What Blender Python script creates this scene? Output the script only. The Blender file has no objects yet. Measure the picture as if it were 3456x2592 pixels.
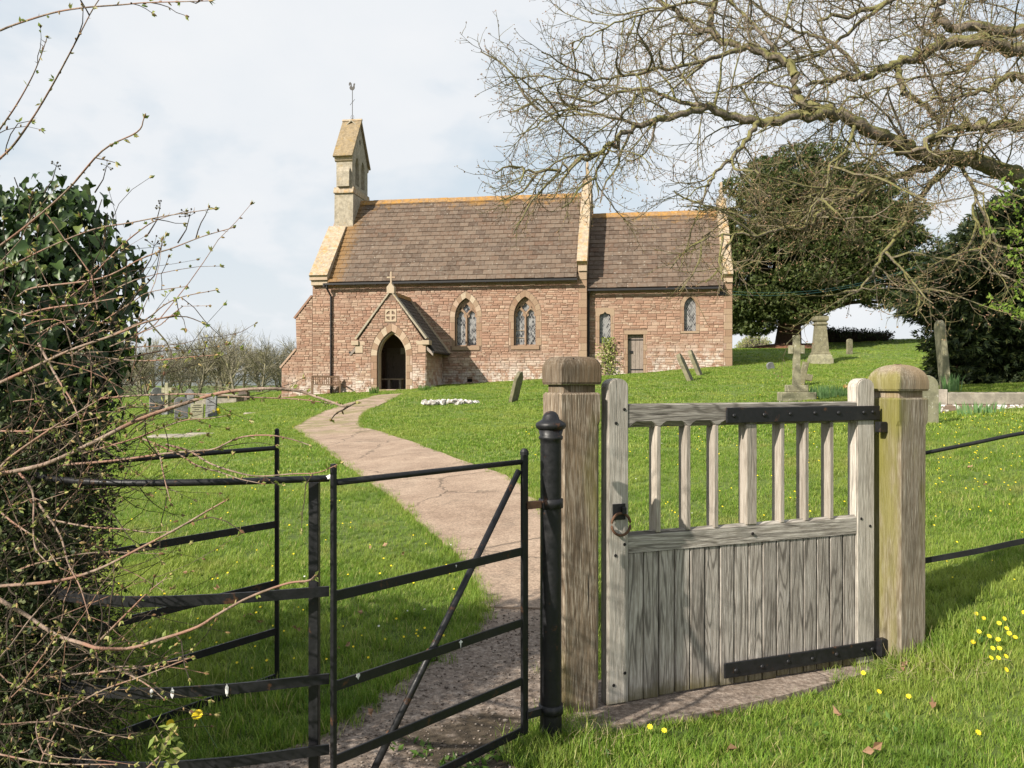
import bpy, bmesh, math, random
import numpy as np
from mathutils import Vector, Matrix

random.seed(7)
rng = np.random.default_rng(7)
SC = bpy.context.scene
COL = SC.collection
R = math.radians

# ------------------------------------------------------------------ camera
FPX, CXP, CYP, EYE = 2784.0, 1728.0, 1296.0, 1.6       # focal length / centre of the 3456 x 2592 photograph
cam = bpy.data.cameras.new('camera')
cam.sensor_width = 36.0
cam.lens = 36.0 * FPX / 3456.0
cam.clip_start, cam.clip_end = 0.05, 6000
camo = bpy.data.objects.new('camera', cam)
COL.objects.link(camo)
camo.location = (0, 0, EYE)
camo.rotation_euler = (R(90), 0, 0)
SC.camera = camo

# ------------------------------------------------------------------ sun, sky, exposure
SUN_D = Vector((0.655, 0.53, -0.55)).normalized()
sl = bpy.data.lights.new('sun', 'SUN')
sl.energy = 5.0
sl.angle = R(0.6)
sl.color = (1.0, 0.93, 0.82)
so = bpy.data.objects.new('sun', sl)
COL.objects.link(so)
so.rotation_euler = SUN_D.to_track_quat('-Z', 'Y').to_euler()
SUN_EL = math.asin(-SUN_D.z)
SUN_AZ = math.atan2(-SUN_D.x, -SUN_D.y)      # clockwise from +Y

world = bpy.data.worlds.new('World')
SC.world = world
world.use_nodes = True
SC.view_settings.view_transform = 'Standard'
SC.view_settings.look = 'None'
SC.view_settings.exposure = 0.82
SC.view_settings.gamma = 1.0
SC.view_settings.use_curve_mapping = False
SC.cycles.max_bounces = 6
SC.cycles.transparent_max_bounces = 6
SC.cycles.caustics_reflective = False
SC.cycles.caustics_refractive = False


# ------------------------------------------------------------------ node helper
class NT:
    def __init__(s, tree):
        s.t = tree
        s.n = tree.nodes
        s.l = tree.links

    def node(s, typ, ins=None, **props):
        nd = s.n.new(typ)
        for k, v in props.items():
            setattr(nd, k, v)
        for k, v in (ins or {}).items():
            sock = nd.inputs[k]
            if isinstance(v, bpy.types.NodeSocket):
                s.l.new(v, sock)
            else:
                if hasattr(sock.default_value, '__len__') and not hasattr(v, '__len__'):
                    v = (v,) * len(sock.default_value)
                if hasattr(sock.default_value, '__len__') and len(sock.default_value) == 4 and len(v) == 3:
                    v = (*v, 1.0)
                sock.default_value = v
        return nd

    def m(s, op, a, b=0.0, c=0.0, clamp=False):
        nd = s.node('ShaderNodeMath', {0: a, 1: b, 2: c}, operation=op)
        nd.use_clamp = clamp
        return nd.outputs[0]

    def vm(s, op, a, b=(0, 0, 0), scale=None):
        ins = {0: a, 1: b}
        nd = s.node('ShaderNodeVectorMath', ins, operation=op)
        if scale is not None:
            if isinstance(scale, bpy.types.NodeSocket):
                s.l.new(scale, nd.inputs['Scale'])
            else:
                nd.inputs['Scale'].default_value = scale
        return nd.outputs['Value'] if op in ('LENGTH', 'DOT_PRODUCT') else nd.outputs[0]

    def mapv(s, vec, scale=(1, 1, 1), loc=(0, 0, 0), rot=(0, 0, 0)):
        return s.node('ShaderNodeMapping', {'Vector': vec, 'Scale': scale, 'Location': loc, 'Rotation': rot}).outputs[0]

    def noise(s, vec, scale=5, detail=4, rough=0.55, dist=0.0):
        return s.node('ShaderNodeTexNoise', {'Vector': vec, 'Scale': scale, 'Detail': detail, 'Roughness': rough,
                                             'Distortion': dist}).outputs[0]

    def ramp(s, fac, stops, interp='LINEAR'):
        nd = s.n.new('ShaderNodeValToRGB')
        cr = nd.color_ramp
        cr.interpolation = interp
        while len(cr.elements) > 1:
            cr.elements.remove(cr.elements[-1])
        for i, (p, c) in enumerate(stops):
            e = cr.elements[0] if i == 0 else cr.elements.new(p)
            e.position = p
            if not hasattr(c, '__len__'):
                c = (c, c, c)
            e.color = (*c[:3], 1.0)
        s.l.new(fac, nd.inputs[0])
        return nd.outputs[0]

    def step(s, fac, a, b):
        nd = s.node('ShaderNodeMapRange', {0: fac, 1: a, 2: b, 3: 0.0, 4: 1.0})
        nd.interpolation_type = 'SMOOTHSTEP'
        return nd.outputs[0]

    def mix(s, fac, a, b, blend='MIX'):
        nd = s.n.new('ShaderNodeMix')
        nd.data_type = 'RGBA'
        nd.blend_type = blend
        for i, v in ((0, fac), (6, a), (7, b)):
            if isinstance(v, bpy.types.NodeSocket):
                s.l.new(v, nd.inputs[i])
            else:
                if i and not hasattr(v, '__len__'):
                    v = (v, v, v)
                nd.inputs[i].default_value = (*v[:3], 1.0) if i else v
        return nd.outputs[2]

    def bump(s, h, strength=0.5, dist=0.01):
        return s.node('ShaderNodeBump', {'Height': h, 'Strength': strength, 'Distance': dist}).outputs[0]

    def pos(s):
        return s.node('ShaderNodeNewGeometry').outputs['Position']

    def obj(s):
        return s.node('ShaderNodeTexCoord').outputs['Object']

    def rand(s):
        a = s.node('ShaderNodeObjectInfo').outputs['Random']
        b = s.node('ShaderNodeNewGeometry').outputs['Random Per Island']
        return s.m('FRACT', s.m('ADD', a, b))

    def sep(s, v):
        return s.node('ShaderNodeSeparateXYZ', {0: v}).outputs

    def comb(s, x, y, z):
        return s.node('ShaderNodeCombineXYZ', {0: x, 1: y, 2: z}).outputs[0]


def material(name):
    m = bpy.data.materials.new(name)
    m.use_nodes = True
    t = NT(m.node_tree)
    t.p = m.node_tree.nodes['Principled BSDF']
    t.out = m.node_tree.nodes['Material Output']
    t.mat = m
    t.p.inputs['Specular IOR Level'].default_value = 0.3
    return t


def setp(t, col=None, rough=None, normal=None, **k):
    for key, v in (('Base Color', col), ('Roughness', rough), ('Normal', normal)):
        if v is None:
            continue
        if isinstance(v, bpy.types.NodeSocket):
            t.l.new(v, t.p.inputs[key])
        else:
            t.p.inputs[key].default_value = (*v, 1.0) if hasattr(v, '__len__') and len(v) == 3 else v
    for key, v in k.items():
        t.p.inputs[key.replace('_', ' ')].default_value = v
    return t.mat


# ------------------------------------------------------------------ the sky
w = NT(world.node_tree)
bg = world.node_tree.nodes['Background']
SKY_STRENGTH = 0.072
sky = w.node('ShaderNodeTexSky')
sky.sky_type = 'NISHITA'
sky.sun_disc = False
sky.sun_elevation = SUN_EL
sky.sun_rotation = SUN_AZ
sky.air_density = 1.3
sky.dust_density = 2.5
sky.ozone_density = 1.0
dirv = w.node('ShaderNodeTexCoord').outputs['Generated']
dz = w.m('MAXIMUM', w.sep(dirv)[2], 0.0)
flat = w.vm('SCALE', dirv, scale=w.m('DIVIDE', 1.0, w.m('ADD', dz, 0.55)))
cn = w.noise(w.mapv(flat, (1.0, 1.0, 1.5), (3.1, 0.4, 0.2)), 2.6, 6, 0.50, 0.15)
cf = w.ramp(cn, [(0.38, 0.05), (0.47, 0.5), (0.55, 1.0)])
hz = w.ramp(dz, [(0.0, 1.0), (0.10, 0.72), (0.28, 0.22), (0.6, 0.0)])
cf = w.m('MAXIMUM', w.m('MULTIPLY', cf, 0.92), w.m('MULTIPLY', hz, 0.9))
blue = w.mix(w.ramp(dz, [(0.35, 0.70), (1.0, 0.30)]), sky.outputs[0], (5.5, 6.5, 7.3))
cloudcol = w.mix(w.step(cn, 0.45, 0.75), (6.7, 6.95, 7.25), (7.4, 7.45, 7.55))
w.l.new(w.mix(cf, blue, cloudcol), bg.inputs[0])
bg.inputs[1].default_value = SKY_STRENGTH


# ------------------------------------------------------------------ mesh helpers
class MB:
    """collects vertices and faces of ONE mesh object"""

    def __init__(s):
        s.v, s.q, s.t, s.ng, s.n = [], [], [], [], 0

    def add(s, v, quads=None, tris=None, ngons=None):
        v = np.asarray(v, dtype=np.float64).reshape(-1, 3)
        if quads is not None and len(quads):
            s.q.append(np.asarray(quads, dtype=np.int64).reshape(-1, 4) + s.n)
        if tris is not None and len(tris):
            s.t.append(np.asarray(tris, dtype=np.int64).reshape(-1, 3) + s.n)
        for g in ngons or []:
            s.ng.append([i + s.n for i in g])
        s.v.append(v)
        s.n += len(v)
        return s

    BOXQ = [(0, 3, 2, 1), (4, 5, 6, 7), (0, 1, 5, 4), (1, 2, 6, 5), (2, 3, 7, 6), (3, 0, 4, 7)]

    def box(s, x0, x1, y0, y1, z0, z1):
        return s.add([(x0, y0, z0), (x1, y0, z0), (x1, y1, z0), (x0, y1, z0),
                      (x0, y0, z1), (x1, y0, z1), (x1, y1, z1), (x0, y1, z1)], MB.BOXQ)

    def bbox(s, x0, x1, y0, y1, z0, z1, b=0.004):
        """box with a small chamfer on every edge"""
        bm = bmesh.new()
        bmesh.ops.create_cube(bm, size=1.0)
        for v in bm.verts:
            v.co = Vector(((x0 + x1) / 2 + v.co.x * (x1 - x0), (y0 + y1) / 2 + v.co.y * (y1 - y0),
                           (z0 + z1) / 2 + v.co.z * (z1 - z0)))
        bmesh.ops.bevel(bm, geom=bm.edges[:], offset=b, segments=1, affect='EDGES')
        s.bm(bm)
        return s

    def bm(s, bm):
        bm.verts.index_update()
        s.add([v.co[:] for v in bm.verts], ngons=[[v.index for v in f.verts] for f in bm.faces])
        bm.free()
        return s

    def prism_xz(s, poly, y0, y1):
        n = len(poly)
        v = [(p[0], y0, p[1]) for p in poly] + [(p[0], y1, p[1]) for p in poly]
        q = [(i, i + n, (i + 1) % n + n, (i + 1) % n) for i in range(n)]
        return s.add(v, q, ngons=[list(range(n)), list(range(2 * n - 1, n - 1, -1))])

    def prism_yz(s, poly, x0, x1):
        n = len(poly)
        v = [(x0, p[0], p[1]) for p in poly] + [(x1, p[0], p[1]) for p in poly]
        q = [(i, (i + 1) % n, (i + 1) % n + n, i + n) for i in range(n)]
        return s.add(v, q, ngons=[list(range(n - 1, -1, -1)), list(range(n, 2 * n))])

    def tube(s, pts, rad, sides=6, cap=True):
        pts = np.asarray(pts, dtype=np.float64)
        n = len(pts)
        rad = np.broadcast_to(np.asarray(rad, dtype=np.float64), (n,))
        tan = np.empty_like(pts)
        tan[1:-1] = pts[2:] - pts[:-2]
        tan[0], tan[-1] = pts[1] - pts[0], pts[-1] - pts[-2]
        tan /= np.linalg.norm(tan, axis=1, keepdims=True) + 1e-9
        ref = np.array([0.0, 0, 1]) if abs(tan[:, 2].mean()) < 0.8 else np.array([1.0, 0, 0])
        a = np.cross(tan, ref)
        a /= np.linalg.norm(a, axis=1, keepdims=True) + 1e-9
        b = np.cross(tan, a)
        an = np.arange(sides) * 2 * math.pi / sides + math.pi / sides
        ring = pts[:, None, :] + rad[:, None, None] * (np.cos(an)[None, :, None] * a[:, None, :] + np.sin(an)[None, :, None] * b[:, None, :])
        i = np.arange(n - 1)[:, None] * sides
        j = np.arange(sides)[None, :]
        j2 = (j + 1) % sides
        q = np.stack([i + j, i + sides + j, i + sides + j2, i + j2], -1).reshape(-1, 4)
        ng = [list(range(sides)), list(range(n * sides - 1, (n - 1) * sides - 1, -1))] if cap and sides > 2 else []
        return s.add(ring.reshape(-1, 3), q, ngons=ng)

    def bar(s, pts, hw, hh):
        """flat bar along a polyline: hw = half width sideways, hh = half height (upright)"""
        pts = np.asarray(pts, dtype=np.float64)
        n = len(pts)
        tan = np.empty_like(pts)
        tan[1:-1] = pts[2:] - pts[:-2]
        tan[0], tan[-1] = pts[1] - pts[0], pts[-1] - pts[-2]
        tan /= np.linalg.norm(tan, axis=1, keepdims=True) + 1e-9
        side = np.cross(tan, [0, 0, 1.0])
        side /= np.linalg.norm(side, axis=1, keepdims=True) + 1e-9
        up = np.cross(side, tan)
        ring = np.stack([pts + side * hw + up * hh, pts - side * hw + up * hh, pts - side * hw - up * hh, pts + side * hw - up * hh], 1)
        q = [(i * 4 + j, i * 4 + (j + 1) % 4, i * 4 + 4 + (j + 1) % 4, i * 4 + 4 + j) for i in range(n - 1) for j in range(4)]
        return s.add(ring.reshape(-1, 3), q, ngons=[[3, 2, 1, 0], [n * 4 - 4, n * 4 - 3, n * 4 - 2, n * 4 - 1]])

    def lathe(s, prof, cx=0, cy=0, sides=20):
        an = np.arange(sides) * 2 * math.pi / sides
        v = [(cx + r * math.cos(a), cy + r * math.sin(a), z) for r, z in prof for a in an]
        q = [(i * sides + j, i * sides + (j + 1) % sides, (i + 1) * sides + (j + 1) % sides, (i + 1) * sides + j)
             for i in range(len(prof) - 1) for j in range(sides)]
        return s.add(v, q, ngons=[list(range(sides - 1, -1, -1)), list(range((len(prof) - 1) * sides, len(prof) * sides))])

    def mesh(s, name, mat=None, smooth=False):
        me = bpy.data.meshes.new(name)
        V = np.concatenate(s.v) if s.v else np.zeros((0, 3))
        parts, sizes = [], []
        for arr, k in ((s.q, 4), (s.t, 3)):
            if arr:
                a = np.concatenate(arr)
                parts.append(a.reshape(-1))
                sizes.append(np.full(len(a), k))
        if s.ng:
            parts.append(np.array([i for g in s.ng for i in g]))
            sizes.append(np.array([len(g) for g in s.ng]))
        L = np.concatenate(parts).astype(np.int32)
        S = np.concatenate(sizes).astype(np.int32)
        me.vertices.add(len(V))
        me.vertices.foreach_set('co', V.astype(np.float32).reshape(-1))
        me.loops.add(len(L))
        me.loops.foreach_set('vertex_index', L)
        me.polygons.add(len(S))
        st = np.concatenate([[0], np.cumsum(S)[:-1]]).astype(np.int32)
        me.polygons.foreach_set('loop_start', st)
        me.update(calc_edges=True)
        me.validate()
        me.polygons.foreach_set('use_smooth', np.full(len(me.polygons), bool(smooth)))
        if mat:
            me.materials.append(mat)
        return me

    def build(s, name, mat, parent=None, smooth=False, kind=None):
        return link(name, s.mesh(name, mat, smooth), parent, kind)


def link(name, me, parent=None, kind=None):
    o = bpy.data.objects.new(name, me)
    COL.objects.link(o)
    if parent:
        o.parent = parent
    if kind:
        o['kind'] = kind
    return o


def tag(o, label=None, cat=None, group=None, kind=None):
    for k, v in (('label', label), ('category', cat), ('group', group), ('kind', kind)):
        if v:
            o[k] = v
    return o


def empty(name, loc=(0, 0, 0), rz=0.0, label=None, cat=None, group=None):
    o = bpy.data.objects.new(name, None)
    o.empty_display_size = 0.2
    COL.objects.link(o)
    o.location = loc
    o.rotation_euler = (0, 0, rz)
    return tag(o, label, cat, group)


def copy_tree(o, parent=None):
    c = o.copy()
    COL.objects.link(c)
    if parent:
        c.parent = parent
    for ch in list(o.children):
        copy_tree(ch, c)
    return c


def catmull(P, k=6):
    P = np.asarray(P, dtype=np.float64)
    Q = np.concatenate([[2 * P[0] - P[1]], P, [2 * P[-1] - P[-2]]])
    out = []
    for i in range(len(P) - 1):
        p0, p1, p2, p3 = Q[i:i + 4]
        for t in np.arange(k) / k:
            out.append(0.5 * ((2 * p1) + (-p0 + p2) * t + (2 * p0 - 5 * p1 + 4 * p2 - p3) * t ** 2 + (-p0 + 3 * p1 - 3 * p2 + p3) * t ** 3))
    out.append(P[-1])
    return np.array(out)


def at(px, py, Y):
    """the point at distance Y seen at a pixel of the photograph"""
    return np.array([(px - CXP) / FPX * Y, Y, EYE - (py - CYP) / FPX * Y])


# ------------------------------------------------------------------ terrain heights
GC = np.array([
    (0.4, 4.0, 0.0), (2.0, 4.75, -0.03), (1.2, 4.35, -0.05), (1.6, 4.55, -0.05), (0.8, 4.15, -0.04), (2.42, 4.75, 0.13), (3.2, 4.85, 0.30), (3.4, 5.5, 0.34), (-0.3, 3.2, -0.01),
    (-2, 3.5, -0.02), (1.2, 3.4, -0.02), (2.0, 3.4, 0.02), (2.8, 3.6, 0.14), (0, 0, -0.05), (-3, 0, -0.05), (4, 0, 0.05), (1.0, 5.2, 0.02), (2.2, 6, 0.2),
    (-0.3, 5.7, 0.08), (-1.2, 10.4, 0.30), (-4.6, 20.5, 0.52), (-5.5, 28, 0.93), (-4.9, 35, 1.30), (-5.8, 35.6, 1.26), (-3.6, 35.2, 1.40),
    (-11.1, 39.8, 0.92), (-2.9, 38.4, 1.55), (-0.34, 38, 1.71), (5.6, 37.1, 2.05), (9.7, 36.5, 2.37),
    (7.4, 21.5, 1.18), (9.94, 19, 1.42), (8.5, 15, 1.07), (6.4, 13, 0.95), (0, 25, 1.03), (6.5, 30, 1.74), (7.2, 33, 1.95),
    (-1.9, 27, 0.92), (10.9, 35, 2.24), (14.6, 39, 2.60), (14.7, 44, 3.40), (22.6, 55, 3.6), (24, 62, 4.6), (31, 66, 5.2), (15, 57, 4.0),
    (-11, 29, 0.35), (-16, 42, 0.6), (-15, 55, 1.1), (-30, 55, 0.6), (-8, 62, 1.3), (-6, 12, 0.1), (-10, 20, 0.2), (-20, 30, 0.2),
    (14.4, 24, 1.7), (20, 28, 2.2), (7, 11.7, 0.93), (5, 8, 0.55), (10, 10, 1.0), (0, 48, 2.3), (40, 50, 4.5), (-40, 40, 0.4), (0, 75, 2.2), (40, 80, 4.6), (-30, 80, 0.9),
    (8, 4, 0.6), (-12, 4, 0.0), (-8, 7, 0.05)])


def _phi(r2):
    return 0.5 * r2 * np.log(r2 + 1e-9)


def _tps():
    X = GC[:, :2]
    n = len(X)
    K = _phi(((X[:, None] - X[None]) ** 2).sum(-1)) + np.eye(n) * 0.6
    P = np.c_[np.ones(n), X]
    A = np.block([[K, P], [P.T, np.zeros((3, 3))]])
    return np.linalg.solve(A, np.r_[GC[:, 2], 0, 0, 0])


_W = _tps()


def ground(x, y):
    x, y = np.broadcast_arrays(np.asarray(x, float), np.asarray(y, float))
    sh = x.shape
    q = np.c_[x.ravel(), y.ravel()]
    z = np.empty(len(q))
    for i in range(0, len(q), 20000):
        p = q[i:i + 20000]
        z[i:i + 20000] = _phi(((p[:, None] - GC[None, :, :2]) ** 2).sum(-1)) @ _W[:-3] + _W[-3] + p @ _W[-2:]
    d = np.hypot(q[:, 0] * 1.2, q[:, 1] - 30)
    t = np.clip((d - 48) / 45, 0, 1)
    t = t * t * (3 - 2 * t)
    z = np.clip(z, -0.6, 6.5)
    z = z * (1 - t) + 0.3 * t
    z += 0.012 * np.sin(q[:, 0] * 2.1 + q[:, 1] * 1.3) * np.cos(q[:, 1] * 1.7 - q[:, 0])
    return z.reshape(sh)


def gpt(px, py):
    """where the line of sight through a pixel meets the ground"""
    Y = np.concatenate([np.arange(1.5, 12, 0.02), np.arange(12, 95, 0.08)])
    X = (px - CXP) / FPX * Y
    Z = EYE - (py - CYP) / FPX * Y
    below = np.nonzero(Z <= ground(X, Y))[0]
    i = below[0] if len(below) else len(Y) - 1
    return np.array([X[i], Y[i], float(ground(X[i], Y[i]))])


# ------------------------------------------------------------------ materials
def mat_masonry(name, stops, spots=True, scale=1.0, bumps=0.5):
    t = material(name)
    P = t.pos()
    r = t.rand()
    c = t.ramp(r, stops)
    n1 = t.noise(P, 9 * scale, 5, 0.6)
    n2 = t.noise(P, 60 * scale, 3, 0.6)
    c = t.mix(t.m('MULTIPLY', t.step(n1, 0.35, 0.75), 0.55), c, t.mix(0.5, c, (0.27, 0.19, 0.14)))
    c = t.mix(0.55, c, t.mix(t.step(n2, 0.3, 0.7), (0.30, 0.28, 0.26), (0.62, 0.60, 0.58)), 'OVERLAY')
    if spots:
        lich = t.step(t.noise(P, 3.3 * scale, 6, 0.7), 0.58, 0.72)
        c = t.mix(t.m('MULTIPLY', lich, 0.6), c, (0.46, 0.39, 0.32))
        wz = t.m('SUBTRACT', t.sep(P)[2], t.m('MULTIPLY', t.sep(P)[0], 0.068))
        low = t.m('MULTIPLY', t.step(wz, 3.3, 1.5), t.step(t.noise(P, 2.6, 5, 0.7), 0.43, 0.58))
        c = t.mix(t.m('MULTIPLY', low, 0.75), c, (0.60, 0.56, 0.51))
        grime = t.step(t.noise(t.mapv(P, (1.2, 1.2, 0.35)), 1.1, 4, 0.6), 0.52, 0.75)
        c = t.mix(t.m('MULTIPLY', grime, 0.35), c, (0.12, 0.082, 0.062))
    return setp(t, c, 0.9, t.bump(t.m('ADD', n1, t.m('MULTIPLY', n2, 0.4)), bumps, 0.02))


M_STONE = mat_masonry('red_sandstone', [(0.0, (0.257, 0.154, 0.111)), (0.22, (0.311, 0.188, 0.134)), (0.45, (0.356, 0.228, 0.165)),
                                        (0.68, (0.348, 0.241, 0.182)), (0.85, (0.419, 0.311, 0.233)), (1.0, (0.284, 0.184, 0.138))])
M_DRESS = mat_masonry('dressed_stone', [(0.0, (0.231, 0.145, 0.096)), (0.5, (0.272, 0.186, 0.126)), (1.0, (0.313, 0.235, 0.163))], spots=False, bumps=0.3)
M_PALE = mat_masonry('pale_freestone', [(0.0, (0.380, 0.304, 0.222)), (0.5, (0.444, 0.372, 0.277)), (1.0, (0.380, 0.268, 0.197))], spots=False, bumps=0.3)


def mat_mortar():
    t = material('lime_mortar')
    P = t.pos()
    n = t.noise(P, 14, 6, 0.65)
    c = t.ramp(n, [(0.3, (0.105, 0.066, 0.048)), (0.55, (0.19, 0.128, 0.094)), (0.75, (0.32, 0.245, 0.19))])
    return setp(t, c, 0.95, t.bump(n, 0.6, 0.02))


M_MORTAR = mat_mortar()


def mat_lichen_stone(name, base=(0.44, 0.37, 0.27), amount=0.5, orange=(0.50, 0.27, 0.045), zgrad=None):
    t = material(name)
    P = t.pos()
    n = t.noise(P, 6, 6, 0.65)
    n2 = t.noise(P, 38, 4, 0.7)
    c = t.mix(t.step(n, 0.3, 0.7), tuple(x * 0.72 for x in base), tuple(min(1, x * 1.22) for x in base))
    lich = t.step(t.noise(t.mapv(P, loc=(5, 2, 1)), 3.6, 7, 0.72), 0.62 - 0.25 * amount, 0.80 - 0.25 * amount)
    c = t.mix(t.m('MULTIPLY', lich, 0.8), c, t.mix(n2, tuple(x * 0.75 for x in orange), tuple(x * 1.3 for x in orange)))
    dark = t.step(t.noise(t.mapv(P, (1, 1, 0.4), (1, 7, 3)), 7, 6, 0.7), 0.55, 0.72)
    c = t.mix(t.m('MULTIPLY', dark, 0.55), c, (0.13, 0.11, 0.085))
    wl = t.step(t.noise(t.mapv(P, loc=(8, 3, 4)), 16, 3, 0.6), 0.64, 0.70)
    c = t.mix(t.m('MULTIPLY', wl, 0.5), c, (0.60, 0.58, 0.50))
    return setp(t, c, 0.9, t.bump(t.m('ADD', n, t.m('MULTIPLY', n2, 0.5)), 0.5, 0.015))


M_COPE = mat_lichen_stone('lichened_coping', (0.347, 0.280, 0.202), 0.60, (0.358, 0.207, 0.067))
M_BELL = mat_lichen_stone('bellcote_stone', (0.310, 0.270, 0.207), 0.25, (0.322, 0.218, 0.086))
M_BROOF = mat_lichen_stone('bellcote_roof_stone', (0.235, 0.18, 0.110), 0.40, (0.28, 0.18, 0.05))
M_RIDGE = mat_lichen_stone('orange_ridge_tile', (0.25, 0.155, 0.080), 0.75, (0.34, 0.175, 0.032))
M_GRAVE = mat_lichen_stone('grave_stone', (0.165, 0.150, 0.095), 0.25, (0.18, 0.165, 0.065))
M_GREY = mat_lichen_stone('grey_grave_stone', (0.16, 0.16, 0.16), 0.0)
M_CROSS = mat_lichen_stone('cross_stone', (0.24, 0.225, 0.150), 0.35, (0.21, 0.20, 0.10))
M_GRANITE = mat_lichen_stone('granite', (0.34, 0.295, 0.25), 0.25, (0.36, 0.26, 0.17))
M_KERB = mat_lichen_stone('kerb_stone', (0.27, 0.24, 0.195), 0.2, (0.26, 0.21, 0.11))


def mat_white_splotch(name, base):
    t = material(name)
    P = t.pos()
    s = t.step(t.noise(P, 11.0, 4, 0.6), 0.50, 0.57)
    n = t.noise(P, 30, 4)
    c = t.mix(s, t.mix(n, tuple(x * 0.6 for x in base), base), (0.60, 0.58, 0.55))
    return setp(t, c, 0.9, t.bump(n, 0.5, 0.02))


M_WHITE = mat_white_splotch('white_lichen_stone', (0.22, 0.16, 0.12))
M_MOUND = mat_white_splotch('white_mound_stone', (0.34, 0.31, 0.28))


def mat_tile(name, zr, gray=False):
    t = material(name)
    P = t.pos()
    r = t.rand()
    if gray:
        c = t.ramp(r, [(0, (0.035, 0.033, 0.031)), (0.6, (0.060, 0.055, 0.050)), (1, (0.085, 0.078, 0.068))])
    else:
        c = t.ramp(r, [(0, (0.074, 0.049, 0.034)), (0.35, (0.108, 0.074, 0.052)), (0.7, (0.138, 0.098, 0.070)), (1, (0.106, 0.064, 0.042))])
    n = t.noise(P, 7, 6, 0.7)
    f = t.noise(P, 42, 3, 0.6)
    c = t.mix(t.m('MULTIPLY', t.step(n, 0.42, 0.68), 0.5), c, (0.18, 0.155, 0.125))
    dark = t.step(t.noise(t.mapv(P, (1, 1, 0.5), (3, 3, 3)), 1.6, 5, 0.6), 0.50, 0.72)
    c = t.mix(t.m('MULTIPLY', dark, 0.4), c, (0.10, 0.075, 0.06))
    vor = t.node('ShaderNodeTexVoronoi', {'Vector': t.vm('ADD', P, t.vm('SCALE', (1, 1, 1), scale=t.m('MULTIPLY', f, 0.10))), 'Scale': 5.0, 'Randomness': 1.0}).outputs['Distance']
    white = t.m('MULTIPLY', t.step(vor, 0.20, 0.10), t.m('MULTIPLY', t.step(t.noise(P, 1.3, 4), 0.42, 0.70), 0.55))
    c = t.mix(t.m('MULTIPLY', white, 0.8 if not gray else 0.4), c, (0.56, 0.53, 0.46))
    if not gray:
        S = t.sep(P)
        top = t.m('ADD', t.m('MULTIPLY', t.m('SUBTRACT', S[2], zr), 1.0), t.m('MULTIPLY', t.m('SUBTRACT', t.noise(P, 1.7, 5, 0.65), 0.5), 2.6))
        west = t.step(t.m('ADD', t.m('ADD', S[0], t.m('MULTIPLY', S[2], -0.12)), t.m('MULTIPLY', n, 1.6)), -7.75, -8.5)
        top = t.m('MAXIMUM', t.step(top, -0.45, 0.1), t.m('MULTIPLY', west, 0.7))
        c = t.mix(t.m('MULTIPLY', top, 0.75), c, t.mix(f, (0.19, 0.095, 0.022), (0.31, 0.17, 0.042)))
    return setp(t, c, 0.85, t.bump(t.m('ADD', n, f), 0.4, 0.01))


M_TILE_N = mat_tile('nave_roof_tile', 11.0)
M_TILE_C = mat_tile('chancel_roof_tile', 10.0)
M_TILE_P = mat_tile('porch_roof_slate', 0, True)


def mat_plain(name, col, rough=0.6, nscale=30, var=0.25, metal=0.0, bumpy=0.2, spec=0.3):
    t = material(name)
    n = t.noise(t.pos(), nscale, 4, 0.6)
    c = t.mix(n, tuple(x * (1 - var) for x in col), tuple(min(1, x * (1 + var)) for x in col))
    m = setp(t, c, rough, t.bump(n, bumpy, 0.004))
    t.p.inputs['Metallic'].default_value = metal
    t.p.inputs['Specular IOR Level'].default_value = spec
    return m


M_LEAD = mat_plain('lead_cames', (0.34, 0.33, 0.32), 0.5)
M_GUTTER = mat_plain('black_gutter_paint', (0.022, 0.021, 0.022), 0.5)
M_DARK = mat_plain('dark_opening', (0.012, 0.011, 0.010), 0.9)
M_PLASTER = mat_plain('porch_plaster', (0.16, 0.12, 0.09), 0.9)
M_PAPER = mat_plain('notice_paper', (0.6, 0.58, 0.5), 0.8)
M_VANE = mat_plain('vane_iron', (0.06, 0.055, 0.05), 0.6)
M_BENCHW = mat_plain('bench_teak', (0.20, 0.13, 0.085), 0.75, 12, 0.4)
M_CABLE = mat_plain('cable_sheath', (0.08, 0.20, 0.19), 0.5)
M_SPLAT = mat_plain('bird_dropping', (0.62, 0.61, 0.60), 0.8, 90, 0.3)
M_SOIL = mat_plain('bare_soil', (0.085, 0.052, 0.035), 1.0, 20, 0.5)


def mat_iron():
    t = material('black_iron_paint')
    P = t.pos()
    n = t.noise(P, 46, 5, 0.65)
    n2 = t.noise(P, 9, 4, 0.6)
    c = t.mix(n, (0.005, 0.005, 0.006), (0.016, 0.016, 0.018))
    c = t.mix(t.m('MULTIPLY', t.step(n2, 0.55, 0.75), 0.35), c, (0.035, 0.033, 0.031))
    c = t.mix(t.m('MULTIPLY', t.step(t.noise(P, 17, 5, 0.7), 0.60, 0.70), 0.8), c, (0.085, 0.038, 0.018))
    m = setp(t, c, t.ramp(n, [(0.3, 0.32), (0.7, 0.6)]), t.bump(n, 0.35, 0.003))
    t.p.inputs['Specular IOR Level'].default_value = 0.32
    return m


M_IRON = mat_iron()


def mat_rust():
    t = material('rusty_iron')
    n = t.noise(t.pos(), 60, 5, 0.7)
    return setp(t, t.mix(n, (0.05, 0.024, 0.014), (0.16, 0.085, 0.05)), 0.75, t.bump(n, 0.4, 0.002))


M_RUST = mat_rust()


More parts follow.
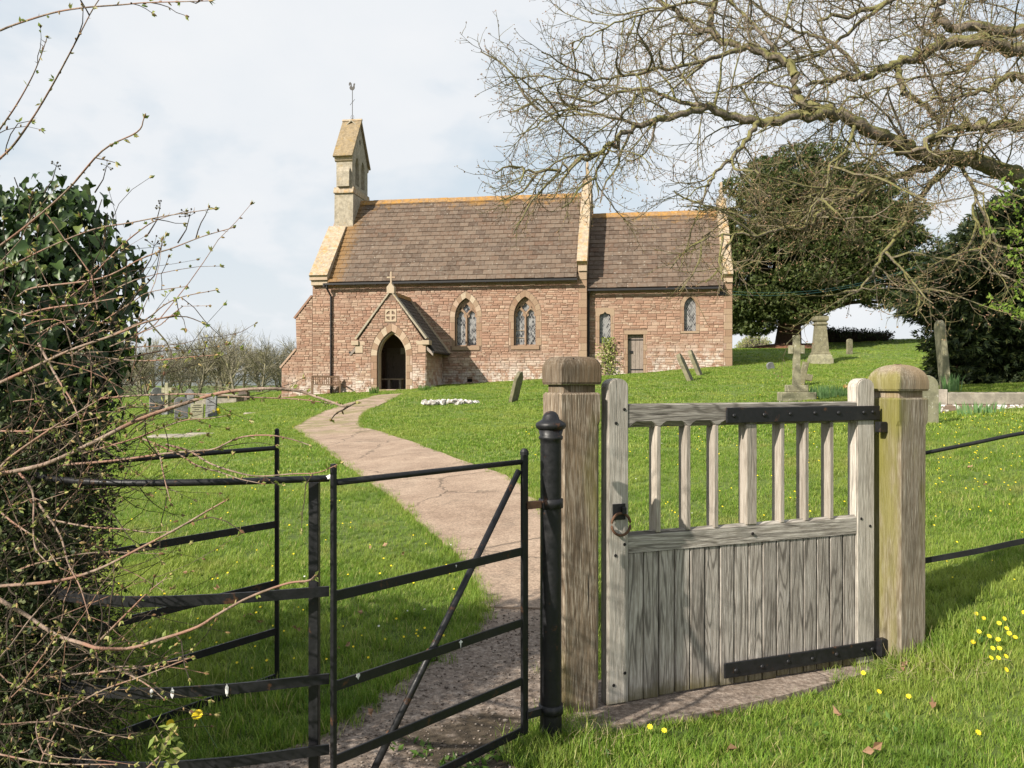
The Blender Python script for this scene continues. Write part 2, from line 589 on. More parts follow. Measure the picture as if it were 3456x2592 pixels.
def mat_glass(lattice=9.0):
    t = material('leaded_window_glass')
    o = t.sep(t.obj())
    a = t.m('FLOOR', t.m('MULTIPLY', t.m('ADD', o[0], t.m('MULTIPLY', o[2], 0.62)), lattice))
    b = t.m('FLOOR', t.m('MULTIPLY', t.m('SUBTRACT', o[0], t.m('MULTIPLY', o[2], 0.62)), lattice))
    cell = t.node('ShaderNodeTexWhiteNoise', {'Vector': t.comb(a, b, 0.0)}, noise_dimensions='3D').outputs['Value']
    big = t.noise(t.mapv(t.obj(), loc=(3, 1, 4)), 1.9, 2)
    f = t.m('ADD', t.m('MULTIPLY', cell, 0.55), t.m('MULTIPLY', big, 0.75))
    c = t.ramp(f, [(0.40, (0.018, 0.018, 0.020)), (0.56, (0.07, 0.07, 0.075)), (0.60, (0.17, 0.168, 0.165)), (0.9, (0.26, 0.255, 0.25))])  # pale and dark reflections put into the glass colour, pane by pane
    m = setp(t, c, 0.22, t.bump(cell, 0.25, 0.01))
    t.p.inputs['Specular IOR Level'].default_value = 0.6
    return m


M_GLASS = mat_glass()


def mat_wood(name, base, dark, light, axis='Z', figure=0.5, algae=0.0, algae_low=None, warm=None, cracks=0.5, green=(0.17, 0.16, 0.03), fscale=1.0, side=False):
    """weathered oak: contour lines of a stretched noise give the figure, fine streaks the silvered grain"""
    t = material(name)
    O = t.obj()
    off = t.vm('SCALE', (13.7, 7.3, 5.1), scale=t.node('ShaderNodeObjectInfo').outputs['Random'])
    V = t.vm('ADD', O, off)
    st = {'Z': (1, 1, 0.055), 'X': (0.055, 1, 1)}[axis]
    st2 = {'Z': (1, 1, 0.085), 'X': (0.085, 1, 1)}[axis]
    fine = t.noise(t.mapv(V, st), 210, 4, 0.6)
    mid = t.noise(t.mapv(V, st), 55, 6, 0.65)
    fld = t.noise(t.mapv(V, st2), 7.0 * fscale, 2, 0.4, 0.3)
    ring = t.m('PINGPONG', t.m('MULTIPLY', t.m('ADD', fld, t.m('MULTIPLY', mid, 0.05)), 34.0), 1.0)
    c = t.mix(t.step(mid, 0.3, 0.72), dark, base)
    c = t.mix(t.m('MULTIPLY', t.step(fine, 0.42, 0.70), 0.75), c, light)
    c = t.mix(t.m('MULTIPLY', t.step(ring, 0.42, 0.06), figure), c, tuple(x * 0.42 for x in dark))
    blot = t.step(t.noise(t.mapv(V, {'Z': (1, 1, 0.4), 'X': (0.4, 1, 1)}[axis]), 6.5, 5, 0.6), 0.53, 0.74)
    c = t.mix(t.m('MULTIPLY', blot, 0.45), c, tuple(x * 0.38 for x in dark))
    if warm:
        wv = t.step(t.noise(t.mapv(V, (1, 1, 0.25)), 3.2, 3, 0.5), 0.45, 0.70)
        c = t.mix(t.m('MULTIPLY', wv, 0.7), c, t.mix(mid, tuple(x * 0.6 for x in warm), warm))
    ck = t.m('MULTIPLY', t.step(t.noise(t.mapv(V, {'Z': (1, 1, 0.035), 'X': (0.035, 1, 1)}[axis]), 34, 3, 0.5), 0.665, 0.705), cracks)
    tone = t.m('MULTIPLY_ADD', t.node('ShaderNodeObjectInfo').outputs['Random'], 0.48, 0.70)
    c = t.mix(1.0, c, t.comb(tone, tone, tone), 'MULTIPLY')
    c = t.mix(ck, c, (0.012, 0.009, 0.007))
    if algae:
        al = t.step(t.noise(t.mapv(V, (1, 1, 0.3)), 2.7, 4, 0.6), 0.66 - 0.35 * algae, 0.86 - 0.35 * algae)
        c = t.mix(t.m('MULTIPLY', al, 0.75), c, t.mix(mid, tuple(x * 0.45 for x in green), green))
    if side:        # green growth on the face turned to the gate
        sx = t.m('ADD', t.sep(O)[0], t.m('MULTIPLY', t.m('SUBTRACT', t.noise(t.mapv(V, (1, 1, 0.3)), 9, 4), 0.5), 0.07))
        c = t.mix(t.m('MULTIPLY', t.step(sx, 0.024, -0.006), 0.68), c, t.mix(mid, tuple(x * 0.5 for x in green), tuple(x * 1.25 for x in green)))
    if algae_low is not None:
        lo = t.m('ADD', t.sep(t.pos())[2], t.m('MULTIPLY', t.m('SUBTRACT', t.noise(V, 11, 4), 0.5), 0.14))
        c = t.mix(t.m('MULTIPLY', t.step(lo, algae_low, algae_low - 0.10), 0.8), c, t.mix(mid, (0.05, 0.042, 0.014), (0.15, 0.125, 0.045)))
    h = t.m('SUBTRACT', t.m('ADD', t.m('MULTIPLY', fine, 0.5), mid), t.m('MULTIPLY', ck, 1.5))
    return setp(t, c, 0.85, t.bump(h, 0.75, 0.006))


M_OAK_PLANK = mat_wood('silver_oak_plank', (0.402, 0.361, 0.317), (0.204, 0.176, 0.149), (0.572, 0.528, 0.479), figure=0.72, algae_low=0.11, cracks=0.6)
M_OAK_STILE = mat_wood('silver_oak_stile', (0.364, 0.332, 0.290), (0.233, 0.206, 0.173), (0.494, 0.460, 0.410), figure=0.25, algae_low=0.06, cracks=0.25)
M_OAK_SLAT = mat_wood('silver_oak_slat', (0.346, 0.301, 0.256), (0.230, 0.195, 0.156), (0.435, 0.397, 0.346), figure=0.25, algae=0.15, cracks=0.3)
M_OAK_RAIL = mat_wood('silver_oak_rail', (0.34, 0.31, 0.272), (0.150, 0.130, 0.108), (0.48, 0.445, 0.40), axis='X', figure=0.6, cracks=0.7)
M_OAK_POST = mat_wood('oak_post', (0.179, 0.133, 0.090), (0.080, 0.055, 0.034), (0.376, 0.326, 0.260), figure=0.4, algae=0.22, warm=(0.188, 0.124, 0.067), cracks=1.0, algae_low=0.02)
M_OAK_POST2 = mat_wood('oak_post_green', (0.247, 0.201, 0.147), (0.132, 0.101, 0.069), (0.414, 0.374, 0.310), figure=0.3, side=True, algae=0.30, warm=(0.276, 0.190, 0.103), cracks=0.9, green=(0.172, 0.161, 0.029))
M_DOOR = mat_wood('grey_door_board', (0.275, 0.225, 0.194), (0.175, 0.138, 0.110), (0.362, 0.312, 0.275), figure=0.3)


def mat_path():
    t = material('pink_concrete')
    P = t.pos()
    S = t.sep(P)
    n = t.noise(P, 1.7, 8, 0.70)
    n2 = t.noise(P, 48, 5, 0.75)
    n3 = t.noise(P, 170, 2, 0.7)
    c = t.ramp(n, [(0.28, (0.200, 0.142, 0.102)), (0.42, (0.272, 0.200, 0.148)), (0.6, (0.345, 0.263, 0.198)), (0.75, (0.395, 0.312, 0.242))])
    c = t.mix(0.5, c, t.mix(t.step(n2, 0.3, 0.7), (0.26, 0.24, 0.22), (0.70, 0.68, 0.66)), 'OVERLAY')
    gr = t.step(n3, 0.57, 0.72)
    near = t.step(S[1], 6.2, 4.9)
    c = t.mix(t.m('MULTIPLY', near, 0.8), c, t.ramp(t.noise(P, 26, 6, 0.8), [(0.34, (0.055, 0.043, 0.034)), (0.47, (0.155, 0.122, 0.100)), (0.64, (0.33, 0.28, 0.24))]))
    c = t.mix(t.m('MULTIPLY', gr, t.m('ADD', 0.2, t.m('MULTIPLY', near, 0.3))), c, (0.33, 0.29, 0.26))
    stain = t.m('MULTIPLY', t.step(t.noise(t.mapv(P, loc=(4, 8, 0)), 1.1, 7, 0.7), 0.53, 0.66), 0.45)
    c = t.mix(stain, c, (0.135, 0.105, 0.078))
    grit = t.node('ShaderNodeTexVoronoi', {'Vector': P, 'Scale': 70.0}).outputs['Color']
    gv_ = t.sep(grit)[0]
    c = t.mix(0.22, c, t.comb(gv_, gv_, gv_), 'OVERLAY')
    # dark moss where the path has broken up by the iron gate
    d = t.vm('LENGTH', t.vm('SUBTRACT', t.mapv(P, (1, 1, 0)), (-0.16, 3.60, 0)))
    moss = t.m('MULTIPLY', t.step(t.m('ADD', d, t.m('MULTIPLY', t.m('SUBTRACT', t.noise(P, 5, 5, 0.65), 0.5), 0.9)), 0.46, 0.24), 0.9)
    c = t.mix(moss, c, t.mix(n2, (0.022, 0.018, 0.011), (0.07, 0.05, 0.028)))
    far = t.step(S[1], 17.5, 20.0)
    moss2 = t.m('MULTIPLY', far, t.step(t.noise(P, 1.5, 4, 0.6), 0.47, 0.58))
    c = t.mix(t.m('MULTIPLY', moss2, 0.65), c, (0.17, 0.16, 0.055))
    vo = t.node('ShaderNodeTexVoronoi', {'Vector': t.vm('ADD', P, t.vm('SCALE', (0.5, 0.5, 0), scale=t.noise(P, 3, 4))), 'Scale': 0.42}, feature='DISTANCE_TO_EDGE').outputs['Distance']
    ck = t.m('MULTIPLY', t.step(vo, 0.009, 0.003), t.step(t.noise(P, 0.35, 2), 0.40, 0.50))
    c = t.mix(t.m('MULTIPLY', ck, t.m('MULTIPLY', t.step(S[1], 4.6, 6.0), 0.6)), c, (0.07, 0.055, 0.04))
    return setp(t, c, 0.92, t.bump(t.m('SUBTRACT', t.m('ADD', n2, n3), t.m('MULTIPLY', ck, 2.0)), 0.5, 0.008))


M_PATH = mat_path()


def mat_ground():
    t = material('turf_ground')
    P = t.pos()
    n = t.noise(P, 0.7, 6, 0.65)
    n2 = t.noise(P, 16, 5, 0.7)
    c = t.ramp(n2, [(0.3, (0.045, 0.068, 0.013)), (0.5, (0.095, 0.145, 0.023)), (0.72, (0.17, 0.225, 0.045))])
    c = t.mix(t.m('MULTIPLY', t.step(n, 0.45, 0.7), 0.45), c, (0.105, 0.125, 0.032))
    S = t.sep(P)
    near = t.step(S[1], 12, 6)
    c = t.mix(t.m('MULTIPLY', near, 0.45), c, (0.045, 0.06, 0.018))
    return setp(t, c, 1.0, t.bump(n2, 0.6, 0.03))


M_GROUND = mat_ground()


def mat_leaf(name, stops, trans=0.35, rough=0.55, scale=1.0, patch=None, spec=0.25, patch2=None):
    t = material(name)
    r = t.rand()
    c = t.ramp(r, stops)
    P = t.pos()
    n = t.noise(P, 0.55 * scale, 4, 0.6)
    if patch:
        c = t.mix(t.m('MULTIPLY', t.step(n, 0.42, 0.68), 0.7), c, patch)
    if patch2:
        n2 = t.noise(t.mapv(P, loc=(9, 4, 0)), 1.9, 5, 0.65)
        c = t.mix(t.m('MULTIPLY', t.step(n2, 0.50, 0.66), 0.65), c, patch2)
        n3 = t.noise(t.mapv(P, loc=(2, 7, 0)), 0.9, 5, 0.7)
        c = t.mix(t.m('MULTIPLY', t.step(n3, 0.56, 0.70), 0.6), c, (0.36, 0.32, 0.12))
    setp(t, c, rough)
    t.p.inputs['Specular IOR Level'].default_value = spec
    if trans:
        tr = t.node('ShaderNodeBsdfTranslucent', {'Color': t.mix(0.25, c, t.mix(1.0, c, (1.5, 1.6, 0.6), 'MULTIPLY'))})
        mx = t.node('ShaderNodeMixShader', {0: trans, 1: t.p.outputs[0], 2: tr.outputs[0]})
        t.l.new(mx.outputs[0], t.out.inputs[0])
    return t.mat


M_GRASS = mat_leaf('grass_blade', [(0, (0.085, 0.165, 0.018)), (0.35, (0.150, 0.262, 0.028)), (0.7, (0.235, 0.345, 0.048)), (0.90, (0.33, 0.385, 0.085)), (1, (0.54, 0.44, 0.23))],
                   0.4, 0.5, 1.0, (0.31, 0.365, 0.075), patch2=(0.085, 0.165, 0.018))
M_DRYGRASS = mat_leaf('dry_grass_stalk', [(0, (0.34, 0.28, 0.15)), (1, (0.46, 0.40, 0.24))], 0.3)
M_IVY = mat_leaf('ivy_leaf', [(0, (0.014, 0.031, 0.007)), (0.5, (0.028, 0.058, 0.011)), (0.85, (0.055, 0.096, 0.018)), (1, (0.115, 0.144, 0.033))], 0.12, 0.42, spec=0.32)
M_YEW = mat_leaf('yew_needle_spray', [(0, (0.017, 0.030, 0.008)), (0.5, (0.042, 0.064, 0.015)), (0.8, (0.075, 0.098, 0.023)), (1, (0.112, 0.120, 0.034))], 0.15, 0.6, 0.6, (0.062, 0.078, 0.019))
M_CONIFER = mat_leaf('dark_conifer_spray', [(0, (0.008, 0.016, 0.006)), (0.5, (0.020, 0.034, 0.010)), (0.85, (0.044, 0.062, 0.017)), (1, (0.085, 0.092, 0.028))], 0.12, 0.6)
M_SPRING = mat_leaf('fresh_spring_leaf', [(0, (0.13, 0.22, 0.03)), (1, (0.25, 0.32, 0.06))], 0.5, 0.5)
M_BUDLEAF = mat_leaf('opening_bud_leaf', [(0, (0.13, 0.20, 0.035)), (0.6, (0.27, 0.31, 0.08)), (1, (0.42, 0.36, 0.17))], 0.4, 0.5)
M_BUD = mat_leaf('hawthorn_bud', [(0, (0.12, 0.06, 0.035)), (0.6, (0.30, 0.20, 0.09)), (1, (0.38, 0.33, 0.14))], 0.1, 0.5)
M_OAKBUD = mat_leaf('oak_bud', [(0, (0.20, 0.11, 0.07)), (0.6, (0.32, 0.20, 0.13)), (1, (0.36, 0.28, 0.15))], 0.1, 0.6)
M_DAFF = mat_leaf('daffodil_leaf', [(0, (0.12, 0.24, 0.08)), (1, (0.22, 0.34, 0.15))], 0.3, 0.5)
M_YELLOW = mat_leaf('yellow_petal', [(0, (0.75, 0.55, 0.02)), (1, (0.85, 0.72, 0.04))], 0.2, 0.5)
M_CREAM = mat_leaf('white_petal', [(0, (0.60, 0.59, 0.50)), (1, (0.68, 0.68, 0.64))], 0.2, 0.5)
M_ORANGE = mat_leaf('orange_petal', [(0, (0.75, 0.30, 0.06)), (1, (0.80, 0.55, 0.30))], 0.2, 0.5)
M_DEAD = mat_leaf('dead_leaf', [(0, (0.20, 0.11, 0.06)), (1, (0.38, 0.24, 0.15))], 0.15, 0.7)
M_HEDGELEAF = mat_leaf('shaded_hedge_leaf', [(0, (0.016, 0.030, 0.010)), (.6, (0.040, 0.058, 0.018)), (.9, (0.10, 0.12, 0.04)), (1, (0.20, 0.21, 0.08))], 0.15, 0.6)  # leaf colour kept dark to stand for shade deep in the hedge
M_WEED = mat_leaf('broad_weed_leaf', [(0, (0.05, 0.11, 0.02)), (1, (0.11, 0.18, 0.035))], 0.25, 0.5)
M_HILL = mat_plain('hazed_wooded_hill', (0.13, 0.15, 0.15), 1.0, 0.02, 0.15)  # the grey-blue of hazy distance is put into this colour


def mat_bark(name, a, b, moss=0.0, mosscol=(0.115, 0.115, 0.032), red=None):
    t = material(name)
    P = t.pos()
    n = t.noise(t.mapv(P, (1, 1, 0.6)), 24, 5, 0.7)
    c = t.mix(t.step(n, 0.3, 0.7), a, b)
    if red:
        c = t.mix(t.m('MULTIPLY', t.step(t.noise(P, 5, 3), 0.42, 0.6), 0.8), c, red)
    if moss:
        N = t.sep(t.node('ShaderNodeNewGeometry').outputs['Normal'])[2]
        mv = t.m('ADD', t.m('MULTIPLY', N, 0.30), t.noise(P, 1.6, 5, 0.6))
        c = t.mix(t.m('MULTIPLY', t.step(mv, 0.78 - 0.45 * moss, 0.98 - 0.45 * moss), 0.85), c, t.mix(n, tuple(x * 0.6 for x in mosscol), tuple(x * 1.35 for x in mosscol)))
    return setp(t, c, 0.9, t.bump(n, 0.7, 0.02))


M_BARK = mat_bark('oak_bark', (0.073, 0.061, 0.049), (0.226, 0.183, 0.141), 0.80, (0.152, 0.146, 0.045))
M_TWIG = mat_bark('oak_twig_bark', (0.075, 0.060, 0.043), (0.175, 0.138, 0.098), 0.45, (0.12, 0.115, 0.032), red=(0.135, 0.115, 0.045))
M_YEWBARK = mat_bark('yew_bark', (0.035, 0.020, 0.014), (0.10, 0.055, 0.035))
M_HAW = mat_bark('hawthorn_bark', (0.12, 0.085, 0.062), (0.30, 0.225, 0.175), 0.0, red=(0.25, 0.13, 0.09))
M_HAWIN = mat_bark('shaded_twig_bark', (0.022, 0.017, 0.012), (0.064, 0.046, 0.032), 0.2)  # darker copy of the hawthorn bark; the hedge's inner shade is in its colour
M_ORCH = mat_bark('orchard_bark', (0.13, 0.115, 0.085), (0.24, 0.215, 0.155), 0.6, (0.22, 0.21, 0.10))


# ================================================================== THE SETTING: ground, path, far hill
def axis_steps(neg, pos_, fine0, fine1, step):
    a = np.arange(fine0, fine1 + 1e-6, step)
    lo = fine0 - np.geomspace(step * 1.5, fine0 - neg, 26)[::-1]
    hi = fine1 + np.geomspace(step * 1.5, pos_ - fine1, 26)
    return np.concatenate([lo, a, hi])


gx = axis_steps(-2500, 2500, -14, 24, 0.25)
gy = axis_steps(-40, 3500, -1, 62, 0.25)
GX, GY = np.meshgrid(gx, gy)
GZ = ground(GX, GY)
nx, ny = len(gx), len(gy)
ii = np.arange(nx * ny).reshape(ny, nx)
b = MB().add(np.stack([GX, GY, GZ], -1), np.stack([ii[:-1, :-1], ii[:-1, 1:], ii[1:, 1:], ii[1:, :-1]], -1).reshape(-1, 4))
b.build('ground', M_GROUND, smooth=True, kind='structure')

# far wooded hill behind the orchard
hx = np.linspace(-900, 120, 90)
hv = []
for k, (yy, f) in enumerate(((640, 0), (760, .55), (900, 1), (1200, .9))):
    hv.append(np.c_[hx, np.full(90, float(yy)), 0.2 + f * (13 + 5 * np.sin(hx / 110) + 2.5 * np.sin(hx / 37 + 1))])
hv = np.array(hv)
ii = np.arange(360).reshape(4, 90)
MB().add(hv, np.stack([ii[:-1, :-1], ii[:-1, 1:], ii[1:, 1:], ii[1:, :-1]], -1).reshape(-1, 4)).build('hills', M_HILL, smooth=True, kind='structure')

# the path: matching points of its left and right edge as seen in the photograph, laid on the ground
PATH_PX = [((870, 2600), (1700, 2640)), ((1000, 2530), (1770, 2560)), ((1150, 2450), (1830, 2500)), ((1320, 2330), (1880, 2420)), ((1480, 2230), (1930, 2300)),
           ((1590, 2140), (1965, 2190)), ((1637, 2062), (1975, 2070)),
           ((1620, 2000), (1965, 2000)), ((1560, 1900), (1930, 1890)), ((1440, 1790), (1870, 1780)), ((1330, 1690), (1800, 1690)), ((1220, 1610), (1730, 1625)),
           ((1110, 1530), (1480, 1530)), ((1040, 1480), (1340, 1480)), ((988, 1446), (1225, 1446)),
           ((1005, 1434), (1218, 1425)), ((1045, 1412), (1222, 1403)), ((1090, 1390), (1250, 1383)), ((1150, 1370), (1300, 1360)), ((1215, 1350), (1335, 1342)), ((1275, 1334), (1366, 1328))]
pl = np.array([gpt(*a) for a, _ in PATH_PX])
pr = np.array([gpt(*c) for _, c in PATH_PX])
pl[0], pr[0] = (-2.0, 2.6, 0), (-0.15, 2.6, 0)
path_poly = np.concatenate([pl[:, :2], pr[::-1, :2]])
path_root = empty('path', (0, 0, 0))
path_root['kind'] = 'structure'


def path_slab(i0, i1, lift):
    A, B = catmull(pl[i0:i1 + 1], 8), catmull(pr[i0:i1 + 1], 8)
    n, m = len(A), 15
    t = np.linspace(0, 1, m)[None, :, None]
    G = A[:, None, :] * (1 - t) + B[:, None, :] * t
    jit = 0.03 * np.sin(np.arange(n) * 1.9) + 0.025 * np.sin(np.arange(n) * 4.3 + 1)
    G[:, 0, 0] += jit
    G[:, -1, 0] -= jit[::-1]
    z = ground(G[..., 0], G[..., 1]) + lift
    G[..., 2] = z
    ii = np.arange(n * m).reshape(n, m)
    mb = MB().add(G, np.stack([ii[:-1, :-1], ii[:-1, 1:], ii[1:, 1:], ii[1:, :-1]], -1).reshape(-1, 4))
    # slab edges going down into the soil
    rim = np.concatenate([ii[0, :], ii[1:, -1], ii[-1, -2::-1], ii[-2:0:-1, 0]])
    F = G.reshape(-1, 3)
    k = len(rim)
    v = np.concatenate([F[rim], F[rim] - [0, 0, 0.08]])
    mb.add(v, [(j, j + k, (j + 1) % k + k, (j + 1) % k) for j in range(k)])
    return mb.build('path_slab', M_PATH, path_root)


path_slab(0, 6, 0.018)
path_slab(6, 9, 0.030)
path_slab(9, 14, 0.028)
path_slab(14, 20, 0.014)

# concrete threshold under the wooden gate
GA = R(21.8)
gd, gn = np.array([math.cos(GA), math.sin(GA)]), np.array([math.sin(GA), -math.cos(GA)])
G0 = np.array([0.475, 4.08])
tp = []
for s0, dd in ((-0.32, 0.20), (0.4, 0.24), (0.9, 0.20), (1.4, 0.13), (1.75, 0.08), (1.75, -0.35), (-0.32, -0.35)):
    tp.append(G0 + gd * s0 + gn * dd)
mb = MB()
mb.add([(p[0], p[1], 0.004) for p in tp] + [(p[0], p[1], -0.25) for p in tp], [(i, i + 7, (i + 1) % 7 + 7, (i + 1) % 7) for i in range(7)], ngons=[list(range(7))])
mb.build('threshold_slab', M_PATH, kind='structure')
thr_poly = np.array(tp)


def in_poly(P, poly):
    x, y = P[:, 0], P[:, 1]
    ins = np.zeros(len(P), bool)
    n = len(poly)
    for i in range(n):
        x1, y1 = poly[i]
        x2, y2 = poly[(i + 1) % n]
        c = ((y1 > y) != (y2 > y)) & (x < (x2 - x1) * (y - y1) / (y2 - y1 + 1e-12) + x1)
        ins ^= c
    return ins


# ================================================================== THE CHURCH
TH = R(9.0)
CT, ST = math.cos(TH), math.sin(TH)
CO = np.array([0.0, 38.0, 0.0])


def U(px, v=0.0):
    t = (px - CXP) / FPX
    return (t * (38 + v * CT) - v * ST) / (CT + t * ST)


def Zc(px, py, v=0.0):
    u = U(px, v)
    return EYE - (py - CYP) / FPX * (38 - u * ST + v * CT)


def c_ground(u, v):
    return float(ground(u * CT + v * ST, 38 - u * ST + v * CT))


church = empty('church', CO, -TH, 'small red sandstone church with bellcote, porch and brown tiled roofs', 'church')


def plate(name, outer, holes, y0, y1, mat, parent, back=True):
    """flat slab in the x-z plane with openings cut through it"""
    bm = bmesh.new()
    es, loops = [], []
    for lp in [outer] + list(holes):
        vs = [bm.verts.new((p[0], y0, p[1])) for p in lp]
        loops.append(vs)
        for i in range(len(vs)):
            es.append(bm.edges.new((vs[i], vs[(i + 1) % len(vs)])))
    bmesh.ops.triangle_fill(bm, edges=es, use_beauty=True, use_dissolve=False, normal=(0, -1, 0))
    if back:
        front = list(bm.faces)
    mp = {}
    for vs in loops:
        n = len(vs)
        bv = [bm.verts.new((v.co.x, y1, v.co.z)) for v in vs]
        for a_, b_ in zip(vs, bv):
            mp[a_] = b_
        for i in range(n):
            bm.faces.new((vs[i], bv[i], bv[(i + 1) % n], vs[(i + 1) % n]))
    if back:
        for f in front:
            bm.faces.new([mp[v] for v in reversed(f.verts)])
    bmesh.ops.recalc_face_normals(bm, faces=bm.faces)
    return MB().bm(bm).build(name, mat, parent)


def arch_side(a, h, n=8):
    """right half of a two-centred arch from (a,0) up to (0,h)"""
    Rr = (a * a + h * h) / (2 * a)
    c = a - Rr
    th1 = math.acos((Rr - a) / Rr) if Rr > a else math.pi / 2
    return [(c + Rr * math.cos(th1 * i / n), Rr * math.sin(th1 * i / n)) for i in range(n + 1)]


def arch_poly(cx, a, zs, zsp, h, n=8):
    r = arch_side(a, h, n)
    return [(cx - a, zs), (cx + a, zs)] + [(cx + x, zsp + z) for x, z in r] + [(cx - x, zsp + z) for x, z in r[-2::-1]]


# ---- main measurements (u along the wall, v into the building, z up)
NU0, NU1 = U(1055), U(1980)                  # nave
PAR0, PAR1 = NU0 + 0.02, NU0 + 0.86          # west parapet
N_EAVE_Z, N_RIDGE_Z, N_HALF = 6.40, 11.0, 3.5
N_SL = (N_RIDGE_Z - N_EAVE_Z) / (N_HALF + 0.28)
CV = 0.40                                    # chancel wall set back
CU0, CU1 = NU1, U(2471, CV)
C_EAVE_Z, C_RIDGE_Z = 5.95, 9.95
C_HALF = 3.1
C_SL = (C_RIDGE_Z - C_EAVE_Z) / (C_HALF + 0.25)
NTOP, CTOP = N_EAVE_Z + 0.22, C_EAVE_Z + 0.22
PV = -3.0                                    # porch front
PU0, PU1 = U(1200, PV), U(1437, PV)
PUC = (PU0 + PU1) / 2 + 0.02
P_APEX, P_KN = 5.72, 3.45

# ---- openings
w1 = dict(cx=(U(1535) + U(1610)) / 2, a=0.52, zs=3.36, zsp=4.72, h=0.88)
w2 = dict(cx=(U(1734) + U(1811)) / 2, a=0.52, zs=3.37, zsp=4.74, h=0.88)
HN1, HN2 = arch_poly(**w1), arch_poly(**w2)
lc = dict(cx=(U(2310, CV) + U(2348, CV)) / 2, a=0.26, zs=Zc(2330, 1117, CV), zsp=Zc(2330, 1035, CV), h=0.44)
HC2 = arch_poly(**lc)
cx1 = (U(2023, CV) + U(2061, CV)) / 2
h0, h1 = Zc(2040, 1158, CV), Zc(2040, 1068, CV)
HC1 = [(cx1 - .25, h0), (cx1 + .25, h0), (cx1 + .25, h1 + .02), (cx1 + .22, h1 + .1), (cx1 + .08, h1 + .13), (cx1, h1 + .22), (cx1 - .08, h1 + .13), (cx1 - .22, h1 + .1), (cx1 - .25, h1 + .02)]
dcx = (U(2119, CV) + U(2171, CV)) / 2
DZ0, DZ1 = Zc(2145, 1263, CV) - 0.05, Zc(2145, 1129, CV)
HCD = [(dcx - .35, DZ0 - .25), (dcx + .35, DZ0 - .25), (dcx + .35, DZ1), (dcx - .35, DZ1)]
vcx, vz = U(1585), Zc(1585, 1284)
HV = [(vcx - .12, vz - .07), (vcx + .12, vz - .07), (vcx + .12, vz + .07), (vcx - .12, vz + .07)]
pa = dict(cx=(U(1270, PV) + U(1374, PV)) / 2, a=0.66, zs=0.8, zsp=Zc(1320, 1200, PV), h=1.06)
HP = arch_poly(**pa)

# ---- wall cores (mortar) with their openings
BASE = -0.6
nave_wall = plate('nave_wall', [(NU0, BASE), (NU1, BASE), (NU1, NTOP), (NU0, NTOP)], [HN1, HN2, HV], 0.0, 0.75, M_MORTAR, church)
chancel_wall = plate('chancel_wall', [(CU0 + .004, BASE), (CU1, BASE), (CU1, CTOP), (CU0 + .004, CTOP)], [HC1, HC2, HCD[2:] + HCD[:2]], CV, CV + 0.7, M_MORTAR, church)
porch_out = [(PU0, BASE), (PU1, BASE), (PU1, P_KN - .1), (PUC, P_APEX - .12), (PU0, P_KN - .1)]
porch_wall = plate('porch_wall', porch_out, [HP], PV, PV + 0.45, M_MORTAR, church)
MB().box(PU0, PU0 + .4, PV + .452, -.003, BASE, 3.1).build('porch_side_wall', M_MORTAR, church)
MB().box(PU1 - .4, PU1, PV + .452, -.003, BASE, 3.1).build('porch_side_wall', M_MORTAR, church)
# hidden rear, gables and floor of the building, so that it stands as a whole from every side
mb = MB()
mb.prism_yz([(0.76, BASE), (7.0, BASE), (7.0, NTOP), (N_HALF, N_RIDGE_Z), (0.76, NTOP + .2)], PAR0, PAR1 - .02)
mb.prism_yz([(0.76, BASE), (7.0, BASE), (7.0, NTOP), (N_HALF, N_RIDGE_Z), (0.76, NTOP + .2)], NU1 - .42, NU1 - .005)
mb.box(PAR1, NU1 - .43, 6.3, 7.0, BASE, NTOP)
mb.build('nave_gable_wall', M_STONE, church)
mb = MB()
mb.prism_yz([(CV + .71, BASE), (6.6, BASE), (6.6, CTOP), (N_HALF, C_RIDGE_Z), (CV + .71, CTOP + .3)], CU1 - .45, CU1 - .005)
mb.box(CU0 + .01, CU1 - .46, 5.9, 6.6, BASE, CTOP)
mb.build('chancel_gable_wall', M_STONE, church)

# west buttress, stepped out in two weatherings, its south face flush with the wall
bx = lambda px: U(px)
bz = lambda px, py: Zc(px, py)
BUT = [(NU0 - .002, BASE), (NU0 - .002, bz(1055, 1000)), (bx(1055), bz(1055, 1002)), (bx(998), bz(998, 1073)), (bx(1001), bz(1001, 1180)), (bx(951), bz(951, 1240)), (bx(949), BASE)]
b_poly = [BUT[i] for i in (1, 3, 4, 5, 6, 0)]
MB().prism_xz(b_poly, 0.0, 0.95).build('west_buttress', M_MORTAR, church)
for (p, q) in ((BUT[1], BUT[3]), (BUT[4], BUT[5])):
    d = np.array([q[0] - p[0], q[1] - p[1]])
    nrm = np.array([d[1], -d[0]]) / np.hypot(*d)
    nrm = nrm if nrm[1] > 0 else -nrm
    e = d / np.hypot(*d) * 0.06
    a0, a1 = np.array(p) - e * 0, np.array(q) + e
    MB().prism_xz([tuple(a0), tuple(a1), tuple(a1 + nrm * .09), tuple(a0 + nrm * .09)], -.05, 1.0).build('weathering', M_STONE, church)

# ---- rubble stones: courses filled from edge to edge between the openings
STONES = []          # (area, u0, u1, z0, z1, y, owner)


def span(poly, z):
    xs = []
    n = len(poly)
    for i in range(n):
        (x1, a), (x2, b_) = poly[i], poly[(i + 1) % n]
        if (a > z) != (b_ > z):
            xs.append(x1 + (z - a) * (x2 - x1) / (b_ - a))
    return (min(xs), max(xs)) if len(xs) >= 2 else None


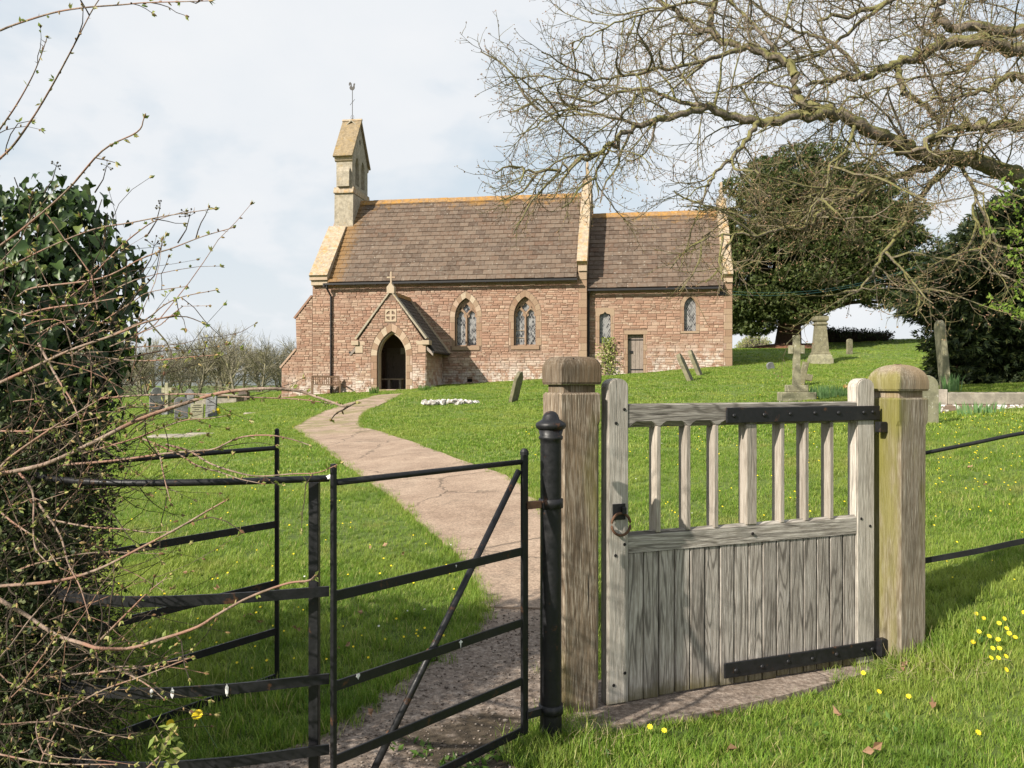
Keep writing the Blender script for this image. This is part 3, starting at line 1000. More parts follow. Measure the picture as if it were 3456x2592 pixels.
def rubble(outer, holes, y, zlo, zhi, owner, hmin=.06, hmax=.16, lmin=.14, lmax=.46, zfloor=None):
    z = zlo
    while z < zhi - 0.03:
        h = min(random.uniform(hmin, hmax), zhi - z)
        zz = [z + .01, z + h / 2, z + h - .01]
        so_ = [span(outer, q) for q in zz]
        so_ = [s_ for s_ in so_ if s_]
        if len(so_) < 2:
            z += h
            continue
        iv = [(max(s_[0] for s_ in so_), min(s_[1] for s_ in so_))]
        for hp in holes:
            sh = [s_ for s_ in (span(hp, q) for q in zz) if s_]
            if not sh:
                continue
            a_, b_ = min(s_[0] for s_ in sh), max(s_[1] for s_ in sh)
            nv = []
            for p, q in iv:
                if b_ <= p or a_ >= q:
                    nv.append((p, q))
                else:
                    if a_ > p:
                        nv.append((p, a_))
                    if b_ < q:
                        nv.append((b_, q))
            iv = nv
        for p, q in iv:
            x = p
            while q - x > 0.05:
                l = random.uniform(lmin, lmax) * (0.75 + 1.9 * h)
                if q - x - l < lmin * .7:
                    l = q - x
                if l > lmax * 1.5:
                    l = l / 2
                if zfloor is None or z + h > zfloor(x + l / 2) - .1:
                    if h > .12 and l < .5 and random.random() < .22:      # two thin stones in place of one
                        k = random.uniform(.4, .6)
                        STONES.append(((l * h * k), x, x + l, z, z + h * k, y, owner))
                        STONES.append(((l * h * (1 - k)), x, x + l, z + h * k, z + h, y, owner))
                    else:
                        STONES.append((l * h, x, x + l, z, z + h, y, owner))
                x += l
        z += h


def grow(hole, d, dz=None):
    c = np.mean(hole, axis=0)
    return [(p[0] + math.copysign(d, p[0] - c[0]) if abs(p[0] - c[0]) > .05 else p[0], p[1] + (d if p[1] > c[1] else -(dz or 0))) for p in hole]


def ring_poly(cx, a, zs, zsp, h, d, dz=0.0):
    return arch_poly(cx, a + d, zs - dz, zsp, h + d * 1.25)


gz0 = lambda u: c_ground(u, 0)
rubble([(NU0 + .002, BASE), (NU1 - .36, BASE), (NU1 - .36, NTOP), (NU0 + .002, NTOP)],
       [ring_poly(**w1, d=.24, dz=.2), ring_poly(**w2, d=.24, dz=.2), HV,
        [(PU0 - .02, 0), (PU1 + .02, 0), (PU1 + .02, 3.0), (PUC, P_APEX - .35), (PU0 - .02, 3.0)]], 0.0, .6, NTOP - .05, nave_wall, zfloor=gz0)
rubble(b_poly, [], 0.0, .6, BUT[1][1] - .1, nave_wall, zfloor=gz0)
rubble([(CU0 + .02, BASE), (CU1 - .36, BASE), (CU1 - .36, CTOP), (CU0 + .02, CTOP)],
       [grow(HC1, .18, .1), ring_poly(**lc, d=.17, dz=.12), grow(HCD, .17, .2)], CV, 1.5, CTOP - .05, chancel_wall, zfloor=lambda u: c_ground(u, CV))
rubble(porch_out, [ring_poly(**pa, d=.27)] + [[(PU0 - .3, P_KN - .50), (PU0 + .34, P_KN - .50), (PU0 + .34, P_KN + .02), (PU0 - .3, P_KN + .02)],
       [(PU1 - .34, P_KN - .50), (PU1 + .3, P_KN - .50), (PU1 + .3, P_KN + .02), (PU1 - .34, P_KN + .02)],
       [(PUC - .26, 4.30), (PUC + .26, 4.30), (PUC + .26, 4.85), (PUC - .26, 4.85)]], PV, .9, P_APEX - .5, porch_wall, hmin=.065, hmax=.14, lmin=.12, lmax=.38,
       zfloor=lambda u: c_ground(u, PV))


def stone_shape(k):
    r = random.Random(k)
    v = [(0, 0, 0), (1, 0, 0), (1, 0, 1), (0, 0, 1)]
    i = lambda: r.uniform(.03, .13)
    f = [(i() * .6, -1, i()), (1 - i() * .6, -1, i()), (1 - i() * .6, -1, 1 - i()), (i() * .6, -1, 1 - i())]
    f = [(x, -r.uniform(.7, 1.2), z) for x, _, z in f]
    m = (.5 + r.uniform(-.15, .15), -r.uniform(1.0, 1.45), .5 + r.uniform(-.2, .2))
    return np.array(v + f + [m]), [(0, 1, 5, 4), (1, 2, 6, 5), (2, 3, 7, 6), (3, 0, 4, 7)], [(4, 5, 8), (5, 6, 8), (6, 7, 8), (7, 4, 8)]


SHAPES = [stone_shape(k) for k in range(12)]
SH_ME = [MB().add(v, q, t_).mesh('stone', M_STONE) for v, q, t_ in SHAPES]
STONES.sort(key=lambda s_: -s_[0])
rest = MB()
GAP = 0.005
for k, (ar, u0, u1, z0, z1, y, owner) in enumerate(STONES):
    sx, sz, sy = u1 - u0 - 2 * GAP, z1 - z0 - 2 * GAP, random.uniform(.010, .030)
    if k < 300:
        o = link('stone', SH_ME[k % 12], owner)
        o.location = (u0 + GAP, y, z0 + GAP)
        o.scale = (sx, sy, sz)
    else:
        v, q, t_ = SHAPES[random.randrange(12)]
        rest.add(v * [sx, sy, sz] + [u0 + GAP, y, z0 + GAP], q, t_)
rest.build('rubble_stone', M_STONE, church, kind='stuff')

# side wall of the porch and west face: small stones too
mbs = MB()
for side in (PU1,):
    z = 1.0
    while z < 3.0:
        h = random.uniform(.09, .18)
        v0 = PV
        while v0 < -.02:
            l = min(random.uniform(.2, .5), -.01 - v0)
            mbs.box(side, side + random.uniform(.008, .022), v0 + GAP, v0 + l - GAP, z + GAP, z + h - GAP)
            v0 += l
        z += h
mbs.build('porch_side_stone', M_STONE, church, kind='stuff')


def block(name, u0, u1, z0, z1, y, prot=.02, depth=.1, mat=None, parent=None):
    return MB().bbox(u0 + .004, u1 - .004, y - prot, y + depth, z0 + .004, z1 - .004, .006).build(name, mat or M_DRESS, parent or church)


# quoins
def quoins(u1, y, zlo, zhi, mat=M_DRESS):
    z = zlo
    k = 0
    while z < zhi:
        h = min(random.uniform(.24, .36), zhi - z)
        wd = .37 if k % 2 else random.uniform(.24, .30)
        block('quoin', u1 - wd, u1 + .012, z, z + h, y, .018, .3, mat)
        if wd < .36:
            x0 = u1 - .37
            block('quoin', x0, u1 - wd, z, z + h, y, .014, .1, M_STONE)
        z += h
        k += 1


quoins(NU1, 0.0, 1.3, NTOP - .05)
quoins(CU1, CV, 1.9, CTOP - .05)


def jambs(cx, a, zs, zsp, wmin, wmax, y, d, mat=M_DRESS):
    for sgn in (-1, 1):
        z = zs
        k = 0 if sgn > 0 else 1
        while z < zsp - .02:
            h = random.uniform(.26, .40)
            if zsp - z - h < .14:
                h = zsp - z
            wd = wmin if k % 2 else wmax
            x0, x1 = cx + sgn * a, cx + sgn * (a + wd)
            block('jamb_stone', min(x0, x1), max(x0, x1), z, z + h, y, .016, .2, mat)
            if wd < d - .02:
                x2 = cx + sgn * (a + d)
                block('jamb_stone', min(x1, x2), max(x1, x2), z, z + h, y, .012, .05, M_STONE)
            z += h
            k += 1


def voussoirs(cx, a, zsp, h, d, y, n, mats, prot=.018):
    inn = arch_side(a, h, n * 3)
    out = arch_side(a + d, h + d * 1.25, n * 3)
    for sgn in (-1, 1):
        for k in range(n):
            i0, i1 = k * 3, k * 3 + 3
            e = .008
            poly = [inn[i] for i in range(i0, i1 + 1)] + [out[i] for i in range(i1, i0 - 1, -1)]
            c = np.mean(poly, axis=0)
            poly = [tuple(c + (np.array(p) - c) * (1 - .035)) for p in poly]
            poly = [(cx + sgn * p[0], zsp + p[1]) for p in poly]
            if sgn < 0:
                poly = poly[::-1]
            MB().prism_xz(poly, y - prot - random.uniform(0, .006), y + .12).build('voussoir', mats[(k + (sgn > 0)) % len(mats)], church)


for w_, mm in ((w1, [M_PALE, M_DRESS]), (w2, [M_DRESS, M_DRESS])):
    jambs(w_['cx'], w_['a'], w_['zs'], w_['zsp'], .15, .24, 0, .24)
    voussoirs(w_['cx'], w_['a'], w_['zsp'], w_['h'], .24, 0, 5, mm)
    block('window_sill', w_['cx'] - .66, w_['cx'] + .66, w_['zs'] - .19, w_['zs'], 0, .04, .3)
jambs(lc['cx'], lc['a'], lc['zs'], lc['zsp'], .10, .17, CV, .17)
voussoirs(lc['cx'], lc['a'], lc['zsp'], lc['h'], .17, CV, 3, [M_DRESS])
block('window_sill', lc['cx'] - .42, lc['cx'] + .42, lc['zs'] - .11, lc['zs'], CV, .03, .3)
jambs(cx1, .25, HC1[0][1] - .1, HC1[2][1], .11, .18, CV, .18)
plate('window_head', [(cx1 - .43, h1 + .021), (cx1 - .251, h1 + .021)] + HC1[7:2:-1] + [(cx1 + .251, h1 + .021), (cx1 + .43, h1 + .021), (cx1 + .43, h1 + .40), (cx1 - .43, h1 + .40)],
      [], CV - .017, CV + .2, M_DRESS, church)
jambs(dcx, .35, DZ0 - .2, DZ1, .10, .17, CV, .17)
block('lintel', dcx - .52, dcx + .56, DZ1, DZ1 + .19, CV, .02, .3, M_DRESS)
# porch arch
voussoirs(pa['cx'], pa['a'], pa['zsp'], pa['h'], .27, PV, 6, [M_PALE, M_DRESS])
jambs(pa['cx'], pa['a'], .9, pa['zsp'], .16, .27, PV, .27, M_DRESS)
inner = arch_poly(pa['cx'], pa['a'] - .06, .85, pa['zsp'], pa['h'] - .09)
plate('arch_order', arch_poly(pa['cx'], pa['a'] - .002, .85, pa['zsp'], pa['h'] - .003), [inner], PV + .12, PV + .40, M_PALE, church)
block('kneeler', PU0 - .17, PU0 + .16, P_KN - .16, P_KN + .04, PV, .10, .4, M_PALE)
block('kneeler', PU0 - .01, PU0 + .34, P_KN - .50, P_KN - .16, PV, .03, .3, M_PALE)
block('kneeler', PU0 + .16, PU0 + .44, P_KN - .16, P_KN + .02, PV, .03, .3, M_PALE)
block('kneeler', PU1 - .16, PU1 + .17, P_KN - .16, P_KN + .04, PV, .10, .4, M_PALE)
block('kneeler', PU1 - .34, PU1 + .01, P_KN - .50, P_KN - .16, PV, .03, .3, M_PALE)
block('kneeler', PU1 - .44, PU1 - .16, P_KN - .16, P_KN + .02, PV, .03, .3, M_PALE)


# quatrefoil panel: four quarter-round sinkings leave a cross
def quarter(cx, cz, sx, sz, r=.155, g=.045):
    pts = [(cx + sx * g, cz + sz * g)]
    for i in range(7):
        a_ = i / 6 * math.pi / 2
        pts.append((cx + sx * (g + r * math.cos(a_)), cz + sz * (g + r * math.sin(a_))))
    return pts if sx * sz > 0 else pts[::-1]


pz = 4.575
pan = [(PUC - .25, pz - .27), (PUC + .25, pz - .27), (PUC + .25, pz + .27), (PUC - .25, pz + .27)]
panel = plate('quatrefoil_panel', pan, [quarter(PUC, pz, a_, b_) for a_, b_ in ((1, 1), (1, -1), (-1, 1), (-1, -1))], PV - .03, PV + .06, M_PALE, church)
MB().box(PUC - .24, PUC + .24, PV + .03, PV + .1, pz - .26, pz + .26).build('panel_ground', M_PALE, panel)


# ---- windows
def clip_line(p, d, poly, n=220, L=2.6):
    t = np.linspace(-L, L, n)
    P = np.array(p)[None] + t[:, None] * np.array(d)[None]
    ins = in_poly(P, poly)
    segs, s0 = [], None
    for i in range(n):
        if ins[i] and s0 is None:
            s0 = i
        if s0 is not None and (not ins[i] or i == n - 1):
            if i - s0 > 1:
                segs.append((P[s0], P[i - 1]))
            s0 = None
    return segs


def lattice(parent, polys, y, cx, cz, pitch=.115):
    mb = MB()
    for poly in polys:
        for sg in (1, -1):
            d = np.array([.52, .85 * sg]) / math.hypot(.52, .85)
            nr = np.array([-d[1], d[0]])
            for k in range(-26, 27):
                for a_, b_ in clip_line(np.array([cx, cz]) + nr * k * pitch, d, poly):
                    e = nr * .0055
                    mb.add([(a_[0] - e[0], y, a_[1] - e[1]), (b_[0] - e[0], y, b_[1] - e[1]), (b_[0] + e[0], y, b_[1] + e[1]), (a_[0] + e[0], y, a_[1] + e[1])], [(0, 1, 2, 3)])
    return mb.build('lead_lattice', M_LEAD, parent, kind='stuff')


def pane(parent, poly, y):
    bm = bmesh.new()
    bm.faces.new([bm.verts.new((p[0], y, p[1])) for p in poly])
    return MB().bm(bm).build('pane', M_GLASS, parent)


def light_shape(cx, wd, zs, zh):
    """trefoil-headed light"""
    a = wd / 2
    r = [(a, zs), (a, zh), (a * .98, zh + .07), (a * .62, zh + .11), (a * .52, zh + .15), (a * .70, zh + .20), (a * .60, zh + .28), (a * .3, zh + .345), (0, zh + .40)]
    return [(cx + x, z) for x, z in r] + [(cx - x, z) for x, z in r[-2::-1]]


for w_ in (w1, w2):
    cx, a, zs, zsp, h = (w_[k] for k in ('cx', 'a', 'zs', 'zsp', 'h'))
    win = empty('window', (0, 0, 0))
    win.parent = church
    lw = a - .10
    L1, L2 = light_shape(cx - a / 2 - .002, lw, zs + .05, zsp - .10), light_shape(cx + a / 2 + .002, lw, zs + .05, zsp - .10)
    zc = zsp + .40
    eye = []
    for i in range(32):
        t_ = i / 32 * 2 * math.pi
        rr = .135 + .045 * abs(math.cos(2 * t_))
        eye.append((cx + rr * math.sin(t_) * .98, zc + rr * 1.05 * math.cos(t_) + (.04 if i == 0 else 0) - (.03 if i == 16 else 0)))
    eye = eye[::-1]
    sp = [[(cx + s_ * .24, zsp + .27), (cx + s_ * .40, zsp + .27), (cx + s_ * .25, zsp + .50)] for s_ in (1, -1)]
    sp[1] = sp[1][::-1]
    plate('tracery', arch_poly(cx, a - .003, zs + .003, zsp, h - .004), [L1, L2, eye] + sp, .16, .28, M_DRESS, win)
    # moulded bars standing proud of the tracery
    mb = MB()
    ar = arch_side(a - .03, h - .05, 10)
    mb.tube([(cx - a + .03, .16, zs + .02)] + [(cx - x, .16, zsp + z) for x, z in ar], .028, 6)
    mb.tube([(cx + a - .03, .16, zs + .02)] + [(cx + x, .16, zsp + z) for x, z in ar], .028, 6)
    mb.tube([(cx, .155, zs + .02), (cx, .155, zsp + .06)], .04, 6)
    for s_ in (-1, 1):
        hd_ = arch_side(a / 2 - .01, .40, 6)
        c2 = cx + s_ * a / 2
        mb.tube([(c2 + x, .158, zsp - .06 + z) for x, z in hd_], .026, 6)
        mb.tube([(c2 - x, .158, zsp - .06 + z) for x, z in hd_], .026, 6)
    mb.build('mullion', M_DRESS, win)
    for lp in (L1, L2, eye):
        pane(win, lp, .255)
    if w_ is w2:
        mb = MB()
        for zb in (zs + .36, zs + .70):
            mb.box(cx - a + .06, cx - .05, .215, .24, zb, zb + .022)
        mb.build('casement_bar', M_PALE, win)
    lattice(win, [L1, L2], .245, cx, zs)
for poly, nm in ((HC1, 0), (HC2, 1)):
    win = empty('window', (0, 0, 0))
    win.parent = church
    pane(win, poly, CV + .16)
    c = np.mean(poly, axis=0)
    lattice(win, [poly], CV + .145, c[0], c[1], .085)

# priest's door
door = empty('door', (0, 0, 0))
door.parent = church
for k in range(4):
    wd = .70 / 4
    MB().bbox(dcx - .35 + k * wd + .003, dcx - .35 + (k + 1) * wd - .003, CV + .17, CV + .21, DZ0 - .2, DZ1 - .01 - .10 * 0, .004).build('board', M_DOOR, door)
MB().box(dcx - .33, dcx + .34, CV + .155, CV + .17, DZ1 - .26, DZ1 - .21).box(dcx - .22, dcx + .34, CV + .155, CV + .17, DZ0 + .24, DZ0 + .29).build('hinge', M_IRON, door)
MB().box(dcx - .24, dcx - .12, CV + .14, CV + .17, DZ0 + 1.0, DZ0 + 1.12).build('lock', M_IRON, door)

# vent
MB().box(vcx - .11, vcx + .11, .08, .10, vz - .06, vz + .06).build('vent', M_DARK, church)


# ---- roofs
def slope_tiles(name, u0, u1, v_e, z_e, v_r, z_r, tw, ncourse, mat, parts, parent, side=-1):
    """tiles from the eave (v_e, z_e) to the ridge (v_r, z_r); first `parts` of them are objects"""
    dv, dz_ = v_r - v_e, z_r - z_e
    L = math.hypot(dv, dz_)
    sv, sz = dv / L, dz_ / L
    nv, nz = (-sz, sv) if dv > 0 else (sz, -sv)
    ex = L / ncourse
    slots = []
    for c in range(ncourse):
        off = (c % 2) * tw / 2 + random.uniform(-.02, .02)
        x = u0 - off
        while x < u1 - .02:
            a_, b_ = max(x, u0), min(x + tw, u1)
            if b_ - a_ > .05:
                slots.append((c, a_, b_))
            x += tw
    base = np.array([(0, 0, 0), (1, 0, 0), (1, 0, 1), (0, 0, 1), (0, 1, 0), (1, 1, 0), (1, 1, 1), (0, 1, 1)], float)
    q = [(0, 1, 5, 4), (4, 5, 6, 7), (0, 4, 7, 3), (1, 2, 6, 5), (2, 3, 7, 6)]

    def verts(c, a_, b_, j1, j2):
        out = []
        for x, n_, s_ in base:
            s = c * ex + s_ * ex * 1.14 - (0 if s_ else j1)
            lift = (.038 if n_ else 0) + (0 if s_ else .030 + j2) - .010
            out.append((a_ + .006 + x * (b_ - a_ - .012), v_e + sv * s + nv * lift, z_e + sz * s + nz * lift))
        return out
    me = None
    order = list(range(len(slots)))
    random.Random(3).shuffle(order)
    chosen = set(order[:parts])
    mb = MB()
    full = MB().add([np.array(p) for p in verts(0, 0, tw, 0, 0)], q).mesh('roof_tile', mat)
    for i, (c, a_, b_) in enumerate(slots):
        j1, j2 = random.uniform(-.006, .010), random.uniform(-.003, .006)
        if i in chosen:
            o = link('roof_tile', full, parent)
            o.location = (a_, sv * (c * ex - j1) + nv * j2, sz * (c * ex - j1) + nz * j2)
            o.scale = ((b_ - a_) / tw, 1, 1)
        else:
            mb.add(verts(c, a_, b_, j1, j2), q)
    if mb.n:
        mb.build('roof_tile_courses', mat, parent, kind='stuff')


def roof(name, u0, u1, v_e, z_e, v_r, z_r):
    mb = MB()
    v2 = 2 * v_r - v_e
    mb.prism_yz([(v_e + .02, z_e - .03), (v_r, z_r - .03), (v2, z_e - .03), (v2 - .15, z_e - .17), (v_r, z_r - .25), (v_e + .17, z_e - .17)], u0, u1)
    return mb.build(name, M_TILE_N, church)


nroof = roof('nave_roof', PAR1 + .005, NU1 - .43, -.28, N_EAVE_Z, N_HALF, N_RIDGE_Z)
slope_tiles('n', PAR1 + .01, NU1 - .44, -.28, N_EAVE_Z, N_HALF, N_RIDGE_Z, .45, 19, M_TILE_N, 70, nroof)
slope_tiles('n', PAR1 + .01, NU1 - .44, 2 * N_HALF + .28, N_EAVE_Z, N_HALF, N_RIDGE_Z, .9, 10, M_TILE_N, 0, nroof)
croof = roof('chancel_roof', CU0 + .01, CU1 - .40, CV - .25, C_EAVE_Z, N_HALF, C_RIDGE_Z)
croof.data.materials[0] = M_TILE_C
slope_tiles('c', CU0 + .02, CU1 - .40, CV - .25, C_EAVE_Z, N_HALF, C_RIDGE_Z, .45, 17, M_TILE_C, 230, croof)
slope_tiles('c', CU0 + .02, CU1 - .40, 2 * N_HALF - CV + .25, C_EAVE_Z, N_HALF, C_RIDGE_Z, .9, 9, M_TILE_C, 0, croof)


def ridge(u0, u1, z, n, parent):
    for k in range(n):
        a_, b_ = u0 + (u1 - u0) * k / n + .003, u0 + (u1 - u0) * (k + 1) / n - .003
        dz_ = random.uniform(-.008, .008)
        MB().prism_yz([(N_HALF - .22, z - .17 + dz_), (N_HALF - .06, z + .07 + dz_), (N_HALF + .06, z + .07 + dz_), (N_HALF + .22, z - .17 + dz_), (N_HALF + .18, z - .2 + dz_), (N_HALF, z - .02 + dz_), (N_HALF - .18, z - .2 + dz_)],
                      a_, b_).build('ridge_tile', M_RIDGE, parent)


ridge(PAR1 + .05, NU1 - .43, N_RIDGE_Z + .02, 24, nroof)
ridge(CU0 + .02, CU1 - .42, C_RIDGE_Z + .02, 13, croof)

# porch roof
pe = .33
psl = (P_APEX - .30 - 3.0) / (PU1 + pe - PUC)
for sgn in (1, -1):
    ue = PUC + sgn * (PU1 + pe - PUC)
    pr_ = empty('porch_roof', (0, 0, 0))
    pr_.parent = church
    top, low = (PUC, P_APEX - .22), (ue, 3.0)
    d = np.array([low[0] - top[0], low[1] - top[1]])
    nrm = np.array([-d[1], d[0]]) / np.hypot(*d)
    nrm = nrm if nrm[1] > 0 else -nrm
    MB().prism_xz([top, low, tuple(np.array(low) - nrm * .07), tuple(np.array(top) - nrm * .07)], PV + .30, -.01).build('roof_deck', M_TILE_P, pr_)
    nc, L = 15, np.hypot(*d)
    e = d / L
    for c in range(nc):
        y = PV + .31 - (.14 if c % 2 else 0)
        mb = MB()
        while y < -.02:
            y0_, y1_ = max(y, PV + .31), min(y + .28, -.012)
            if y1_ - y0_ > .03:
                s0, s1 = L - c * L / nc, L - (c + 1.12) * L / nc
                s1 = max(s1, 0)
                A = np.array(top) + e * s0
                B = np.array(top) + e * s1
                pts = []
                for yy in (y0_ + .004, y1_ - .004):
                    pts += [(*(A + nrm * .004), yy), (*(A + nrm * .034), yy), (*(B + nrm * .014), yy), (*(B + nrm * .002), yy)]
                pts = [(p[0], p[2], p[1]) for p in pts]
                mb.add(pts, [(0, 1, 2, 3), (7, 6, 5, 4), (0, 4, 5, 1), (1, 5, 6, 2), (2, 6, 7, 3)])
            y += .28
        mb.build('slate_course', M_TILE_P, pr_)
    # verge copings: front gable and the strip against the nave wall
    for nm, y0_, y1_, lift, mt, cut in (('gable_coping', PV - .07, PV + .30, .15, M_BELL, .80), ('verge_strip', -.14, -.015, .10, M_PALE, 1.0)):
        A, B = np.array(top), np.array(top) + d * cut
        MB().prism_xz([tuple(A + nrm * (lift - .09) + (0, .001)), tuple(B + nrm * (lift - .09)), tuple(B + nrm * lift), (PUC, (A + nrm * lift)[1] + abs(nrm[0]) * lift * .9)], y0_, y1_).build(nm, mt, church)
    MB().tube([(ue - sgn * .02, PV + .02, 2.98), (ue - sgn * .02, -.02, 2.98)], .05, 8).build('porch_gutter', M_GUTTER, church)
    MB().prism_xz([(PUC + sgn * (PU1 - PUC - .05), 3.32), (ue - sgn * .02, 2.94), (ue - sgn * .02, 2.82), (PUC + sgn * (PU1 - PUC - .05), 3.14)], PV + .02, PV + .16).build('eave_board', M_DOOR, church)
MB().prism_yz([(PV + .35, P_APEX - .26), (-.2, P_APEX - .26), (-.2, P_APEX - .10), (PV + .35, P_APEX - .10)], PUC - .10, PUC + .10).build('porch_ridge', M_RIDGE, church)
# gable cross
zc = P_APEX + .16
mb = MB()
mb.prism_xz([(PUC - .16, zc - .34), (PUC + .16, zc - .34), (PUC + .17, zc - .08), (PUC + .10, zc + .0), (PUC + .035, zc + .1), (PUC - .035, zc + .1), (PUC - .10, zc + .0), (PUC - .17, zc - .08)], PV - .08, PV + .18)
for a_, b_, c_, d_ in ((PUC - .035, PUC + .035, zc + .08, zc + .60), (PUC - .19, PUC - .036, zc + .32, zc + .385), (PUC + .036, PUC + .19, zc + .32, zc + .385)):
    mb.bbox(a_, b_, PV + .01, PV + .09, c_, d_, .008)
mb.build('gable_cross', M_PALE, church)

# inside of the porch
MB().box(PU0 + .41, PU1 - .41, -.05, -.004, 1.0, 4.2).build('porch_rear_wall', M_PLASTER, church)
MB().box(PU0 + .42, PU1 - .42, PV + .02, -.06, .9, float(c_ground(PUC, PV)) + .05).build('porch_floor', M_PATH, church)
MB().box(PU0 + .5, PU1 - .5, -.10, -.055, 1.2, 3.3).build('inner_door', M_DOOR, church)
for k, (a_, z_) in enumerate(((-.42, 3.0), (-.12, 2.75), (.02, 3.05))):
    MB().box(PUC + a_, PUC + a_ + .21, -.13, -.115, z_, z_ + .3).build('notice', M_PAPER, church)

# ---- eaves, gutters, downpipes
mb = MB()
mb.box(PAR1 - .1, NU1 - .40, -.40, -.30, N_EAVE_Z - .115, N_EAVE_Z - .03)
for k in range(11):
    x = PAR1 + .3 + k * 1.05
    mb.box(x, x + .03, -.41, -.2, N_EAVE_Z - .14, N_EAVE_Z - .11)
mb.box(PAR1 - .18, PAR1 - .101, -.42, -.28, N_EAVE_Z - .20, N_EAVE_Z - .04)
mb.build('gutter', M_GUTTER, church)
mb = MB()
mb.box(CU0 + .03, CU1 - .42, CV - .37, CV - .27, C_EAVE_Z - .115, C_EAVE_Z - .03)
for k in range(6):
    x = CU0 + .4 + k * .95
    mb.box(x, x + .03, CV - .38, CV - .2, C_EAVE_Z - .14, C_EAVE_Z - .11)
mb.build('gutter', M_GUTTER, church)
up = U(1117, -.08)
mb = MB()
mb.tube([(up - .12, -.33, N_EAVE_Z - .1), (up - .12, -.33, N_EAVE_Z - .25), (up, -.09, N_EAVE_Z - .62), (up, -.09, c_ground(up, 0) + .02)], .045, 8)
for z_ in (2.0, 3.4, 4.9):
    mb.tube([(up, -.09, z_), (up, -.09, z_ + .08)], .058, 8)
mb.build('downpipe', M_GUTTER, church)
mb = MB().tube([(CU0 + .12, CV - .30, C_EAVE_Z - .1), (CU0 + .07, CV - .1, C_EAVE_Z - .5), (CU0 + .07, CV - .1, c_ground(CU0, CV))], .045, 8)
mb.build('downpipe', M_GUTTER, church)
MB().box(PAR1 + .01, NU1 - .44, -.03, .6, N_EAVE_Z - .20, N_EAVE_Z + .05).build('eaves_course', M_STONE, church)
MB().box(CU0 + .02, CU1 - .44, CV - .03, CV + .6, C_EAVE_Z - .20, C_EAVE_Z + .05).build('eaves_course', M_STONE, church)


# ---- gable copings
def coping(u0, u1, v_e, z_e, v_r, z_r, lift, thick, n, mat, v_stop=None):
    d = np.array([v_r - v_e, z_r - z_e])
    L = np.hypot(*d)
    e = d / L
    nr = np.array([-e[1], e[0]])
    top = v_r if v_stop is None else v_stop
    Lm = L * (top - v_e) / (v_r - v_e)
    for k in range(n):
        s0, s1 = Lm * k / n + .003, Lm * (k + 1) / n - .003
        j = random.uniform(0, .008)
        A, B = np.array([v_e, z_e]) + e * s0, np.array([v_e, z_e]) + e * s1
        for mirror in (False, True):
            pts = [A + nr * (lift - thick), B + nr * (lift - thick), B + nr * (lift + j), A + nr * (lift + j)]
            pts = [(p[0], p[1]) for p in pts]
            if mirror:
                pts = [(2 * v_r - p[0], p[1]) for p in pts][::-1]
            MB().prism_yz(pts, u0, u1).build('coping_stone', mat, church)


coping(PAR0 - .05, PAR1 + .02, -.30, N_EAVE_Z + .27, N_HALF, N_EAVE_Z + .27 + 1.10 * 3.8, .13, .30, 4, M_COPE, 2.25)
coping(NU1 - .44, NU1 + .03, -.05, N_EAVE_Z + .62, N_HALF, N_RIDGE_Z + .42, .22, .30, 9, M_COPE)
coping(CU1 - .42, CU1 + .03, CV - .05, C_EAVE_Z + .42, N_HALF, C_RIDGE_Z + .28, .20, .30, 7, M_COPE)
# upstands under the copings
for (u0, u1, ve, ze, zr) in ((NU1 - .40, NU1 - .004, .01, N_EAVE_Z + .35, N_RIDGE_Z + .35), (CU1 - .38, CU1 - .006, CV + .02, C_EAVE_Z + .25, C_RIDGE_Z + .22)):
    MB().prism_yz([(ve, ze - 1.0), (ve, ze + .05), (N_HALF, zr), (2 * N_HALF - ve, ze), (2 * N_HALF - ve, ze - 1.0)], u0, u1).build('parapet', M_DRESS, church)
# kneelers
block('kneeler', PAR0 - .06, PAR1 + .0, N_EAVE_Z + .13, N_EAVE_Z + .30, -.28, .02, .5, M_PALE)
block('kneeler', PAR0 - .02, PAR1 - .03, N_EAVE_Z - .10, N_EAVE_Z + .13, -.18, .02, .4, M_PALE)
block('kneeler', NU1 - .38, NU1 + .02, N_EAVE_Z + .32, N_EAVE_Z + .58, -.10, .02, .4, M_PALE)
block('kneeler', NU1 - .36, NU1 + .01, N_EAVE_Z - .06, N_EAVE_Z + .32, -.03, .02, .3, M_DRESS)
block('kneeler', CU1 - .38, CU1 + .02, C_EAVE_Z + .18, C_EAVE_Z + .38, CV - .10, .02, .4, M_PALE)
block('kneeler', CU1 - .36, CU1 + .01, C_EAVE_Z - .12, C_EAVE_Z + .18, CV - .03, .02, .3, M_DRESS)


def finial(u, z, name='finial'):
    mb = MB()
    mb.prism_yz([(N_HALF - .30, z - .35), (N_HALF + .30, z - .35), (N_HALF + .17, z + .18), (N_HALF - .17, z + .18)], u - .24, u + .20)
    mb.bbox(u - .13, u + .10, N_HALF - .13, N_HALF + .13, z + .185, z + .33, .02)
    mb.prism_xz([(u - .10, z + .335), (u + .06, z + .335), (u + .035, z + 1.0), (u - .065, z + 1.0)], N_HALF - .07, N_HALF + .07)
    mb.bbox(u - .055, u + .025, N_HALF - .24, N_HALF + .24, z + .66, z + .80, .01)
    mb.build(name, M_COPE, church)


finial(NU1 - .18, N_RIDGE_Z + .62)
finial(CU1 - .18, C_RIDGE_Z + .42)

# ---- bellcote on the west gable

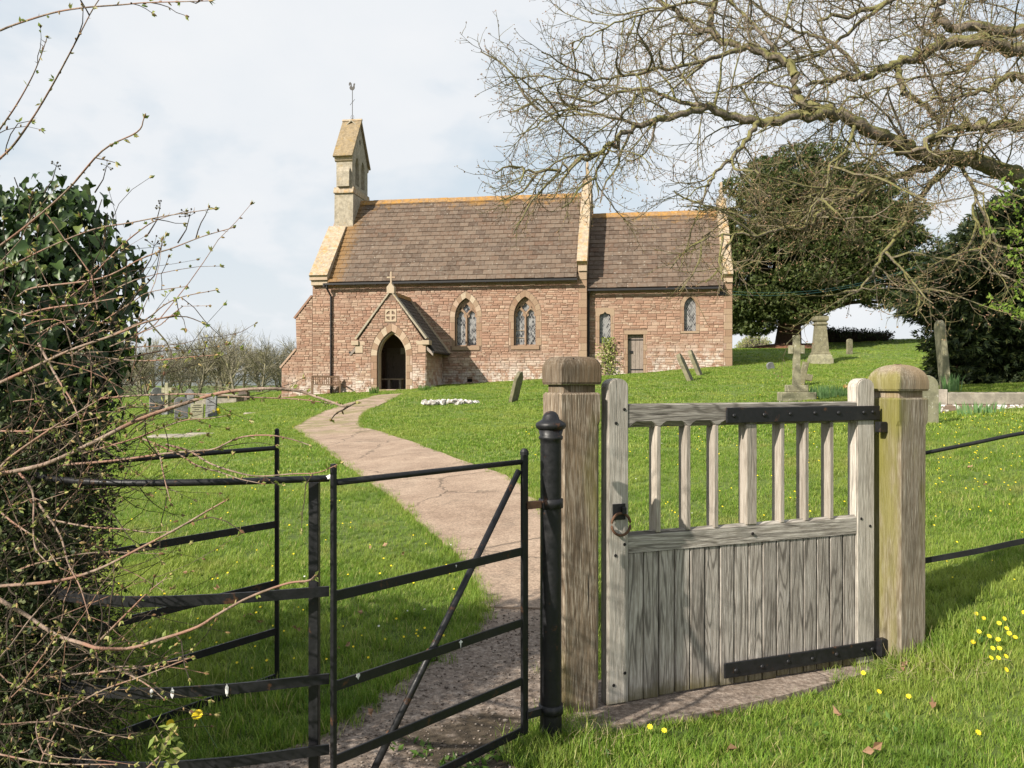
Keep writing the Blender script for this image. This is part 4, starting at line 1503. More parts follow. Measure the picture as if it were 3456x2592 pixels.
B0, B1 = U(1133, 2.3), U(1190, 2.3)
bv0, bv1 = 2.3, 4.7
BT = 13.05
bell = empty('bellcote', (0, 0, 0))
bell.parent = church
MB().prism_yz([(bv0 - .05, 9.0), (bv1 + .05, 9.0), (bv1, 11.4), (bv0, 11.4)], B0 - .06, B1 + .03).build('bellcote_base', M_BELL, bell)
MB().prism_yz([(bv0 - .10, 11.30), (bv0 + .0, 11.55), (bv1, 11.55), (bv1 + .10, 11.30), (bv1 + .1, 11.24), (bv0 - .1, 11.24)], B0 - .09, B1 + .06).build('string_course', M_COPE, bell)


def east_poly(p):
    return p


# the wall of the turret in the v-z plane, thickness along u; openings for the two bells
outer = [(bv0 + .02, 11.56), (bv1 - .02, 11.56), (bv1 - .02, BT), (3.5, BT + 2.05), (bv0 + .02, BT)]
ho = [arch_poly(c, .27, 11.75, 12.72, .52, 6) for c in (3.06, 3.94)]
hole_round = [(3.5 + .13 * math.cos(-t_ * math.pi / 6), 14.1 + .16 * math.sin(-t_ * math.pi / 6)) for t_ in range(12)]
tw = plate('bellcote_wall', outer, ho + [hole_round], 0, B1 - B0 - .06, M_BELL, bell)
tw.rotation_euler = (0, 0, R(90))
tw.location = (B1 - .03, 0, 0)
MB().prism_yz([(bv0 - .12, BT - .02), (bv0 - .06, BT - .16), (bv0 + .018, BT - .22), (bv0 + .018, BT + .02)], B0 - .03, B1 + .0).build('cornice', M_PALE, bell)
MB().prism_yz([(bv1 + .12, BT - .02), (bv1 + .06, BT - .16), (bv1 - .018, BT - .22), (bv1 - .018, BT + .02)], B0 - .03, B1 + .0).build('cornice', M_PALE, bell)
MB().prism_yz([(bv0 - .16, 11.56), (bv0 + .018, 11.56), (bv0 + .018, 12.55), (bv0 - .03, 12.48), (bv0 - .12, 12.34)], B0 + .12, B1 - .14).build('bellcote_pilaster', M_BELL, bell)
for sgn in (-1, 1):
    A, B = np.array([3.5 + sgn * 1.36, BT - .03]), np.array([3.5, BT + 2.20])
    e = (B - A) / np.hypot(*(B - A))
    nr = np.array([-e[1], e[0]])
    nr = nr if nr[1] > 0 else -nr
    MB().prism_yz([tuple(A), tuple(B - (0, .10)), tuple(B + (0, .06)), tuple(A + nr * .11)][::sgn], B0 - .07, B1 + .06).build('bellcote_roof', M_BROOF, bell)
MB().prism_yz([(3.42, BT + 2.2), (3.58, BT + 2.2), (3.54, BT + 2.30), (3.46, BT + 2.30)], B0 - .09, B1 + .08).build('bellcote_ridge', M_COPE, bell)
ub = (B0 + B1) / 2
mb = MB()
for s_ in (-1, 1):
    mb.prism_xz([(ub, BT + 2.24), (ub, BT + 2.16), (ub + s_ * .25, BT + 1.93), (ub + s_ * .28, BT + 1.98)][::s_], 3.30, 3.5)
mb.build('gablet', M_BELL, bell)
for c in (3.06, 3.94):
    MB().lathe([(.02, 12.46), (.10, 12.44), (.13, 12.30), (.15, 12.12), (.21, 11.98), (.20, 11.97), (.05, 11.97)], 0, 0, 14).build('bell', M_VANE, bell, smooth=True).location = (ub, c, 0)
# weathervane
mb = MB()
zt = BT + 2.26
mb.tube([(ub, 3.5, zt), (ub, 3.5, zt + 1.55)], .018, 6)
for s_ in (-1, 1):
    mb.tube([(ub - .17 * s_, 3.5 + .12 * s_, zt + .93 + .10 * s_ * -1), (ub, 3.5, zt + .93)], .012, 5)
    mb.tube([(ub, 3.5, zt + .05), (ub + s_ * .09, 3.5, zt + .12), (ub + s_ * .05, 3.5, zt + .25)], .01, 5)
vane = mb.build('weathervane', M_VANE, bell)
cock = [(-.20, .0), (-.13, -.10), (-.02, -.13), (.08, -.12), (.16, -.02), (.15, .12), (.19, .20), (.13, .23), (.08, .20), (.06, .08), (.0, .02), (-.04, .10), (-.06, .24), (-.13, .30), (-.22, .27), (-.24, .16), (-.20, .10), (-.16, .2), (-.12, .12)]
MB().prism_xz([(ub + x * .8, zt + 1.68 + z) for x, z in cock], 3.485, 3.515).build('weathercock', M_VANE, vane)


# ================================================================== WOODEN GATE AND ITS POSTS
gate = empty('wooden_gate', (G0[0], G0[1], 0), GA, 'weathered silver oak gate with open slats above close vertical planks', 'gate')
GW = 1.724


def gs(px):
    t = (px - CXP) / FPX
    return (G0[1] * t - G0[0]) / (math.cos(GA) - t * math.sin(GA))


def stile(x0, x1, z1):
    a = (x1 - x0) / 2
    pts = [(x0, 0.008), (x1, 0.008)]
    for i in range(9):
        t = i / 8 * math.pi
        pts.append(((x0 + x1) / 2 + a * math.cos(t), z1 - a * .72 + a * .72 * math.sin(t)))
    bm = bmesh.new()
    f = bm.faces.new([bm.verts.new((p[0], 0, p[1])) for p in pts])
    r = bmesh.ops.extrude_face_region(bm, geom=[f])
    bmesh.ops.translate(bm, verts=[v for v in r['geom'] if isinstance(v, bmesh.types.BMVert)], vec=(0, .078, 0))
    bmesh.ops.recalc_face_normals(bm, faces=bm.faces)
    ed = [e for e in bm.edges if abs(e.verts[0].co.y - e.verts[1].co.y) < 1e-6]
    bmesh.ops.bevel(bm, geom=ed, offset=.006, segments=2, affect='EDGES')
    return MB().bm(bm).build('stile', M_OAK_STILE, gate)


S0, S1 = .117, 1.594
stile(0, S0, 1.628)
stile(S1, GW, 1.632)
# slats between the rails
mun = (gs(2520), gs(2557))
SL = [gs(2232), gs(2333), gs(2427), gs(2650), gs(2732), gs(2816)]
for x in SL:
    MB().bbox(x - .027, x, .004, .078, .846, 1.385, .003).build('slat', M_OAK_SLAT, gate)
MB().bbox(mun[0], mun[1], .002, .076, .8465, 1.386, .006).build('muntin', M_OAK_SLAT, gate)
# top rail with its underside chamfered in a shallow scallop between the slats
xs = sorted([S0 + .001] + [x - .01 for x in SL] + [sum(mun) / 2] + [S1 - .001])
top, bot, cham = 1.500, 1.380, []
prof = []
for a, c in zip(xs[:-1], xs[1:]):
    for i in range(8):
        prof.append((a + (c - a) * i / 8, .034 * min(1.0, 1.6 * math.sin(math.pi * i / 8)) if i else 0))
prof.append((xs[-1], 0))
mb = MB()
v = []
for x, d in prof:
    v += [(x, .004, bot + d * .95), (x, .004 + d, bot + d * .05), (x, .074, bot), (x, .074, top - .004), (x, .068, top), (x, .010, top), (x, .004, top - .006)]
n = len(prof)
q = [(i * 7 + j, i * 7 + (j + 1) % 7, i * 7 + 7 + (j + 1) % 7, i * 7 + 7 + j) for i in range(n - 1) for j in range(7)]
mb.add(v, [qq[::-1] for qq in q], ngons=[list(range(7)), list(range(7 * n - 1, 7 * n - 8, -1))])
mb.build('top_rail', M_OAK_RAIL, gate)
mb = MB()
mb.add([(S0 + .001, y, z) for y, z in ((.006, .752), (.074, .752), (.074, .846), (.022, .858), (.006, .842))] +
       [(S1 - .001, y, z) for y, z in ((.006, .752), (.074, .752), (.074, .846), (.022, .858), (.006, .842))],
       [(i, i + 5, (i + 1) % 5 + 5, (i + 1) % 5) for i in range(5)], ngons=[[0, 1, 2, 3, 4], [9, 8, 7, 6, 5]])
mb.build('middle_rail', M_OAK_RAIL, gate)
MB().bbox(S0 + .001, S1 - .001, .046, .076, .05, .15, .003).build('bottom_rail', M_OAK_RAIL, gate)
pw = (S1 - S0) / 16
for k in range(16):
    x = S0 + k * pw
    zb = .004 + random.uniform(0, .012)
    y = .012 + random.uniform(-.0015, .0025)
    bm = bmesh.new()
    MBX = [(x + .0022, y), (x + pw - .0022, y), (x + pw - .0022, y + .026), (x + .0022, y + .026)]
    MB().bbox(x + .0036, x + pw - .0036, y, y + .026, zb, .7505, .0035).box(x + pw - .0034, x + pw + .0034, y + .016, y + .022, zb, .745).build('plank', M_OAK_PLANK, gate)
    bm.free()
# iron straps with bolts
for z0, z1, p0, bolts in ((1.394, 1.476, 2448, (2473, 2575, 2662, 2745, 2825, 2910, 2940)), (.054, .134, 2441, (2479, 2567, 2655, 2737, 2818, 2905, 2938))):
    st_ = MB().bbox(gs(p0), GW + .028, -.013, -.001, z0, z1, .003).build('hinge_strap', M_IRON, gate)
    for p in bolts:
        r = random.uniform(.010, .0135)
        mb = MB().lathe([(r, 0), (r * .95, r * .25), (r * .7, r * .5), (r * .3, r * .66), (.001, r * .7)], 0, 0, 12)
        o = mb.build('bolt', M_IRON, st_, smooth=True)
        o.location = (gs(p), -.013, (z0 + z1) / 2 + random.uniform(-.006, .006))
        o.rotation_euler = (R(90), 0, 0)
# oak pegs
for x, z in ((.092, 1.473), (.045, 1.405), (.093, .800), (.042, .748), (.095, .158), (.032, .105), (GW - .10, .835), (GW - .035, .79), (mun[0] + .04, .800)):
    o = MB().lathe([(.0085, 0), (.0085, .004), (.007, .006)], 0, 0, 10).build('peg', M_DARK, gate)
    o.location = (x, .003, z)
    o.rotation_euler = (R(90), 0, 0)
# ring latch
la = empty('latch', (.058, 0, 0))
la.parent = gate
MB().bbox(-.035, .038, -.007, -.0005, .925, 1.005, .002).build('latch_plate', M_IRON, la)
MB().bbox(.006, .030, -.034, -.0075, .955, .990, .004).build('latch_boss', M_IRON, la)
ring = [(.004 + .049 * math.cos(t), -.020 - .006 * math.cos(t), .905 + .055 * math.sin(t)) for t in np.linspace(math.pi / 2 + .0, math.pi / 2 + 2 * math.pi, 33)]
MB().tube(ring, .0068, 8, cap=False).build('latch_ring', M_RUST, la, smooth=True)


def gate_post(x0, y0, size, zb, sh, nk, cb, ct, mat, label, dome):
    r = empty('gate_post', (x0, y0, 0), GA, label, 'gate post')
    ch = .016
    c = size / 2

    def ring(half, z, cut):
        h, k = half, cut
        return [(c + sx * (h - (k if i else 0)), c + sy * (h - (0 if i else k)), z) for sx, sy, i in
                ((-1, -1, 1), (1, -1, 1), (1, -1, 0), (1, 1, 0), (1, 1, 1), (-1, 1, 1), (-1, 1, 0), (-1, -1, 0))]

    def loft(rings):
        v = [p for rg in rings for p in rg]
        m = 8
        q = [(i * m + j, i * m + (j + 1) % m, i * m + m + (j + 1) % m, i * m + m + j) for i in range(len(rings) - 1) for j in range(m)]
        return MB().add(v, q, ngons=[list(range(m - 1, -1, -1)), list(range((len(rings) - 1) * m, len(rings) * m))])
    h = size / 2
    loft([ring(h - .004, zb, .022), ring(h - .002, sh - .16, .020), ring(h - .001, sh - .13, .005), ring(h, sh - .01, .005), ring(h - .008, sh, .008)]).build('shaft', mat, r)
    loft([ring(h - .020, sh + .0005, .006), ring(h - .020, cb - .0005, .006)]).build('neck', mat, r)
    rg = [ring(h - .002, cb, .004), ring(h + .003, cb + .012, .005)]
    n = 10
    H = ct - cb
    for i in range(n + 1):
        t = i / n
        if dome:
            hh = (h + .004) * (1 - .80 * (1 - math.cos(t * math.pi / 2)) ** 1.15)
            z = cb + H * (.30 + .70 * math.sin(t * math.pi / 2))
        else:
            hh = (h + .004) * (1 - .34 * (1 - math.cos(t * math.pi / 2)) ** 1.1)
            z = cb + H * (.55 + .45 * math.sin(t * math.pi / 2))
        rg.append(ring(max(hh, .02), z, .006 + .02 * t))
    rg.append(ring(rg[-1][1][0] - c - .02 if False else .02, ct + .003, .004))
    loft(rg).build('cap', mat, r)
    return r


LP = gate_post(.236, 3.975, .218, -.35, 1.558, 0, 1.597, 1.734, M_OAK_POST, 'brown oak gate post beside the black iron post, low square cap', False)
RP = gate_post(2.168, 4.625, .228, -.35, 1.522, 0, 1.560, 1.712, M_OAK_POST2, 'greenish oak gate post with domed cap at the hinge side of the gate', True)
# hinge pin for the gate
MB().bbox(-.060, -.003, .075, .115, 1.325, 1.385, .004).build('hinge_pin', M_IRON, RP)
MB().bbox(-.050, -.003, .075, .115, .05, .15, .004).build('hinge_pin', M_IRON, RP)

# ================================================================== IRON POST, SWING GATE, ENCLOSURE, RAILING
IPX, IPY = .176, 3.74
ip = empty('iron_post', (IPX, IPY, 0), 0, 'round black cast iron post with moulded cap against the oak post', 'post')
MB().lathe([(.050, -.3), (.050, .02), (.0485, .3), (.048, 1.33), (.049, 1.345), (.055, 1.352), (.055, 1.362), (.050, 1.368), (.056, 1.392)], 0, 0, 24).build('shaft', M_IRON, ip, smooth=True)
MB().lathe([(.056, 1.3925), (.066, 1.400), (.070, 1.412), (.066, 1.424), (.052, 1.432), (.040, 1.440), (.034, 1.458), (.024, 1.471), (.010, 1.477), (.001, 1.478)], 0, 0, 24).build('cap', M_IRON, ip, smooth=True)
HA, HB = np.array([.055, 3.66]), np.array([-.622, 2.875])        # hinge and free end of the iron gate
for z in (1.06, .13):
    mb = MB()
    mb.lathe([(.0485, z - .022), (.056, z - .02), (.056, z + .02), (.0485, z + .022)], 0, 0, 20)
    mb.build('collar', M_IRON, ip, smooth=True)
    d = (HA - [IPX, IPY])
    MB().bar([(d[0] * .42, d[1] * .42, z), (d[0] * .93, d[1] * .93, z)], .013, .016).build('hinge', M_RUST if z > 1 else M_IRON, ip)

ig = empty('iron_gate', (HA[0], HA[1], 0), math.atan2(*(HB - HA)[::-1]), 'black iron swing gate with a diagonal brace hung on the iron post', 'gate')
GL = float(np.hypot(*(HB - HA)))
MB().bbox(-.020, .020, -.008, .008, .045, 1.285, .003).lathe([(.020, 1.285), (.020, 1.30), (.012, 1.312), (.001, 1.315)], 0, 0, 10).build('hinge_stile', M_IRON, ig)
MB().bbox(GL - .009, GL + .009, -.009, .009, -.02, 1.322, .002).build('free_stile', M_IRON, ig)
MB().tube([(.021, 0, 1.256), (GL - .01, 0, 1.256)], .0118, 10).build('top_bar', M_IRON, ig, smooth=True)
for z in (.860, .545, .286, .066):
    MB().bbox(.021, GL - .0095, -.0045, .0045, z - .018, z + .018, .0015).build('bar', M_IRON, ig)
br = [(.022, -.014, 1.215), (GL * .28, -.0155, .89), (GL * .985, -.0155, -.015)]
a_, c_ = np.array(br[0]), np.array([GL * .955, -.0150, .0])
MB().tube([a_, c_], .0145, 8).build('brace', M_IRON, ig, smooth=True)
for z in (.860, .545, .286):
    s = (a_[2] - z) / (a_[2] - c_[2])
    o = MB().lathe([(.012, 0), (.010, .004), (.004, .006), (.001, .0062)], 0, 0, 10).build('rivet', M_RUST, ig, smooth=True)
    o.location = (a_[0] + (c_[0] - a_[0]) * s, -.029, z)
    o.rotation_euler = (R(90), 0, 0)

en = empty('iron_enclosure', (-1.0, 2.8, 0), 0, 'black iron hoop fence of the kissing gate, half hidden in the hedge', 'fence')
EO = np.array([-1.0, 2.8, 0])
hoop = catmull(np.array([(-.655, 2.955), (-1.02, 2.845), (-1.36, 2.82), (-1.66, 2.96), (-1.85, 3.22), (-1.80, 3.52), (-1.60, 3.86), (-1.245, 4.37)]), 10)
hoop = np.c_[hoop, np.zeros(len(hoop))] - EO
MB().tube(hoop + [0, 0, 1.262], .0122, 10).build('top_rail', M_IRON, en, smooth=True)
for z in (.858, .545, .292, .05):
    MB().bar(hoop + [0, 0, z], .0045, .018).build('rail', M_IRON, en)
p0 = np.array([-.715, 2.985, 0]) - EO
MB().bbox(p0[0] - .018, p0[0] + .018, p0[1] - .018, p0[1] + .018, -.3, 1.247, .003).build('post', M_IRON, en)
p1 = np.array([-1.245, 4.37, 0]) - EO
MB().bbox(p1[0] - .011, p1[0] + .011, p1[1] - .011, p1[1] + .011, -.3, 1.345, .003).lathe([(.0125, 1.345), (.0125, 1.36), (.001, 1.366)], p1[0], p1[1], 10).build('end_standard', M_IRON, en)
for i in (38,):
    p = hoop[i]
    MB().bbox(p[0] - .016, p[0] + .016, p[1] - .016, p[1] + .016, -.3, 1.249, .003).build('standard', M_IRON, en)


def splat(parent, p, r, drip, off):
    rr = random.Random(int(p[0] * 999))
    pts = []
    for i in range(12):
        t = i / 12 * 2 * math.pi
        q = r * rr.uniform(.6, 1.2)
        pts.append((p[0] + q * math.cos(t), off, p[2] + q * .8 * math.sin(t) - (drip if i == 9 else 0)))
    bm = bmesh.new()
    f = bm.faces.new([bm.verts.new(v) for v in pts])
    x = bmesh.ops.extrude_face_region(bm, geom=[f])
    bmesh.ops.translate(bm, verts=[v for v in x['geom'] if isinstance(v, bmesh.types.BMVert)], vec=(0, .002 if off > 0 else -.002, 0))
    MB().bm(bm).build('bird_dropping', M_SPLAT, parent)


splat(ig, (GL * .395, 0, .553), .009, .020, .0047)
splat(ig, (GL * .90, 0, .555), .011, .006, .0047)
splat(ig, (GL * .42, 0, .868), .004, .004, .0047)
for i_, dr in ((9, .025), (14, .02), (16, .012)):
    q_ = hoop[i_]
    bm = bmesh.new()
    bmesh.ops.create_icosphere(bm, subdivisions=1, radius=1)
    o = MB().bm(bm).build('bird_dropping', M_SPLAT, en)
    o.location = (q_[0], q_[1] - .005, .553 - dr * .4)
    o.scale = (.007, .0022, .010 + dr * .5)
bm = bmesh.new()
bmesh.ops.create_icosphere(bm, subdivisions=1, radius=1)
o = MB().bm(bm).build('bird_dropping', M_SPLAT, en)
o.location = (hoop[0][0] + .004, hoop[0][1] - .006, 1.266)
o.scale = (.018, .010, .011)
ir = empty('iron_railing', (2.43, 4.80, 0), 0, 'two thin black iron rails running off to the right of the domed gate post', 'railing')
P_ = lambda *p: [np.array(q) - (2.43, 4.80, 0) for q in p]
MB().tube(catmull(P_((2.30, 4.76, 1.185), (2.68, 4.76, 1.262), (2.95, 4.77, 1.315), (3.6, 4.80, 1.42), (5.0, 4.9, 1.62)), 6), .0115, 8).build('top_rail', M_IRON, ir, smooth=True)
MB().bar(catmull(P_((2.30, 4.76, .566), (2.68, 4.76, .635), (2.95, 4.77, .690), (3.6, 4.80, .80), (5.0, 4.9, 1.0)), 6), .0045, .016).build('lower_rail', M_IRON, ir)
for x in (3.75, 5.0):
    z = float(ground(x, 4.82))
    p = np.array([x, 4.82, 0]) - (2.43, 4.80, 0)
    MB().bbox(p[0] - .014, p[0] + .014, p[1] - .011, p[1] + .011, z - .2, z + 1.08, .002).build('standard', M_IRON, ir)


# ================================================================== CHURCHYARD
def place(px, py, dY=0.0):
    p = gpt(px, py)
    return p, p[1] / FPX          # ground point, metres per photograph pixel there


def slab_poly(w_, h, top):
    a = w_ / 2
    if top == 'round':
        return [(-a, 0), (a, 0)] + [(a * math.cos(t), h - a * .7 + a * .7 * math.sin(t)) for t in np.linspace(0, math.pi, 11)]
    if top == 'point':
        return [(-a, 0), (a, 0), (a, h * .80), (a * .72, h * .86), (a * .45, h * .97), (0, h), (-a * .45, h * .97), (-a * .72, h * .86), (-a, h * .80)]
    if top == 'shoulder':
        return [(-a, 0), (a, 0), (a, h * .84), (a * .72, h * .84)] + [(a * .72 * math.cos(t), h * .84 + h * .16 * math.sin(t)) for t in np.linspace(0.2, math.pi - .2, 9)] + [(-a * .72, h * .84), (-a, h * .84)]
    return [(-a, 0), (a, 0), (a, h), (-a, h)]


def headstone(px, py, w_, h, th, rz, lean, mat, label, top='round', sink=.25, roll=0.0, name='headstone'):
    p, s = place(px, py)
    poly = [(x, z - sink if z < .01 else z) for x, z in slab_poly(w_, h, top)]
    bm = bmesh.new()
    f = bm.faces.new([bm.verts.new((x, -th / 2, z)) for x, z in poly])
    r = bmesh.ops.extrude_face_region(bm, geom=[f])
    bmesh.ops.translate(bm, verts=[v for v in r['geom'] if isinstance(v, bmesh.types.BMVert)], vec=(0, th, 0))
    bmesh.ops.recalc_face_normals(bm, faces=bm.faces)
    bmesh.ops.bevel(bm, geom=[e for e in bm.edges if abs(e.verts[0].co.y - e.verts[1].co.y) < 1e-6], offset=min(.012, th * .15), segments=1, affect='EDGES')
    o = MB().bm(bm).build(name, mat)
    o.location = p
    o.rotation_euler = (R(lean), R(roll), R(rz))
    return tag(o, label, 'headstone')


headstone(1732, 1356, .55, 100 * 25.5 / FPX * 1.08, .11, 68, 17, M_GRAVE, 'leaning mossy headstone alone on the lawn right of the white stone mound', 'point', roll=-8)
headstone(2330, 1285, .66, 1.06, .14, 68, -24, M_GRAVE, 'nearer of two headstones leaning to the left by the chancel wall', 'shoulder')
headstone(2362, 1266, .66, 1.08, .14, 68, -22, M_GRAVE, 'farther of two headstones leaning to the left by the chancel wall', 'point')
headstone(2602, 1246, .34, .30, .10, 20, 0, M_GREY, 'tiny tilted grave marker in the grass left of the stone cross', 'round', roll=-16)
headstone(2867, 1195, .30, .78, .12, 8, 0, M_GRAVE, 'small upright grave marker on the slope right of the pedestal monument', 'round')
p, s = place(3190, 1318)
headstone(3192, 1318, .62, 238 * s, .115, 76, -5, M_CROSS, 'tall narrow headstone seen edge on before the dark conifer', 'round')
headstone(3118, 1432, .50, .78, .09, 14, 0, M_CROSS, 'pale headstone mostly hidden behind the domed gate post', 'round')


def part_at(name, mb, mat, parent, smooth=False):
    return mb.build(name, mat, parent, smooth)


# stone cross on steps
p, s = place(2688, 1352)
cr = empty('stone_cross', p, R(-8), 'lichened stone cross on stepped base standing in the lawn', 'cross')
H = 220 * s
for nm, w_, z0, z1 in (('step', .41, -.2, .13 * H), ('plinth', .25, .13 * H + .001, .24 * H)):
    MB().bbox(-w_, w_, -w_, w_, z0, z1, .015).build(nm, M_CROSS, cr)
MB().prism_xz([(-.095, .24 * H + .001), (.095, .24 * H + .001), (.080, .675 * H), (.080, H), (-.080, H), (-.080, .675 * H)], -.075, .075).build('shaft', M_CROSS, cr)
for sg in (-1, 1):
    a0, a1 = sorted((sg * .082, sg * .195))
    MB().bbox(a0, a1, -.073, .073, .715 * H, .845 * H, .01).build('cross_arm', M_CROSS, cr)
p, s = place(2702, 1303)
c2 = empty('stone_cross', p, R(-6), 'dark short cross leaning to the right behind the lichened stone cross', 'cross')
c2.rotation_euler = (0, R(12), R(-6))
MB().bbox(-.09, .09, -.08, .08, -.2, 82 * s, .01).build('shaft', M_GRAVE, c2)
for sg in (-1, 1):
    a0, a1 = sorted((sg * .092, sg * .29))
    MB().bbox(a0, a1, -.08, .08, 22 * s, 44 * s, .01).build('cross_arm', M_GRAVE, c2)

# pedestal monument
p, s = place(2768, 1226)
mo = empty('pedestal_monument', p, R(-10), 'tall tapering stone pedestal with a moulded top near the yew', 'monument')


def sq(mb, prof):
    v = [(sx * r, sy * r, z) for r, z in prof for sx, sy in ((-1, -1), (1, -1), (1, 1), (-1, 1))]
    n = len(prof)
    q = [(i * 4 + j, i * 4 + (j + 1) % 4, i * 4 + 4 + (j + 1) % 4, i * 4 + 4 + j) for i in range(n - 1) for j in range(4)]
    return mb.add(v, q, ngons=[[3, 2, 1, 0], [4 * n - 4, 4 * n - 3, 4 * n - 2, 4 * n - 1]])


H = 158 * s
sq(MB(), [(.50, -.25), (.50, .10 * H), (.46, .105 * H), (.45, .16 * H), (.40, .18 * H)]).build('base', M_CROSS, mo)
sq(MB(), [(.40, .181 * H), (.385, .22 * H), (.34, .235 * H), (.24, .80 * H)]).build('shaft', M_GRAVE, mo)
sq(MB(), [(.24, .801 * H), (.30, .82 * H), (.30, .845 * H), (.25, .86 * H), (.25, .88 * H), (.31, .90 * H), (.33, .925 * H), (.33, .99 * H), (.28, H)]).build('capital', M_GRAVE, mo)

# white painted mound of stones
p, s = place(1520, 1367)
wm = empty('stone_mound', p, R(-5), 'low grave mound of white stones on the lawn left of the leaning headstone', 'grave mound')
r_ = random.Random(5)
for k in range(46):
    u_, v_ = r_.uniform(-1, 1), r_.uniform(-1, 1)
    if u_ * u_ + v_ * v_ > 1:
        continue
    bm = bmesh.new()
    bmesh.ops.create_icosphere(bm, subdivisions=1, radius=1.0)
    for vv in bm.verts:
        vv.co *= r_.uniform(.8, 1.15)
    o = MB().bm(bm).build('stone', M_MOUND, wm)
    o.location = (u_ * .86, v_ * .55, .02 + .10 * (1 - u_ * u_ * .6 - v_ * v_ * .6))
    o.scale = (r_.uniform(.10, .19), r_.uniform(.10, .16), r_.uniform(.07, .12))
    o.rotation_euler = (r_.uniform(-.3, .3), r_.uniform(-.3, .3), r_.uniform(0, 3))

# kerbed grave plot on the right
p, s = place(3146, 1396)
kb = empty('kerbed_grave', p, R(-2), 'granite kerbed grave on a white blotched stone base before the conifer', 'grave')
MB().bbox(.02, 3.6, .0, 1.6, -.3, .165, .02).build('plinth', M_WHITE, kb)
MB().bbox(.0, .30, .02, 1.5, .166, .45, .012).build('corner_block', M_GRANITE, kb)
MB().bbox(.305, 3.5, .03, .30, .166, .385, .012).build('kerb', M_KERB, kb)
MB().bbox(.305, 3.5, 1.2, 1.5, .166, .385, .012).build('kerb', M_KERB, kb)

# graves on the left, seen through the hedge
p, s = place(566, 1400)
lc_ = empty('stone_cross', p, R(-25), 'pale square stone cross shaft beyond the hedge, left of the grey headstones', 'cross')
MB().bbox(-.16, .16, -.16, .16, -.2, .22, .01).build('plinth', M_GREY, lc_)
MB().bbox(-.085, .085, -.07, .07, .221, 108 * s, .01).build('shaft', M_CROSS, lc_)
MB().bbox(-.27, -.087, -.07, .07, 74 * s, 92 * s, .01).bbox(.087, .27, -.07, .07, 74 * s, 92 * s, .01).build('cross_arm', M_CROSS, lc_)


def grave_lines(o, w_, h, n, y):
    mb = MB()
    for k in range(n):
        l = w_ * (.30 + .12 * math.sin(k * 2.3))
        z = h * (.88 - .13 * k)
        mb.add([(-l, y, z), (l, y, z), (l, y, z + .018), (-l, y, z + .018)], [(0, 1, 2, 3)])
    mb.build('inscription', M_DARK, o, kind='stuff')


h1 = headstone(612, 1416, .46, 70 * s, .09, 24, -3, M_GREY, 'dark grey headstone beside the pale cross shaft beyond the hedge', 'round')
headstone(585, 1380, .50, 84 * s, .09, 14, 2, M_GRAVE, 'brown headstone standing behind the pale cross shaft beyond the hedge', 'shoulder')
headstone(640, 1376, .44, 72 * s, .09, -6, 0, M_GREY, 'slim grey headstone behind the low inscribed headstone', 'point')
h2 = headstone(664, 1418, .44, 50 * s, .09, 6, -10, M_CROSS, 'low pale inscribed headstone left of the yellow grave flowers', 'flat')
grave_lines(h2, .44, 50 * s, 4, -.052)
h3 = headstone(712, 1410, .42, 76 * s, .09, -14, -4, M_GREY, 'upright grey inscribed headstone directly behind the yellow grave flowers', 'flat')
grave_lines(h3, .42, 76 * s, 4, -.052)
headstone(530, 1402, .55, 95 * s, .10, 30, 0, M_GREY, 'grey headstone at the edge of the hedge, left of the pale cross shaft', 'shoulder')
p, s = place(742, 1363)
ct = empty('chest_tomb', p, R(-4), 'low chest tomb with flat stone lid on the lawn by the orchard', 'tomb')
MB().bbox(-1.0, 1.0, -.45, .45, -.3, 24 * s, .02).build('chest', M_KERB, ct)
MB().bbox(-1.1, 1.1, -.54, .54, 24 * s + .001, 24 * s + .12, .02).build('lid', M_CROSS, ct)
p, s = place(824, 1354)
dk = MB().bbox(-.22, .22, -.2, .2, -.2, 33 * s, .02).build('grave_block', M_DEAD)
dk.location = p
dk.data.materials[0] = mat_lichen_stone('dark_block_stone', (0.12, 0.09, 0.075), 0.1)
tag(dk, 'small dark stone block at the right end of the chest tomb', 'grave block')
for (px, py, w_, lab) in ((605, 1474, .80, 'flat ledger stone sunk in the grass beyond the iron hoop fence'), (678, 1468, .42, 'small flat stone sunk in the grass right of the flat ledger stone'),
                          (850, 1397, .30, 'small flat stone in the grass right of the yellow grave flowers')):
    p, s = place(px, py)
    bm = bmesh.new()
    bmesh.ops.create_icosphere(bm, subdivisions=2, radius=1)
    for vv in bm.verts:
        vv.co = Vector((vv.co.x * w_, vv.co.y * w_ * .6, max(-.08, min(vv.co.z * .2, .045))))
    o = MB().bm(bm).build('ledger_stone', M_KERB)
    o.location = p
    o.rotation_euler = (0, 0, R(random.uniform(-10, 10)))
    tag(o, lab, 'ledger stone')


def flower_mesh(r=.011, n=8, mat=M_YELLOW):
    mb = MB()
    for k in range(n):
        a = k * 2 * math.pi / n
        c, s_ = math.cos(a), math.sin(a)
        t = .36 * r
        mb.add([(0, 0, 0), (c * r * .6 - s_ * t, s_ * r * .6 + c * t, .3 * r), (c * r, s_ * r, .28 * r), (c * r * .6 + s_ * t, s_ * r * .6 - c * t, .3 * r)], [(0, 3, 2, 1)])
    return mb.mesh('flower', mat)


